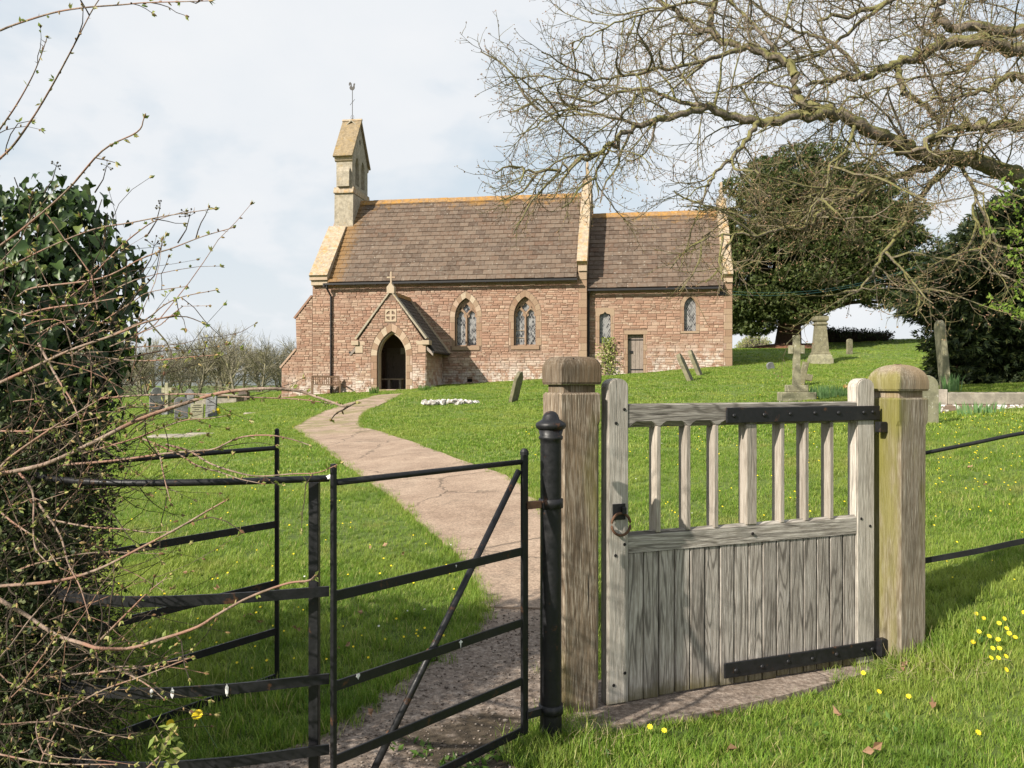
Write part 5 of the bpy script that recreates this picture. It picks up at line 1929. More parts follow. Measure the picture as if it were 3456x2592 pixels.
# flowers standing by the headstone, orange flowers at the cross
for (px, py, mt, lab, n, sp) in ((728, 1408, M_YELLOW, 'bunch of yellow daffodils standing before the grey headstones', 26, .16), (2875, 1340, M_ORANGE, 'bunch of orange and cream flowers on a grave behind the wooden gate', 22, .20)):
    p, s = place(px, py)
    e_ = empty('flower_bunch', p, 0, lab, 'flowers')
    st_, hd_ = MB(), MB()
    for k in range(n):
        a, q = random.uniform(0, 6.28), random.uniform(0, sp)
        t = np.array([q * math.cos(a), q * math.sin(a), random.uniform(.14, .30)])
        st_.tube([(t[0] * .4, t[1] * .4, -.02), t], .006, 3)
        for j in range(6):
            b_ = j * math.pi / 3
            r = .045
            hd_.add([t, t + [r * math.cos(b_ - .4), -.01 + r * math.sin(b_ - .4) * .5, r * math.sin(b_ - .4)], t + [r * 1.2 * math.cos(b_), -.03, r * 1.2 * math.sin(b_)], t + [r * math.cos(b_ + .4), -.01, r * math.sin(b_ + .4)]], [(0, 1, 2, 3)])
    st_.build('stem', M_DAFF, e_, kind='stuff')
    hd_.build('bloom', mt, e_, kind='stuff')


def leaf_clump(px, py, label, n, hgt, spread, mat=M_DAFF, cat='plant'):
    p, s = place(px, py)
    mb = MB()
    for k in range(n):
        a, q = random.uniform(0, 6.28), random.uniform(0, spread)
        x, y = q * math.cos(a), q * math.sin(a) * .6
        h = hgt * random.uniform(.6, 1.1)
        l = random.uniform(.05, .35) * h
        dx, dy = math.cos(a + random.uniform(-1, 1)) * l, math.sin(a) * l
        wv = .008 + .004 * random.random()
        mb.add([(x - wv, y, -.03), (x + wv, y, -.03), (x + dx * .4 + wv, y + dy * .4, h * .65), (x + dx * .4 - wv, y + dy * .4, h * .65), (x + dx, y + dy, h)], [(0, 1, 2, 3)], [(3, 2, 4)])
    o = mb.build('leaf_clump', mat)
    o.location = (p[0], p[1], p[2])
    return tag(o, label, cat)


leaf_clump(2790, 1345, 'patch of grey green daffodil leaves behind the stone cross base', 260, .34, .75)
leaf_clump(3215, 1325, 'clump of long green leaves before the conifer beside the tall headstone', 60, .42, .22)
leaf_clump(3105, 1345, 'white flowering leaf clump left of the tall headstone', 120, .35, .35)
leaf_clump(3300, 1402, 'blue green narrow leaves at the foot of the granite kerb', 70, .24, .45)
leaf_clump(3150, 1400, 'dark leaf tuft at the left corner of the granite kerbed grave', 50, .24, .16)
leaf_clump(1440, 1318, 'low leafy plants at the porch wall right of the porch door', 60, .25, .35, M_WEED)
leaf_clump(1262, 1330, 'rounded leafy tuft at the porch wall left of the porch door', 60, .30, .20, M_WEED)

# wall plant under the chancel window
wp = empty('wall_shrub', (0, 0, 0), 0, 'yellow green shrub growing against the chancel wall under the square window', 'shrub')
uu = U(2050, CV)
c_ = np.array([uu * CT + (CV - .25) * ST, 38 - uu * ST + (CV - .25) * CT])
wp.location = (c_[0], c_[1], float(ground(*c_)))
lf, sm = MB(), MB()
for k in range(520):
    x, z = random.gauss(0, .24), random.uniform(.1, 1.75)
    x *= 1.25 - z * .35
    y = random.uniform(-.16, .14)
    a = random.uniform(0, 6.28)
    r = random.uniform(.035, .06)
    d = np.array([math.cos(a) * r, random.uniform(-.03, .03), math.sin(a) * r])
    e2 = np.array([-math.sin(a) * r * .5, random.uniform(-.03, .03), math.cos(a) * r * .5])
    c0 = np.array([x, y, z])
    lf.add([c0 - d, c0 - e2, c0 + d, c0 + e2], [(0, 1, 2, 3)])
for k in range(9):
    sm.tube([(random.gauss(0, .08), 0, -.05), (random.gauss(0, .2), random.uniform(-.1, .1), .8), (random.gauss(0, .25), 0, 1.5)], .008, 4)
lf.build('foliage', mat_leaf('wall_shrub_leaf', [(0, (.10, .15, .03)), (.6, (.24, .27, .06)), (1, (.44, .42, .20))], .2), wp, kind='stuff')
sm.build('stem', M_HAWIN, wp)

# bench beside the porch
bp = gpt(1098, 1326)
ub_ = U(1100, -.75)
bw = np.array([ub_ * CT - .75 * ST, 38 - ub_ * ST - .75 * CT])
be = empty('wooden_bench', (bw[0], bw[1], float(ground(*bw))), -TH + R(28), 'weathered wooden bench with slatted back against the church wall beside the porch', 'bench')
L = 1.25
for x in (-L / 2, L / 2):
    MB().bbox(x - .03, x + .03, -.28, -.22, -.05, .62, .004).build('leg', M_BENCHW, be)
    MB().bbox(x - .03, x + .03, .20, .26, -.05, .88, .004).build('leg', M_BENCHW, be)
    MB().bbox(x - .035, x + .035, -.31, .22, .621, .655, .004).build('armrest', M_BENCHW, be)
for k in range(5):
    MB().bbox(-L / 2 + .031, L / 2 - .031, -.28 + k * .095, -.20 + k * .095, .40, .425, .003).build('seat_slat', M_BENCHW, be)
MB().bbox(-L / 2 + .031, L / 2 - .031, .215, .25, .80, .88, .004).build('back_rail', M_BENCHW, be)
MB().bbox(-L / 2 + .031, L / 2 - .031, .215, .25, .46, .51, .004).build('back_rail', M_BENCHW, be)
for k in range(12):
    x = -L / 2 + .08 + k * (L - .16) / 11
    MB().box(x - .022, x + .022, .222, .242, .511, .799).build('back_slat', M_BENCHW, be)
pb = empty('stone_bench', (0, 0, 0), -TH, 'plain low bench inside the dark porch', 'bench')
ub_ = PUC - .55
bw = np.array([ub_ * CT - 1.3 * ST, 38 - ub_ * ST - 1.3 * CT])
pb.location = (bw[0], bw[1], float(c_ground(PUC, PV)) + .05)
MB().bbox(-.55, .65, -.2, .2, .42, .48, .006).build('seat', M_PALE, pb)
for x in (-.5, -.02, .5):
    MB().bbox(x - .05, x + .05, -.18, .18, .0, .4195, .004).build('leg', M_KERB, pb)

# cables from the chancel corner
P0 = np.array([U(2466, CV) * CT, 38 - U(2466, CV) * ST + .3, 0])
for k, dz_ in ((0, 0), (1, .10)):
    a = at(2466, 983 + k * 10, P0[1])
    b_ = at(3260, 820 + k * 4, 44.0)
    t = np.linspace(0, 1, 14)[:, None]
    pts = a * (1 - t) + b_ * t
    pts[:, 2] -= (4 * t * (1 - t))[:, 0] * .9
    o = MB().tube(pts, .007, 4).build('cable', M_CABLE)
    tag(o, ('upper' if k == 0 else 'lower') + ' of two thin green cables running from the chancel corner to the trees', 'cable')
MB().box(CU1 - .62, CU1 - .22, CV - .09, CV - .002, Zc(2440, 996, CV), Zc(2440, 985, CV)).build('cable_bracket', M_GUTTER, church)


# ================================================================== TREES
class Tree:
    def __init__(s, seed, leaves=None):
        s.r = np.random.default_rng(seed)
        s.levels = {}
        s.tips = []

    def rnd(s, a, b):
        return s.r.uniform(a, b)

    def perp(s, d, ang):
        """a direction at angle ang from d, random around it"""
        h = s.r.normal(size=3)
        h -= d * h.dot(d)
        h /= np.linalg.norm(h) + 1e-9
        return d * math.cos(ang) + h * math.sin(ang)

    def poly(s, p, d, L, n, wob, trop):
        pts = [np.array(p, float)]
        d = np.array(d, float)
        for i in range(n):
            d = d + s.r.normal(size=3) * wob + np.array([0, 0, trop])
            d /= np.linalg.norm(d)
            pts.append(pts[-1] + d * L / n)
        return np.array(pts)

    def add(s, level, pts, r0, r1):
        s.levels.setdefault(level, []).append((np.asarray(pts), np.linspace(r0, r1, len(pts))))

    def children(s, pts, r0, level, spec):
        """spec[level] = (per metre, len range, radius factor, angle range, wobble, segments, tropism, start fraction)"""
        if level not in spec:
            s.tips.append((pts[-1], pts[-1] - pts[-2]))
            return
        per, lr, rmin, rmax, ar, wob, n, trop, st = spec[level]
        seg = np.linalg.norm(np.diff(pts, axis=0), axis=1)
        cum = np.concatenate([[0], np.cumsum(seg)])
        Ltot = cum[-1]
        m = max(1, int(round(per * Ltot * (1 - st) + s.rnd(-.4, .4))))
        for k in range(m):
            f = st + (1 - st) * (k + s.rnd(0, 1)) / m
            q = f * Ltot
            i = min(np.searchsorted(cum, q, 'right') - 1, len(seg) - 1)
            t = (q - cum[i]) / (seg[i] + 1e-9)
            p = pts[i] * (1 - t) + pts[i + 1] * t
            d = (pts[i + 1] - pts[i]) / (seg[i] + 1e-9)
            L = s.rnd(*lr) * (1.15 - .45 * f)
            dd = s.perp(d, s.rnd(*ar))
            c = s.poly(p, dd, L, n, wob, trop)
            rr = s.rnd(rmin, rmax)
            s.add(level, c, rr, rr * .45)
            s.children(c, rr, level + 1, spec)
        s.tips.append((pts[-1], pts[-1] - pts[-2]))

    def mesh(s, levels, sides):
        mb = MB()
        for l in levels:
            for pts, rad in s.levels.get(l, []):
                mb.tube(pts, rad, sides, cap=False)
        return mb


# ---- the great oak: its limbs follow the photograph, each at its own distance
oak = empty('oak_tree', (15.2, 17.2, float(ground(15.2, 17.2))), 0, 'great bare oak whose mossy limbs spread over the churchyard from the right', 'tree')
OO = np.array([15.2, 17.2, float(ground(15.2, 17.2))])
T = Tree(11)
TRB = lambda h: np.array([15.2, 17.2, OO[2] + h])
LIMBS = [
    # (points px,py,distance ...), start radius, end radius
    ([TRB(3.6), (3560, 615, 16.8), (3425, 587, 16.4), (3320, 554, 16.2), (3194, 537, 16.0), (3068, 512, 15.8), (2984, 470, 15.6), (2883, 411, 15.4), (2774, 378, 15.3), (2690, 344, 15.3), (2682, 260, 15.4), (2640, 205, 15.5), (2523, 159, 15.7), (2422, 134, 15.9), (2300, 60, 16.1), (2190, -20, 16.3)], .205, .042),
    ([(2774, 390, 15.3), (2674, 394, 15.2), (2548, 411, 15.0), (2439, 377, 14.9), (2380, 361, 14.8), (2271, 394, 14.7), (2145, 419, 14.6), (2070, 478, 14.5), (2000, 530, 14.4), (1900, 560, 14.3), (1800, 580, 14.3), (1720, 560, 14.2)], .105, .016),
    ([TRB(4.6), (3600, 175, 17.6), (3456, 168, 17.4), (3320, 151, 17.2), (3194, 134, 17.1), (3110, 184, 17.0), (3026, 226, 16.9), (2909, 260, 16.8), (2820, 262, 16.7), (2720, 290, 16.6)], .20, .035),
    ([TRB(5.2), (3600, 120, 18.4), (3456, 109, 18.2), (3300, 92, 18.1), (3194, 84, 18.0), (3160, 42, 18.0), (3175, -30, 18.0)], .18, .06),
    ([TRB(3.2), (3600, 420, 15.8), (3456, 428, 15.6), (3340, 415, 15.5), (3244, 425, 15.4), (3152, 470, 15.2), (3080, 510, 15.1)], .15, .04),
    ([(3026, 226, 16.9), (3040, 300, 16.7), (3068, 327, 16.6), (3135, 361, 16.5), (3169, 445, 16.4), (3130, 510, 16.3)], .075, .03),
    ([(3152, 560, 16.1), (3010, 600, 15.7), (2909, 646, 15.4), (2774, 713, 15.2), (2733, 763, 15.0), (2649, 772, 14.9), (2548, 789, 14.7), (2439, 797, 14.6), (2330, 830, 14.5)], .085, .012),
    ([(3210, 555, 16.2), (3110, 663, 15.9), (3060, 738, 15.7), (3026, 797, 15.6), (2984, 856, 15.5), (2942, 931, 15.4), (2892, 981, 15.4), (2830, 1010, 15.3)], .065, .012),
    ([(2990, 850, 15.5), (3043, 906, 15.4), (3077, 965, 15.3), (3127, 975, 15.2)], .030, .010),
    ([(2560, 410, 15.0), (2514, 478, 14.8), (2464, 537, 14.7), (2414, 579, 14.6), (2380, 638, 14.5), (2372, 690, 14.5)], .055, .012),
    ([(2422, 134, 15.9), (2397, 67, 16.0), (2414, -10, 16.1)], .075, .05),
    ([(2414, 20, 16.1), (2330, 8, 16.1), (2240, 30, 16.0), (2120, 60, 15.8), (2010, 110, 15.6), (1920, 150, 15.5)], .035, .010),
    ([(2523, 159, 15.7), (2420, 190, 15.3), (2330, 220, 15.0), (2200, 235, 14.7), (2080, 262, 14.5), (1960, 270, 14.3), (1850, 262, 14.2)], .050, .010),
    ([(2380, 361, 14.8), (2280, 340, 14.9), (2180, 300, 15.0), (2090, 310, 15.1), (1980, 360, 15.2), (1860, 345, 15.3), (1780, 330, 15.3)], .045, .009),
    ([(2145, 419, 14.6), (2080, 400, 14.5), (2000, 385, 14.5), (1900, 390, 14.4), (1810, 370, 14.3)], .030, .008),
    ([(2070, 478, 14.5), (2036, 537, 14.4), (2010, 590, 14.4), (2020, 660, 14.3)], .030, .010),
    ([(2640, 205, 15.5), (2560, 100, 15.7), (2500, 40, 15.9), (2440, -20, 16.0)], .050, .02),
    ([(3320, 151, 17.2), (3280, 220, 17.0), (3200, 250, 16.8), (3100, 260, 16.6), (2980, 300, 16.4), (2860, 340, 16.2)], .055, .012),
    ([TRB(3.9), (3520, 300, 16.2), (3420, 260, 16.0), (3330, 300, 15.8), (3240, 330, 15.6), (3140, 330, 15.5)], .10, .02),
    ([(3240, 545, 16.0), (3290, 650, 15.6), (3285, 720, 15.5), (3320, 800, 15.4), (3310, 870, 15.4), (3350, 930, 15.3)], .040, .009),
    ([TRB(6.5), (3500, -40, 19.0), (3330, -20, 18.8), (3200, -60, 18.6), (2900, 40, 18.2), (2760, 70, 18.0)], .16, .03),
    ([(3000, 0, 18.3), (2860, 110, 17.8), (2760, 190, 17.4), (2600, 230, 17.0), (2480, 300, 16.6)], .05, .012),
    ([(2909, 260, 16.8), (2850, 180, 16.9), (2780, 130, 17.0), (2700, 110, 17.1), (2600, 60, 17.2), (2520, -10, 17.3)], .05, .015),
    ([(2909, 646, 15.4), (2800, 640, 15.3), (2700, 670, 15.2), (2600, 650, 15.0), (2520, 690, 14.9)], .035, .009),
    ([(2884, 411, 15.4), (2860, 500, 15.0), (2800, 560, 14.8), (2790, 640, 14.6), (2740, 700, 14.5), (2720, 760, 14.5)], .035, .009),
]
limb_pts = []
for L_, r0, r1 in LIMBS:
    P = np.array([p if isinstance(p, np.ndarray) else at(*p) for p in L_])
    P = catmull(P, 5)
    P[1:-1] += T.r.normal(size=(len(P) - 2, 3)) * min(.05, r0 * .35)
    limb_pts.append(P)
    rad = r0 + (r1 - r0) * np.linspace(0, 1, len(P)) ** .8
    MB().tube(P - OO, rad, 9, cap=True).build('limb', M_BARK, oak, smooth=True)
trunk = [TRB(-.3), TRB(.6), TRB(2.0), TRB(3.6), TRB(5.0), TRB(7.0), TRB(9.0)]
MB().tube(np.array(trunk) - OO, [.78, .60, .52, .50, .42, .30, .18], 14).build('trunk', M_BARK, oak, smooth=True)
SPEC = {2: (3.9, (.8, 2.2), .012, .028, (.5, 1.25), .17, 8, .0, .10),
        3: (6.2, (.35, 1.05), .006, .010, (.5, 1.2), .20, 5, .015, .10),
        4: (7.5, (.10, .38), .0042, .0060, (.5, 1.1), .18, 3, .03, .12)}
for P, (L_, r0, r1) in zip(limb_pts, LIMBS):
    pix = np.c_[P[:, 0] / P[:, 1] * FPX + CXP]
    vis = np.nonzero(pix[:, 0] < 3700)[0]
    if len(vis) < 3:
        continue
    T.children(P[vis[0]:], r0, 2, SPEC)
for lv, nm, sd, mt in ((2, 'branch', 5, M_BARK), (3, 'twig', 3, M_TWIG), (4, 'fine_twig', 3, M_TWIG)):
    mb = MB()
    for pts, rad in T.levels.get(lv, []):
        mb.tube(pts - OO, rad, sd, cap=False)
    mb.build(nm, mt, oak, kind='stuff')
# swelling buds at the twig ends
tp_ = np.array([t for t, d in T.tips]) - OO
td_ = np.array([d / (np.linalg.norm(d) + 1e-9) for t, d in T.tips])
n = len(tp_)
mb = MB()
for rep in range(2):
    off = T.r.normal(size=(n, 3)) * .012 * rep
    ax = td_ + T.r.normal(size=(n, 3)) * .5
    ax /= np.linalg.norm(ax, axis=1, keepdims=True)
    sd = np.cross(ax, T.r.normal(size=(n, 3)))
    sd /= np.linalg.norm(sd, axis=1, keepdims=True)
    s2 = np.cross(ax, sd)
    L = T.r.uniform(.014, .036, size=(n, 1))
    W = L * .36
    c = tp_ + off
    V = np.stack([c, c + ax * L * .5 + sd * W, c + ax * L, c + ax * L * .5 - sd * W, c + ax * L * .5 + s2 * W, c + ax * L * .5 - s2 * W], 1)
    base = np.arange(n)[:, None] * 6
    mb.add(V.reshape(-1, 3), np.concatenate([base + [0, 1, 2, 3], base + [0, 4, 2, 5]]))
mb.build('bud', M_OAKBUD, oak, kind='stuff')
print('oak twigs', {k: len(v) for k, v in T.levels.items()}, n)


# ---- evergreens made of needle sprays on many overlapping boughs
def sprays(centres, radii, n, length, width, seed, droop=.25, fill=.35, flat_=.75):
    r = np.random.default_rng(seed)
    centres, radii = np.asarray(centres), np.asarray(radii)
    wgt = radii[:, 0] * radii[:, 1] + radii[:, 0] * radii[:, 2]
    idx = r.choice(len(centres), size=n, p=wgt / wgt.sum())
    d = r.normal(size=(n, 3))
    d /= np.linalg.norm(d, axis=1, keepdims=True)
    rad = 1 - fill * r.random((n, 1)) ** 1.6 + r.normal(size=(n, 1)) * .07
    c = centres[idx] + d * radii[idx] * rad
    ax = d * .9 + r.normal(size=(n, 3)) * .55
    ax[:, 2] = ax[:, 2] * flat_ - droop
    ax /= np.linalg.norm(ax, axis=1, keepdims=True)
    sd = np.cross(ax, d + r.normal(size=(n, 3)) * .5)
    sd /= np.linalg.norm(sd, axis=1, keepdims=True) + 1e-9
    nr = np.cross(ax, sd)
    L = length * r.uniform(.5, 1.25, (n, 1))
    W = width * r.uniform(.6, 1.2, (n, 1))
    # one spray: a stem fork of five narrow leaflets
    V, tri = [], []
    leaf = [(0.0, 0, 1.0, 0, 0), (.2, .0, .75, .95, .10), (.2, .0, .75, -.95, -.10), (.0, 0, .45, 1.1 if seed % 2 else -1.1, .12)]
    mb = MB()
    for s0, l0, s1, l1, up in leaf:
        a = c + ax * L * s0 + sd * W * l0
        b_ = c + ax * L * s1 + sd * W * l1 + nr * L * up
        wv = np.cross(b_ - a, nr)
        wv /= np.linalg.norm(wv, axis=1, keepdims=True) + 1e-9
        m_ = a * .45 + b_ * .55
        q = np.stack([a, m_ + wv * W * .28, b_, m_ - wv * W * .28], 1)
        mb.add(q.reshape(-1, 3), np.arange(n * 4).reshape(-1, 4))
    return mb


def sub_mb(mb, o):
    mb.v = [v - o for v in mb.v]
    return mb


def evergreen(name, base, blobs, n, length, width, mat, bark, trunk_r, label, cat, seed, trunk_h, droop=.25, fill=.35):
    o = empty(name, base, 0, label, cat)
    B = np.array(base)
    cs = np.array([b_[:3] for b_ in blobs])
    rs = np.array([b_[3:] for b_ in blobs])
    sub_mb(sprays(cs, rs, n, length, width, seed, droop, fill), B).build('crown', mat, o, kind='stuff')
    tr = MB().tube([(0, 0, -.4), (0, 0, .3), (.1, 0, trunk_h * .5), (0, 0.1, trunk_h)], [trunk_r * 1.3, trunk_r, trunk_r * .85, trunk_r * .5], 12)
    r = random.Random(seed)
    for c in cs[::2]:
        e = c - B
        tr.tube(catmull([(0, 0, trunk_h * r.uniform(.35, .9)), (e[0] * .4, e[1] * .4, (e[2] + trunk_h) * .5), (e[0] * .85, e[1] * .85, e[2] * .95)], 4), np.linspace(trunk_r * .28, .03, 9), 5)
    tr.build('trunk', bark, o, smooth=True)
    return o


# the big yew behind the chancel
yb = gpt(2660, 1172)
YD = yb[1]
ys = YD / FPX
r_ = np.random.default_rng(21)
blobs = []
for k in range(130):
    d = r_.normal(size=3)
    d *= r_.random() ** .30 / np.linalg.norm(d)
    if d[2] < -.62:
        continue
    c = at(2760 + 355 * d[0], 830 - 310 * d[2] * (1 if d[2] > 0 else .75), YD + 5.0 * d[1])
    rr = r_.uniform(.7, 1.7)
    blobs.append((*c, rr * 1.3, rr * 1.3, rr * .62))
outline = [(2440, 690), (2500, 590), (2590, 520), (2690, 480), (2790, 480), (2880, 540), (2950, 600), (3010, 680), (3060, 760), (3110, 860), (3120, 930), (3050, 960),
           (2560, 640), (2640, 580), (2740, 560), (2830, 600), (2900, 680), (2960, 770), (3000, 870), (2980, 960), (2900, 940), (2800, 975), (2700, 1000), (2600, 1000), (2500, 1000), (2460, 960), (2440, 860), (2440, 770),
           (2560, 760), (2660, 700), (2760, 690), (2850, 780), (2880, 880), (2790, 900), (2690, 880), (2590, 900), (2540, 960), (2650, 960), (2500, 1040), (2545, 1055), (2730, 800), (2620, 800),
           (2380, 680), (2400, 780), (2380, 900), (2400, 1000), (2500, 900), (2520, 820), (2480, 970), (2560, 940), (2530, 1000), (2600, 970), (3150, 880), (3160, 950), (3120, 800), (3200, 930), (3090, 870), (3180, 840), (3230, 900), (3240, 960), (3120, 960), (3200, 980), (3280, 930), (3060, 900)]
for px, py in outline:
    q = math.hypot((px - 2740) / 400, (py - 800) / 340)
    dep = math.sqrt(max(0, 1 - min(q, 1) ** 2)) * 5.2
    for sg in (-1, 1):
        if sg > 0 and r_.random() < .35:
            continue
        c = at(px + r_.uniform(-14, 14), py + 42 + r_.uniform(-10, 10), YD + sg * dep * r_.uniform(.75, 1.0))
        rr = r_.uniform(.85, 1.35)
        blobs.append((*c, rr * 1.3, rr * 1.3, rr * .62))
evergreen('yew_tree', yb, blobs, 118000, .31, .14, M_YEW, M_YEWBARK, .95, 'huge old dark yew with a broad domed crown behind the chancel', 'tree', 4, 3.5, .30, .28)
mo_ = MB().lathe([(3.4, -.3), (2.6, .05), (1.4, .22), (.6, .3)], 0, 0, 24).build('earth_mound', M_SOIL, smooth=True, kind='structure')
mo_.location = yb
mo_.data.materials[0] = mat_plain('red_needle_litter', (0.13, 0.06, 0.035), 1.0, 8, 0.4)

# dark conifer at the right edge
kbp = at(3400, 1330, 22.0)
kb0 = (kbp[0], 23.5, float(ground(kbp[0], 23.5)))
blobs = []
for px, py in [(3225, 1230), (3255, 1285), (3330, 1300), (3420, 1300), (3500, 1300), (3230, 1140), (3280, 1180), (3350, 1200), (3450, 1200), (3540, 1180), (3165, 1030), (3215, 1060), (3290, 1080), (3390, 1090), (3490, 1080),
               (3230, 960), (3320, 970), (3420, 980), (3520, 960), (3290, 870), (3370, 880), (3460, 880), (3550, 860), (3330, 790), (3410, 780), (3490, 760), (3440, 700), (3500, 680), (3560, 660), (3380, 730), (3250, 890), (3200, 950), (3600, 1000), (3600, 1200), (3120, 1005), (3560, 760)]:
    for dd in (-1.5, .2, 1.6):
        c = at(px + r_.uniform(-12, 12), py + 10, 23.5 + dd * r_.uniform(.6, 1))
        rr = r_.uniform(.55, .85)
        blobs.append((*c, rr * 1.1, rr * 1.1, rr * .6))
evergreen('conifer', kb0, blobs, 42000, .26, .085, M_CONIFER, M_YEWBARK, .28, 'dense dark green conifer reaching the ground at the right edge', 'tree', 9, 3.0, .18, .5)

# bushes on the skyline
for (px, py, wpx, hpx, nm, mt, lab, n, dn) in ((2545, 1190, 130, 62, 'round_bush', M_ORCH, 'pale round budding bush on the skyline between church and yew', 900, 0), (2890, 1158, 230, 58, 'hedge', M_HAWIN, 'low dark bare hedge on the skyline right of the yew', 1500, 1)):
    Yb = 78.0 if dn == 0 else 63.0
    p = at(px, py, Yb)
    p[2] = float(ground(p[0], Yb))
    s = Yb / FPX
    hpx = hpx + max(0.0, (at(px, py, Yb)[2] - p[2]) / s)
    o = empty(nm, p, 0, lab, 'bush' if dn == 0 else 'hedge')
    mb, lf = MB(), MB()
    r = random.Random(px)
    for k in range(n):
        x = r.uniform(-.5, .5) * wpx * s
        top = hpx * s * (math.sqrt(max(0, 1 - (2 * x / (wpx * s)) ** 2)) if dn == 0 else r.uniform(.55, 1.0) * (1 - .35 * (x / (wpx * s) + .5)))
        h = top * r.uniform(.5, 1.0) + .1
        y = r.uniform(-.8, .8)
        x0 = x * .8
        pts = [(x0, y * .5, 0), ((x + x0) / 2 + r.uniform(-.2, .2), y, h * .55), (x + r.uniform(-.25, .25), y + r.uniform(-.2, .2), h)]
        mb.tube(pts, [.022, .016, .008], 3, cap=False)
        c = np.array(pts[2]) + [r.uniform(-.2, .2), r.uniform(-.2, .2), r.uniform(-.4, .05)]
        q = .055
        lf.add([c + [-q, 0, 0], c + [0, -q * .5, -q], c + [q, 0, 0], c + [0, q * .5, q]], [(0, 1, 2, 3)])
    mb.build('stem', mt, o, kind='stuff')
    lf.build('foliage', M_BUDLEAF if dn == 0 else M_CONIFER, o, kind='stuff')

# ---- orchard behind the left lawn: three kinds of tree, copied
OSPEC = {1: (5.0, (1.5, 2.7), .030, .05, (.35, .95), .14, 6, .05, .12),
         2: (5.0, (.6, 1.5), .014, .020, (.45, 1.0), .16, 5, .06, .12),
         3: (6.5, (.3, .9), .008, .011, (.4, .9), .14, 3, .05, .12)}
protos = []
for k in range(3):
    t = Tree(40 + k)
    P = t.poly((0, 0, -.2), (t.rnd(-.3, .3), t.rnd(-.2, .2), 1), t.rnd(2.2, 2.9), 6, .07, .02)
    t.children(P, .11, 1, OSPEC)
    o = empty('orchard_tree', (0, 0, 0))
    MB().tube(P, np.linspace(.10, .045, len(P)), 7).build('trunk', M_ORCH, o, smooth=True)
    t.mesh([1, 2, 3], 3).build('crown', M_ORCH, o, kind='stuff')
    protos.append(o)
spots = []
r = random.Random(8)
for Y, row in ((58, (300, 360, 430, 505, 590, 668, 745, 822, 905, 985)), (65, (250, 330, 400, 470, 545, 625, 705, 790, 865, 950)), (73, (330, 390, 455, 520, 580, 655, 725, 800, 880, 940, 1000)), (82, (380, 440, 500, 560, 620, 690, 750, 820, 890, 960))):
    for px in row:
        spots.append(((px + r.uniform(-14, 14) - CXP) / FPX * Y, Y + r.uniform(-1.5, 1.5)))
for i, (x, y) in enumerate(spots):
    o = protos[i] if i < 3 else copy_tree(protos[i % 3])
    o.location = (x, y, float(ground(x, y)) - .05)
    o.rotation_euler = (0, 0, r.uniform(0, 6.28))
    sc_ = r.uniform(.90, 1.2)
    o.scale = (sc_, sc_, sc_)
    tag(o, 'bare lichened fruit tree in the orchard beyond the churchyard lawn', 'tree', 'orchard trees behind the churchyard')


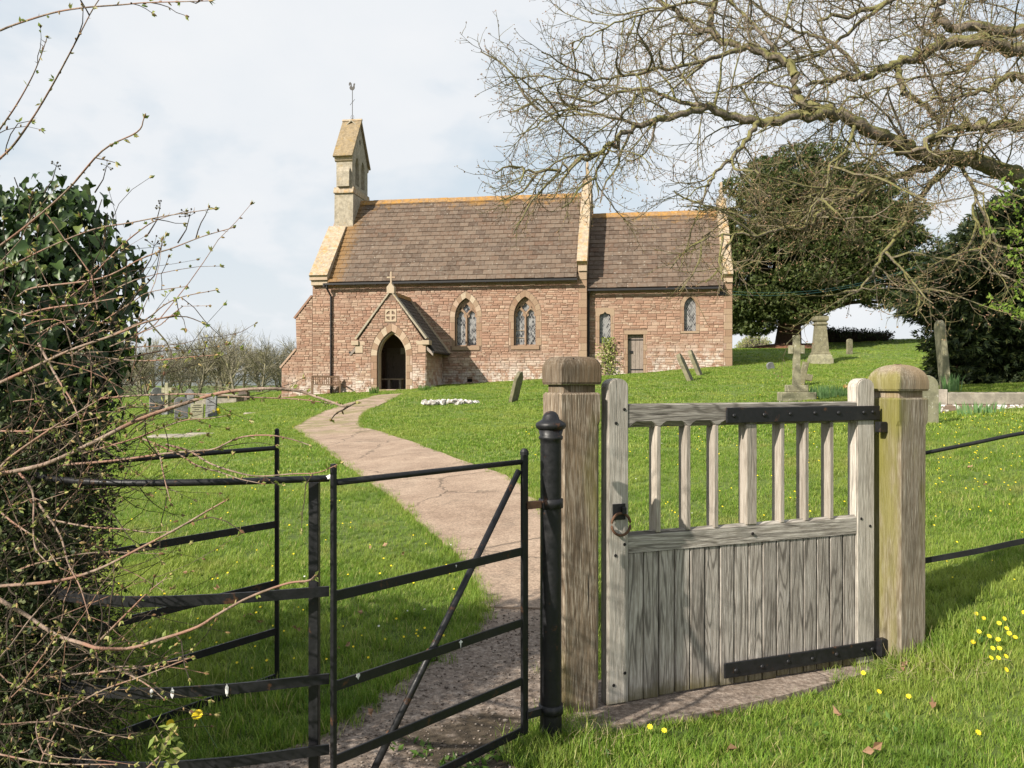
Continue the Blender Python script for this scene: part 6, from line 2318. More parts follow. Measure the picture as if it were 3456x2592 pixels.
# ================================================================== HEDGE, IVY, SPRING SHOOTS
TW = [
    ([(0, 103), (53, 82), (176, 44), (282, 26), (411, 16), (488, 9), (600, 6), (705, 3)], 2.35, .0040),
    ([(-30, 560), (0, 535), (47, 488), (106, 405), (153, 329), (206, 235), (259, 135), (311, 35), (347, -20)], 2.55, .0046),
    ([(-30, 480), (0, 435), (53, 358), (106, 264), (138, 188), (159, 126)], 2.5, .0034),
    ([(-40, 860), (0, 830), (102, 752), (227, 642), (345, 509), (462, 446), (486, 399)], 2.45, .0052),
    ([(-40, 935), (0, 916), (157, 838), (313, 775), (439, 752), (564, 728), (721, 705)], 2.6, .0042),
    ([(240, 1000), (298, 948), (392, 846), (486, 768), (548, 736), (627, 713)], 2.7, .0036),
    ([(60, 1000), (117, 971), (337, 940), (486, 869), (580, 838), (681, 799), (787, 768)], 2.5, .0042),
    ([(60, 1068), (157, 1042), (274, 1026), (399, 1006)], 2.3, .0042),
    ([(340, 1090), (400, 1050), (439, 1026), (501, 987), (627, 967)], 2.65, .0034),
    ([(240, 1200), (313, 1159), (486, 1081), (548, 1034), (611, 1003), (728, 979)], 2.55, .0038),
    ([(-40, 1308), (0, 1292), (117, 1238), (235, 1183), (392, 1128), (486, 1089), (587, 1065)], 2.2, .0066),
    ([(230, 1190), (337, 1206), (486, 1218), (627, 1206), (728, 1198)], 2.6, .0038),
    ([(-40, 1605), (0, 1600), (156, 1565), (327, 1487), (467, 1417), (623, 1362), (740, 1327), (872, 1312), (1000, 1318), (1070, 1340), (1120, 1357), (1165, 1372), (1200, 1360)], 2.15, .0078),
    ([(340, 1345), (460, 1335), (650, 1330), (830, 1340), (1000, 1347), (1090, 1358), (1150, 1366)], 2.3, .0034),
    ([(-30, 1610), (0, 1580), (47, 1534), (171, 1448), (234, 1409), (366, 1331)], 2.2, .0058),
    ([(-40, 1982), (0, 1978), (187, 1962), (327, 1923), (467, 1853), (600, 1783), (701, 1724), (763, 1689)], 2.1, .0060),
    ([(-40, 1990), (0, 2024), (93, 2079), (187, 2141), (280, 2172), (335, 2188), (436, 2188), (545, 2157), (662, 2118), (740, 2071), (841, 2016), (966, 1970), (1040, 1960), (1062, 1945)], 2.05, .0072),
    ([(319, 2180), (436, 2063), (498, 2001), (576, 1939)], 2.08, .0044),
    ([(60, 2320), (78, 2305), (140, 2219), (187, 2149)], 2.05, .0042),
    ([(160, 2420), (234, 2390), (350, 2328), (483, 2281), (646, 2219)], 2.2, .0040),
    ([(140, 2290), (260, 2275), (436, 2258), (561, 2235), (646, 2219)], 2.3, .0036),
    ([(400, 2262), (436, 2277), (498, 2312), (553, 2359)], 2.25, .0040),
    ([(470, 2640), (498, 2592), (545, 2546), (576, 2484), (592, 2468)], 1.95, .0040),
    ([(-30, 2540), (0, 2546), (171, 2577), (390, 2580)], 2.2, .0042),
    ([(480, 1480), (597, 1530), (666, 1571), (747, 1595), (808, 1616), (882, 1632)], 2.5, .0036),
    ([(560, 1500), (638, 1522), (707, 1563), (788, 1591), (870, 1607), (992, 1599), (1073, 1595), (1150, 1563)], 2.35, .0040),
    ([(200, 1570), (381, 1555), (564, 1530), (666, 1522), (727, 1514), (808, 1477), (910, 1469), (992, 1485), (1044, 1502)], 2.4, .0046),
    ([(520, 1500), (540, 1540), (552, 1603), (573, 1685)], 2.45, .0038),
    ([(150, 1750), (300, 1778), (422, 1786), (503, 1797), (585, 1793)], 2.4, .0036),
    ([(280, 1530), (394, 1498), (463, 1477), (544, 1445), (625, 1418), (707, 1412), (768, 1402)], 2.5, .0036),
    ([(60, 1590), (110, 1660), (112, 1780), (120, 1850), (160, 1900)], 2.25, .0042),
    ([(130, 1700), (200, 1800), (230, 1900), (270, 1980), (300, 2080)], 2.3, .0042),
    ([(-30, 1460), (0, 1455), (120, 1455), (200, 1440), (330, 1410)], 2.3, .0040),
    ([(-30, 1700), (40, 1760), (140, 1830), (190, 1900)], 2.35, .0040),
    ([(130, 1160), (190, 1270), (240, 1350), (270, 1420)], 2.3, .0046),
]
hr = random.Random(31)
hedge = empty('hawthorn_hedge', (-2.4, 3.3, 0), 0, 'budding hawthorn hedge with long thorny shoots at the left edge', 'hedge')
HO = np.array([-2.4, 3.3, 0.0])
budc, budd, thorns = [], [], []
allp = []
for k, (pp, D, rad) in enumerate(TW):
    n = len(pp)
    P = np.array([at(px, py, D + .55 * (1 - i / (n - 1)) + .05 * math.sin(i * 1.7 + k)) for i, (px, py) in enumerate(pp)])
    P = catmull(P, 5)
    MB().tube(P - HO, np.linspace(rad, rad * .30, len(P)), 6).build('shoot', M_HAW, hedge, smooth=True)
    allp.append((P, rad))
# unnumbered inner twigs of the hedge, filling its body
tw, fine = MB(), MB()


def inner_twig(a, d, L, r0, n=7, wob=.16):
    pts = [np.array(a, float)]
    d = np.array(d, float)
    d /= np.linalg.norm(d)
    for i in range(n):
        d = d + np.array([hr.gauss(0, wob), hr.gauss(0, wob), hr.gauss(0, wob)])
        d /= np.linalg.norm(d)
        pts.append(pts[-1] + d * L / n)
    return np.array(pts)


for k in range(340):
    px, py = hr.uniform(-120, 300), hr.uniform(1000, 2640)
    if hr.random() < .25:
        px = hr.uniform(250, 480)
    D = hr.uniform(2.45, 3.3)
    if px > 330 and py > 1500:
        continue
    a = at(px, py, D)
    P = inner_twig(a, (hr.uniform(-.3, 1.0), hr.uniform(-.5, .3), hr.uniform(-.35, .75)), hr.uniform(.25, .60), .0035)
    rad = hr.uniform(.0015, .0029)
    (tw if hr.random() < .66 else fine).tube(P - HO, np.linspace(rad, rad * .35, len(P)), 4, cap=False)
    allp.append((P, rad))
# side spurs on the long shoots
for P, rad in list(allp[:len(TW)]):
    L = np.linalg.norm(np.diff(P, axis=0), axis=1).sum()
    for j in range(int(L * 3.2)):
        i = hr.randrange(2, len(P) - 2)
        d = P[i + 1] - P[i]
        q = inner_twig(P[i], d / np.linalg.norm(d) * .8 + np.array([hr.gauss(0, .5), hr.gauss(0, .5), hr.gauss(0, .5)]), hr.uniform(.06, .22), .002, 4, .2)
        r0 = min(rad * .5, .0026)
        tw.tube(q - HO, np.linspace(r0, r0 * .5, len(q)), 4, cap=False)
        allp.append((q, r0))
# stems and the hedge running on to the left beside the lane, beyond the frame
stems = MB()
for k in range(26):
    x, y = hr.uniform(-2.7, -2.05), hr.uniform(2.9, 3.6)
    z = float(ground(x, y))
    P = inner_twig((x, y, z - .05), (hr.uniform(-.5, .02), hr.uniform(-.1, .2), 1), hr.uniform(1.2, 2.0), .02, 8, .13)
    stems.tube(P - HO, np.linspace(hr.uniform(.012, .026), .006, len(P)), 6)
stems.build('stem', M_HAWIN, hedge, kind='stuff')
for k in range(900):
    x = -2.35 - 6.5 * hr.random()
    y = hr.uniform(2.7, 3.75)
    P = inner_twig((x, y, hr.uniform(.0, 1.7)), (hr.uniform(-.6, .6), hr.uniform(-.4, .4), 1), hr.uniform(.4, .9), .004, 5, .2)
    tw.tube(P - HO, [.006, .005, .005, .004, .003, .002], 3, cap=False)
tw.build('twig', M_HAWIN, hedge, kind='stuff')
fine.build('fine_twig', M_HAW, hedge, kind='stuff')

bud, lea, tho = MB(), MB(), MB()
for i in range(len(allp)):
    allp[i] = (allp[i][0] - HO, allp[i][1])


def leaflet(mb, c, ax, L, W, curl=.2):
    ax = ax / (np.linalg.norm(ax) + 1e-9)
    sd = np.cross(ax, [hr.gauss(0, 1), hr.gauss(0, 1), hr.gauss(0, 1)])
    sd /= np.linalg.norm(sd) + 1e-9
    nr = np.cross(ax, sd)
    v = [c, c + ax * L * .45 + sd * W + nr * curl * W, c + ax * L, c + ax * L * .45 - sd * W + nr * curl * W, c + ax * L * .5]
    mb.add(v, tris=[(0, 1, 4), (1, 2, 4), (2, 3, 4), (3, 0, 4)])


def budshape(mb, c, ax, L, W):
    ax = ax / (np.linalg.norm(ax) + 1e-9)
    mb.tube([c, c + ax * L * .35, c + ax * L * .7, c + ax * L], [W * .45, W, W * .75, W * .1], 5)


for P, rad in allp:
    seg = np.linalg.norm(np.diff(P, axis=0), axis=1)
    q = hr.uniform(.02, .06)
    cum = np.concatenate([[0], np.cumsum(seg)])
    long_ = rad > .0033
    while q < cum[-1]:
        i = min(int(np.searchsorted(cum, q, 'right')) - 1, len(seg) - 1)
        t = (q - cum[i]) / seg[i]
        p = P[i] * (1 - t) + P[i + 1] * t
        d = (P[i + 1] - P[i]) / seg[i]
        side = np.array([hr.gauss(0, 1), hr.gauss(0, .6), hr.gauss(0, 1)])
        side -= d * side.dot(d)
        side /= np.linalg.norm(side) + 1e-9
        u_ = hr.random()
        if u_ < .45:
            budshape(bud, p, side + d * .7, hr.uniform(.008, .017), hr.uniform(.0022, .0042))
        elif u_ < .72:
            for j in range(hr.randrange(2, 5)):
                leaflet(lea, p + side * .003, side * .8 + d * .6 + np.array([hr.gauss(0, .5), hr.gauss(0, .5), hr.gauss(0, .5)]), hr.uniform(.010, .024), hr.uniform(.003, .006))
        elif long_:
            tho.tube([p, p + (side + d * .3) * hr.uniform(.010, .018)], [.0014, .0002], 4)
        q += hr.uniform(.030, .085) if long_ else hr.uniform(.045, .12)
    e = P[-1] - P[-2]
    e /= np.linalg.norm(e)
    budshape(bud, P[-1], e, hr.uniform(.010, .020), .004)
    for j in range(3):
        leaflet(lea, P[-1], e + np.array([hr.gauss(0, .5), hr.gauss(0, .5), hr.gauss(0, .5)]), hr.uniform(.012, .022), .005)
# fuller fresh leaves on the low shoot in front
for j in range(34):
    c = at(hr.uniform(520, 600), hr.uniform(2440, 2600), 1.95) - HO
    leaflet(lea, c, np.array([hr.gauss(.3, .6), hr.gauss(-.3, .5), hr.gauss(.2, .6)]), hr.uniform(.018, .036), hr.uniform(.006, .011))
bud.build('bud', M_BUD, hedge, kind='stuff')
lea.build('young_leaf', M_BUDLEAF, hedge, kind='stuff')
tho.build('thorn', M_HAW, hedge, kind='stuff')
# leaf body of the hedge along the lane (casts the shade that lies on the path)
hl = np.random.default_rng(5)
n = 34000
x = -2.2 - 6.6 * hl.random(n)
y = hl.uniform(2.65, 3.75, n)
z = hl.uniform(0, 1, n) ** .8 * (2.25 + .15 * np.sin(x * 3))
ax = hl.normal(size=(n, 3))
ax /= np.linalg.norm(ax, axis=1, keepdims=True)
sd = np.cross(ax, hl.normal(size=(n, 3)))
sd /= np.linalg.norm(sd, axis=1, keepdims=True)
c = np.c_[x, y, z] - HO
q = np.stack([c, c + ax * .03 + sd * .022, c + ax * .065, c + ax * .03 - sd * .022], 1)
MB().add(q.reshape(-1, 3), np.arange(n * 4).reshape(-1, 4)).build('foliage', M_IVY, hedge, kind='stuff')

# ---- ivy over the end of the hedge
ivy = empty('ivy', (-1.9, 3.45, 0), 0, 'glossy dark green ivy covering the tall end of the hawthorn hedge', 'ivy')
IO = np.array([-1.9, 3.45, 0.0])


def ivy_mesh(k):
    r = random.Random(k)
    out = [(0, 0), (.30, -.06), (.46, .12), (.40, .36), (.24, .66), (0, 1.0), (-.24, .66), (-.40, .36), (-.46, .12), (-.30, -.06)]
    if k % 2:
        out = [(0, .02), (.34, -.10), (.52, .10), (.34, .30), (.30, .52), (0, 1.0), (-.30, .52), (-.34, .30), (-.52, .10), (-.34, -.10)]
    v = [(x * .85, y, abs(x) * r.uniform(.15, .40) - .28 * y * y + r.uniform(-.02, .02)) for x, y in out]
    mid = [(0, .15, -.01), (0, .50, -.08)]
    v = v + mid
    tris = [(0, 1, 10), (1, 2, 10), (2, 3, 10), (3, 11, 10), (3, 4, 11), (4, 5, 11), (5, 6, 11), (6, 7, 11), (7, 10, 11), (7, 8, 10), (8, 9, 10), (9, 0, 10)]
    return np.array(v), tris


IV = [ivy_mesh(k) for k in range(6)]
IVM = [MB().add(v, tris=t).mesh('leaf', M_IVY, smooth=True) for v, t in IV]
small_tw = MB()
# ivy mass: bulging volumes, leaves hang like roof tiles from their outside
ivb = []
for px, py, D, r0 in [(60, 800, 3.35, .30), (180, 760, 3.35, .28), (280, 720, 3.35, .20), (330, 800, 3.4, .24), (400, 900, 3.4, .22), (440, 990, 3.4, .18), (200, 950, 3.3, .36), (60, 1050, 3.2, .38), (330, 1040, 3.35, .28),
                      (430, 1110, 3.4, .18), (200, 1180, 3.25, .36), (60, 1300, 3.15, .38), (360, 1220, 3.35, .22), (420, 1230, 3.4, .16), (250, 1330, 3.25, .30), (360, 1330, 3.3, .17), (60, 1500, 3.1, .36), (200, 1480, 3.2, .26),
                      (280, 1500, 3.3, .15), (60, 1720, 3.1, .34), (170, 1680, 3.2, .24), (90, 1950, 3.1, .34), (190, 1900, 3.2, .22), (60, 2200, 3.05, .36), (190, 2150, 3.15, .22), (80, 2430, 3.0, .38), (220, 2400, 3.1, .22), (-150, 900, 3.3, .45), (-150, 1300, 3.2, .5), (-150, 1750, 3.1, .5), (-150, 2200, 3.1, .5),
                      (-60, 1650, 2.8, .3), (-60, 2000, 2.8, .3), (-60, 2400, 2.7, .3), (60, 1560, 2.85, .22), (150, 1700, 2.85, .18), (60, 1850, 2.8, .24), (150, 2000, 2.8, .20), (60, 2150, 2.75, .24), (180, 2250, 2.75, .18), (80, 2420, 2.7, .25), (210, 2480, 2.75, .18), (80, 2600, 2.7, .25), (230, 2620, 2.75, .18), (290, 2100, 3.25, .12), (300, 2350, 3.2, .14), (290, 1700, 3.3, .12)]:
    hi = py < 1400
    ivb.append((at(px - (70 if hi else 15), py + (28 if hi and px < 230 else 5), D + .22), r0 * (.86 if hi else 1.0)))
leaves = []
small = MB()
for c, r0 in ivb:
    if c[2] < EYE - .20:          # below the ivy: small leaves and twigs, coloured dark as a shaded backing
        for j in range(int(4200 * r0 * r0 * 4)):
            d = np.array([hr.gauss(0, 1), hr.gauss(0, 1), hr.gauss(0, 1)])
            d *= hr.random() ** .4 / np.linalg.norm(d)
            leaflet(small, c + d * r0 * 1.15 - HO, np.array([hr.gauss(0, 1), hr.gauss(0, 1), hr.gauss(0, 1)]), hr.uniform(.014, .034), hr.uniform(.004, .010))
        for j in range(int(130 * r0)):
            d = np.array([hr.gauss(0, .5), hr.gauss(0, .5), hr.gauss(0, .5)]) * r0
            small_tw.tube(inner_twig(c + d, (hr.gauss(.2, 1), hr.gauss(0, .6), hr.gauss(.2, .8)), hr.uniform(.15, .45), .002, 5, .2) - HO, [.0026, .0024, .002, .0016, .0012, .0008], 3, cap=False)
        continue
    nl = int(1250 * r0 * r0 * 4 + 26)
    for j in range(nl):
        d = np.array([hr.gauss(0, 1), hr.gauss(-.25, 1), hr.gauss(.15, 1)])
        d /= np.linalg.norm(d)
        p = c + d * r0 * np.array([1, .9, 1]) * (hr.uniform(.45, 1.0) if hr.random() < .86 else hr.uniform(1.0, 1.16))
        leaves.append((p, d, hr.uniform(.026, .060) * (1.35 if hr.random() < .16 else 1)))
ins_all = []
for p, d, L in leaves:
    dep = min(np.linalg.norm((p - c)) / r0 for c, r0 in ivb)
    ins_all.append(dep)
small.build('leaf_mass', M_HEDGELEAF, hedge, kind='stuff')
small_tw.build('inner_twig', M_HAWIN, hedge, kind='stuff')
keep = [(p, d, L) for (p, d, L), q in zip(leaves, ins_all) if q > .42]


def leaf_matrix(p, d, L):
    tip = np.array([hr.gauss(0, .55), hr.gauss(-.15, .4), -1.0]) + d * .55
    tip /= np.linalg.norm(tip)
    nr = d + np.array([hr.gauss(0, .35), hr.gauss(-.1, .35), .35 + hr.gauss(0, .3)])
    nr -= tip * nr.dot(tip)
    nr /= np.linalg.norm(nr) + 1e-9
    xx = np.cross(tip, nr)
    return np.column_stack([xx * L, tip * L, nr * L])


# the 300 that show largest (nearest the camera, inside the frame) are leaves of their own
def vis_key(t):
    p = t[0]
    px = p[0] / p[1] * FPX + CXP
    py = CYP - (p[2] - EYE) / p[1] * FPX
    return (0 if (0 < px < 700 and 500 < py < 2592) else 5) + p[1] + (0.0 if py < 1450 else .35) - t[2] * 4


keep.sort(key=vis_key)
rest = MB()
for k, (p, d, L) in enumerate(keep):
    M_ = leaf_matrix(p, d, L)
    if k < 300:
        o = link('leaf', IVM[k % 6], ivy)
        m4 = Matrix.Identity(4)
        for a in range(3):
            for b_ in range(3):
                m4[a][b_] = M_[a, b_]
            m4[a][3] = p[a] - IO[a]
        o.matrix_local = m4
    else:
        v, t = IV[k % 6]
        rest.add(v @ M_.T + (p - IO), tris=t)
rest.build('ivy_leaves', M_IVY, ivy, smooth=True, kind='stuff')
st = MB()
for c, r0 in ivb:
    if c[2] < EYE - .15 or r0 < .2:
        continue
    for j in range(3):
        a = np.array([c[0] + hr.uniform(-.2, .1), c[1] + .1, max(0, c[2] - hr.uniform(.3, .9))])
        st.tube(inner_twig(a, c - a + [0.05, 0, .1], np.linalg.norm(c - a) + r0, .005, 6, .12) - IO, [.008, .007, .006, .005, .004, .003, .002], 4, cap=False)
# flower stalks with black berries on top
for px, py in ((540, 700), (640, 730), (360, 560), (520, 830), (190, 560)):
    b0 = at(px - 40, py + 90, 3.35)
    b1 = at(px, py, 3.3)
    st.tube(np.array([b0, (b0 + b1) / 2 + [.01, 0, .0], b1]) - IO, [.003, .002, .0015], 4)
    for j in range(7):
        e = b1 + np.array([hr.gauss(0, .018), hr.gauss(0, .018), hr.gauss(.008, .014)])
        st.tube(np.array([b1, e]) - IO, .0009, 3)
        st.tube(np.array([e - [0, 0, .004], e, e + [0, 0, .004]]) - IO, [.001, .0045, .001], 5)
st.build('stem', M_HAWIN, ivy, kind='stuff')
print('ivy leaves', len(keep))

# ---- fresh leaved shrub reaching in at the right edge
sx, sy = 5.9, 8.2
shr = empty('spring_shrub', (sx, sy, float(ground(sx, sy))), 0, 'young shrub with fresh lime green leaves reaching in at the right edge', 'shrub')
SO = np.array([sx, sy, float(ground(sx, sy))])
stems, lv = MB(), MB()
for L_ in ([(3600, 900), (3500, 800), (3456, 740), (3400, 700), (3340, 690)], [(3600, 950), (3480, 830), (3430, 800), (3390, 770), (3310, 780)], [(3620, 1050), (3520, 960), (3450, 930), (3420, 880)], [(3640, 1150), (3500, 1060), (3440, 1045), (3380, 1030), (3340, 1028)],
           [(3640, 1100), (3520, 1020), (3460, 990), (3420, 985)], [(3640, 850), (3560, 700), (3480, 640), (3430, 600)], [(3640, 1200), (3530, 1090), (3470, 1085), (3430, 1070)], [(3620, 800), (3500, 690), (3410, 650), (3380, 610)], [(3620, 900), (3520, 870), (3440, 850), (3410, 840)]):
    P = catmull([at(px, py, 7.7 + .1 * i * (-1) ** i) for i, (px, py) in enumerate(L_)], 5)
    stems.tube(P - SO, np.linspace(.009, .003, len(P)), 5)
    stems.tube(np.array([(0, 0, 0), (P[0] - SO) * [.6, .6, .55], P[0] - SO]), [.02, .014, .009], 6)
    for i in range(4, len(P)):
        for j in range(2):
            c = P[i] + np.array([hr.gauss(0, .035), hr.gauss(0, .05), hr.gauss(0, .035)])
            for q in range(3):
                leaflet(lv, c - SO, np.array([hr.gauss(0, .7), hr.gauss(-.2, .6), hr.gauss(.1, .7)]), hr.uniform(.026, .050), hr.uniform(.009, .017))
stems.build('stem', M_TWIG, shr)
lv.build('foliage', M_SPRING, shr, kind='stuff')

# ================================================================== GRASS (one object; tufts set out by a node group)
def tuft(seed, nb, h, spread, w_, lean):
    r = random.Random(seed)
    mb = MB()
    for k in range(nb):
        a = r.uniform(0, 6.28)
        q = spread * math.sqrt(r.random())
        x, y = q * math.cos(a), q * math.sin(a)
        b_ = r.uniform(0, 6.28)
        hh = h * r.uniform(.55, 1.15)
        l = hh * r.uniform(.15, lean)
        dx, dy = math.cos(b_), math.sin(b_)
        sx_, sy_ = -dy, dx
        ww = w_ * r.uniform(.7, 1.2)
        v = []
        for t, wf in ((0, 1), (.4, .95), (.75, .6)):
            cx_, cy_, cz = x + dx * l * t * t, y + dy * l * t * t, hh * (t - .22 * t * t * (l / hh)) - .008
            v += [(cx_ - sx_ * ww * wf, cy_ - sy_ * ww * wf, cz), (cx_ + sx_ * ww * wf, cy_ + sy_ * ww * wf, cz)]
        v.append((x + dx * l, y + dy * l, hh * (1 - .22 * l / hh) - .008))
        mb.add(v, [(0, 1, 3, 2), (2, 3, 5, 4)], [(4, 5, 6)])
    return mb.mesh('tuft', M_GRASS)


coll = bpy.data.collections.new('tufts')
for k in range(5):
    coll.objects.link(bpy.data.objects.new('tuft', tuft(k, 11, .050, .030, .0016, .9)))
for k in range(2):
    coll.objects.link(bpy.data.objects.new('tuft', tuft(20 + k, 16, .115, .045, .0020, .8)))
for k in range(2):
    coll.objects.link(bpy.data.objects.new('tuft', tuft(30 + k, 15, .055, .085, .0050, 1.0)))
names = [o.name for o in coll.objects]
g = np.random.default_rng(77)
pts, idx, scl = [], [], []
blockers = [path_poly, thr_poly]


def cut(P):
    k = np.ones(len(P), bool)
    for b_ in blockers:
        k &= ~in_poly(P, b_)
    # inside the church and the porch
    d = P - CO[:2]
    u, v = d[:, 0] * CT - d[:, 1] * ST, d[:, 0] * ST + d[:, 1] * CT
    k &= ~((u > NU0 + .1) & (u < CU1) & (v > .05) & (v < 7)) & ~((u > PU0) & (u < PU1) & (v > PV + .05) & (v < .1))
    k &= ~((u > NU0 - 1.3) & (u < NU0 + .2) & (v > .05) & (v < 1))
    k &= np.hypot(P[:, 0] - yb[0], P[:, 1] - yb[1]) > 2.2 + .8 * g.random(len(P))
    return k


def scatter(x0, x1, y0, y1, dens, kinds, s0, s1, wedge=True):
    n = int((x1 - x0) * (y1 - y0) * dens)
    P = np.c_[g.uniform(x0, x1, n), g.uniform(y0, y1, n)]
    if wedge:
        P = P[(np.abs(P[:, 0]) < P[:, 1] * .66 + 1.2)]
    P = P[cut(P)]
    nz = .5 + .25 * np.sin(P[:, 0] * 1.7 + 1.3 * np.sin(P[:, 1] * .9)) + .25 * np.sin(P[:, 1] * 2.3 + P[:, 0] * .8)
    pts.append(P)
    idx.append(g.choice(kinds, len(P)))
    scl.append(g.uniform(s0, s1, len(P)) * (.78 + .44 * nz))


N5 = [0, 1, 2, 3, 4]
scatter(-4, 5.2, 2.6, 7, 1150, N5, .75, 1.35)
scatter(-6, 7.6, 7, 12, 420, N5, .85, 1.5)
scatter(-13, 14, 12, 22, 120, [7, 8, 0], .8, 1.3)
scatter(-22, 24, 22, 40, 42, [7, 8], .95, 1.5)
scatter(-32, 36, 40, 66, 13, [7, 8], 1.2, 1.9)
# longer grass: foreground right, round posts, along path edges, hedge foot
scatter(.1, 4.2, 2.8, 3.75, 190, [5, 6], .45, .85)
scatter(2.0, 4.6, 4.0, 6.5, 150, [5, 6], .5, 1.0)
scatter(-2.6, -.1, 3.0, 5.6, 120, [5, 6], .6, 1.25)
scatter(-4, 5, 5.6, 12, 16, [5, 6], .4, .8)
for (cx_, cy_, rr, n, s0, s1) in ((.18, 3.60, .22, 70, .6, 1.2), (.42, 3.82, .16, 26, .4, .8), (2.35, 4.55, .22, 70, .7, 1.35), (2.5, 4.8, .2, 60, .7, 1.3), (1.95, 4.45, .25, 50, .5, .9), (-.66, 2.9, .2, 12, .5, 1.0), (-1.25, 4.37, .22, 26, .6, 1.1)):
    a, q = g.uniform(0, 6.28, n), rr * np.sqrt(g.random(n))
    P = np.c_[cx_ + q * np.cos(a), cy_ + q * np.sin(a)]
    pts.append(P)
    idx.append(g.choice([5, 6], n))
    scl.append(g.uniform(s0, s1, n))
# ragged edges hanging over the path
for E, sgn in ((pl, 1), (pr, -1)):
    C = catmull(E[1:], 40)
    k = C[:, 1] < 26
    C = C[k]
    m = len(C)
    for rep in range(3):
        P = C[:, :2] + np.c_[g.normal(0, .045, m) - sgn * .02, g.normal(0, .03, m)]
        pts.append(P)
        idx.append(g.choice([0, 1, 2, 3, 5] if rep < 2 else [5, 6], m))
        scl.append(g.uniform(.5, .95, m))
# grass in the joint across the path
jl, jr = pl[6], pr[6]
t = g.random(70)[:, None]
P = jl[:2] * (1 - t) + jr[:2] * t + g.normal(0, .012, (70, 2))
pts.append(P)
idx.append(g.choice(N5, 70))
scl.append(g.uniform(.25, .6, 70))
P = np.concatenate(pts)
I = np.concatenate(idx).astype(np.int32)
S = np.concatenate(scl).astype(np.float32)
Z = ground(P[:, 0], P[:, 1])
me = bpy.data.meshes.new('grass')
me.vertices.add(len(P))
me.vertices.foreach_set('co', np.c_[P, Z].astype(np.float32).reshape(-1))
for nm, tp, arr in (('kind_index', 'INT', I), ('size', 'FLOAT', S), ('turn', 'FLOAT', g.uniform(0, 6.28, len(P)).astype(np.float32))):
    at_ = me.attributes.new(nm, tp, 'POINT')
    at_.data.foreach_set('value', arr)
me.materials.append(M_GRASS)
gro = link('grass', me, None, 'stuff')
gt = bpy.data.node_groups.new('grass_tufts', 'GeometryNodeTree')
gt.interface.new_socket('Geometry', in_out='INPUT', socket_type='NodeSocketGeometry')
gt.interface.new_socket('Geometry', in_out='OUTPUT', socket_type='NodeSocketGeometry')
gi, go_ = gt.nodes.new('NodeGroupInput'), gt.nodes.new('NodeGroupOutput')
ci = gt.nodes.new('GeometryNodeCollectionInfo')
ci.inputs['Collection'].default_value = coll
ci.inputs['Separate Children'].default_value = True
ci.inputs['Reset Children'].default_value = True
iop = gt.nodes.new('GeometryNodeInstanceOnPoints')
iop.inputs['Pick Instance'].default_value = True


def named(nm, tp):
    a = gt.nodes.new('GeometryNodeInputNamedAttribute')
    a.data_type = tp
    a.inputs['Name'].default_value = nm
    return [o for o in a.outputs if o.enabled and o.name == 'Attribute'][0]


cx_ = gt.nodes.new('ShaderNodeCombineXYZ')
gt.links.new(named('turn', 'FLOAT'), cx_.inputs[2])
gt.links.new(gi.outputs[0], iop.inputs['Points'])
gt.links.new(ci.outputs[0], iop.inputs['Instance'])
gt.links.new(named('kind_index', 'INT'), iop.inputs['Instance Index'])
gt.links.new(cx_.outputs[0], iop.inputs['Rotation'])
gt.links.new(named('size', 'FLOAT'), iop.inputs['Scale'])
gt.links.new(iop.outputs[0], go_.inputs[0])
md = gro.modifiers.new('grass_tufts', 'NODES')
md.node_group = gt
print('grass tufts', len(P))

# ---- flowers in the grass
FM = flower_mesh(.015, 8)
FM.transform(Matrix.Scale(0.92, 4))
sm_ = MB().tube([(0, 0, 0), (0, 0, -.06)], .0012, 4)
near_fl = [(3290, 2102), (3316, 2123), (3385, 2123), (3368, 2138), (3393, 2154), (3300, 2165), (3402, 2175), (3422, 2184), (3334, 2184), (3280, 2200), (3365, 2194), (3346, 2226), (3369, 2228), (3390, 2251), (3340, 2258), (3365, 2260), (3391, 2302), (3451, 2101), (2911, 2305), (2963, 2373), (3063, 2387), (3296, 2518), (2240, 2510), (2192, 2493)]
for i, (px, py) in enumerate(near_fl):
    p = gpt(px, py + 6)
    e_ = link('celandine_flower', FM)
    e_.location = p + np.array([0, -.01, .065])
    e_.rotation_euler = (hr.uniform(.6, 1.0), hr.uniform(-.3, .3), hr.uniform(-.4, .4))
    tag(e_, 'small star shaped yellow celandine flower open in the grass right of the gate', 'flower', 'celandine flowers in the near grass')
DM = flower_mesh(.022, 16)
for px, py, lab in ((667, 2414, 'larger yellow dandelion in the shade below the iron hoop fence'), (575, 2442, 'smaller yellow dandelion in the shade below the iron hoop fence')):
    p = at(px, py, 3.15)
    o = link('dandelion', DM)
    o.location = p
    o.rotation_euler = (.7, 0, 0)
    o.scale = (1, 1, 1) if px > 600 else (.72, .72, .72)
    st_ = MB().tube([(0, 0, 0), (0, .02, -.3)], .002, 4).build('stalk', M_DAFF, o)
    tag(o, lab, 'flower')
fv, fq = np.array([v.co[:] for v in FM.vertices]), None
fl, wl = MB(), MB()


def scatter_flowers(mb, regions, size, lift):
    for (x0, x1, y0, y1, n) in regions:
        for k in range(n):
            p = gpt(hr.uniform(x0, x1), hr.uniform(y0, y1))
            if in_poly(p[None, :2], path_poly)[0] or in_poly(p[None, :2], thr_poly)[0]:
                continue
            s = size * hr.uniform(.7, 1.2) * (1 + p[1] * .05)
            a = hr.uniform(0, 6)
            c, sn = math.cos(a), math.sin(a)
            v = fv * (s / .015)
            v = np.c_[v[:, 0] * c - v[:, 1] * sn, v[:, 0] * sn + v[:, 1] * c, v[:, 2]]
            v[:, 2] += v[:, 1] * .55
            mb.add(v + p + [0, 0, lift], np.arange(len(v)).reshape(-1, 4))


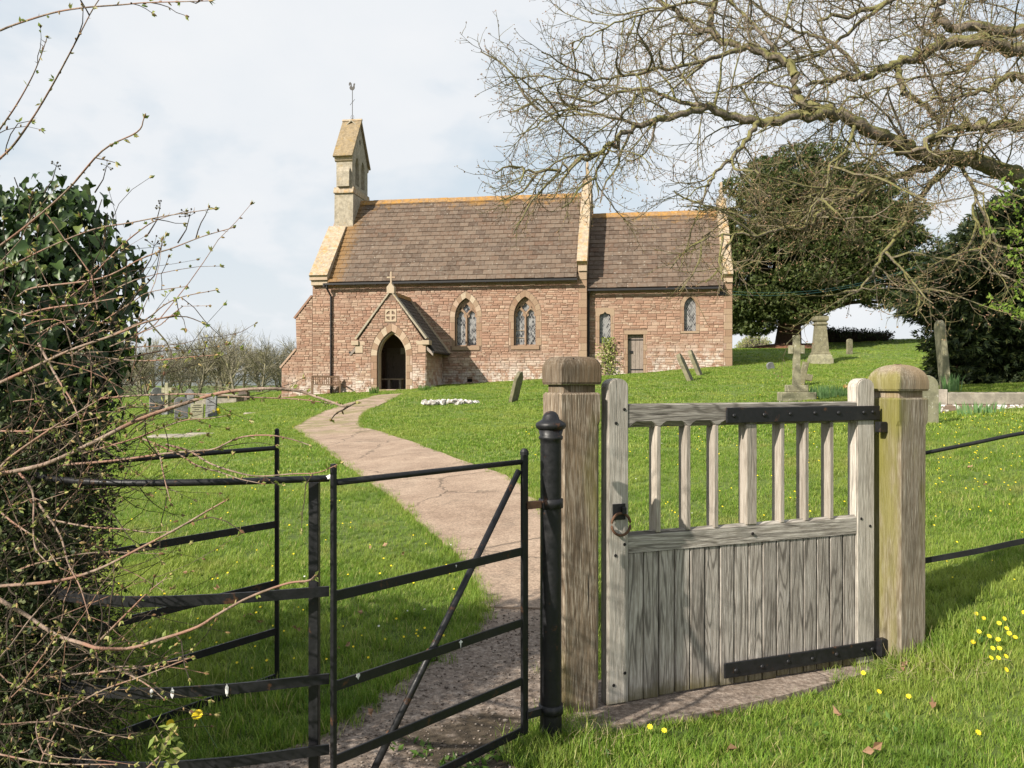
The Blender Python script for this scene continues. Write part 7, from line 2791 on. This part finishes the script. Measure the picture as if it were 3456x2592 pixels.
scatter_flowers(fl, [(3150, 3456, 1400, 1680, 90), (2060, 2880, 1400, 1560, 40), (2060, 2880, 1560, 1800, 45), (1750, 2000, 1430, 1560, 14), (420, 1250, 1500, 1800, 34), (700, 1560, 1780, 2300, 62), (3130, 3456, 1680, 2000, 14), (2400, 3100, 1280, 1400, 40), (300, 900, 2000, 2250, 18), (700, 1000, 1380, 1470, 8)], .0066, .066)
scatter_flowers(wl, [(1000, 1600, 1850, 2250, 7), (2060, 2880, 1400, 1800, 10), (2480, 3000, 1290, 1420, 16), (3050, 3150, 1290, 1330, 20)], .0065, .066)
o = fl.build('wild_flowers', M_YELLOW, kind='stuff')
o = wl.build('daisies', M_CREAM, kind='stuff')

# loose grit on the worn end of the path
gv = MB()
_gz = lambda q: ground(q[0], q[1])
gr_ = np.random.default_rng(12)
ico = bmesh.new()
bmesh.ops.create_icosphere(ico, subdivisions=1, radius=1)
ico.verts.index_update()
iv_ = np.array([v.co[:] for v in ico.verts])
if_ = [[v.index for v in f.verts] for f in ico.faces]
ico.free()
Q = np.c_[gr_.uniform(-1.4, .6, 5200), 3.0 + 3.4 * gr_.random(5200) ** 1.5]
Q = Q[in_poly(Q, path_poly)]
for q in Q:
    r = gr_.uniform(.0025, .008) * (1.8 if gr_.random() < .05 else 1)
    gv.add(iv_ * [r, r * gr_.uniform(.6, 1), r * .6] + [q[0], q[1], float(_gz(q)) + .021], tris=if_)
gv.build('loose_grit', mat_leaf('grit_stone', [(0, (.07, .055, .045)), (.5, (.17, .135, .11)), (1, (.29, .25, .215))], 0, .9), kind='stuff')

# dead oak leaves, weeds and straw
dl = MB()
for (px, py) in ((2460, 2566), (2950, 2568), (2847, 2450), (3152, 2417), (2410, 2440), (1230, 2090), (1010, 2150), (890, 2120), (1290, 1860), (1370, 1890), (1250, 1870), (3280, 1590), (2790, 1545), (830, 2100), (1250, 2440), (3060, 2270), (3050, 2280), (3330, 1650), (1150, 2210), (640, 1950), (740, 2010)):
    p = gpt(px, py)
    for k in range(2):
        ax = np.array([hr.gauss(0, 1), hr.gauss(0, 1), hr.gauss(.2, .3)])
        leaflet(dl, p + [hr.gauss(0, .01), hr.gauss(0, .01), .045], ax, hr.uniform(.035, .055), hr.uniform(.012, .02), .6)
dl.build('dead_leaves', M_DEAD, kind='stuff')
wd = MB()
for (cx_, cy_, rr, n) in ((-.02, 3.58, .10, 60), (-.20, 3.45, .10, 70), (-.42, 3.60, .10, 26), (.06, 3.50, .09, 40), (2.5, 4.62, .2, 50), (.3, 3.5, .3, 60), (1.6, 3.7, .4, 60)):
    for k in range(n):
        a, q = hr.uniform(0, 6.28), rr * math.sqrt(hr.random())
        x, y = cx_ + q * math.cos(a), cy_ + q * math.sin(a)
        leaflet(wd, np.array([x, y, float(ground(x, y)) + .02]), np.array([hr.gauss(0, 1), hr.gauss(0, 1), abs(hr.gauss(.5, .4))]), hr.uniform(.025, .055), hr.uniform(.006, .014))
wd.build('weeds', M_WEED, kind='stuff')
sw = MB()
for (cx_, cy_, rr, n) in ((2.18, 4.50, .16, 70), (.36, 3.72, .16, 60), (2.3, 4.45, .25, 50)):
    for k in range(n):
        a, q = hr.uniform(0, 6.28), rr * math.sqrt(hr.random())
        x, y = cx_ + q * math.cos(a), cy_ + q * math.sin(a)
        P = inner_twig((x, y, float(ground(x, y)) + .01), (hr.gauss(0, 1), hr.gauss(0, 1), abs(hr.gauss(.4, .4))), hr.uniform(.06, .16), .001, 3, .3)
        sw.tube(P, [.0016, .0014, .001, .0006], 3, cap=False)
sw.build('dry_grass', M_DRYGRASS, kind='stuff')
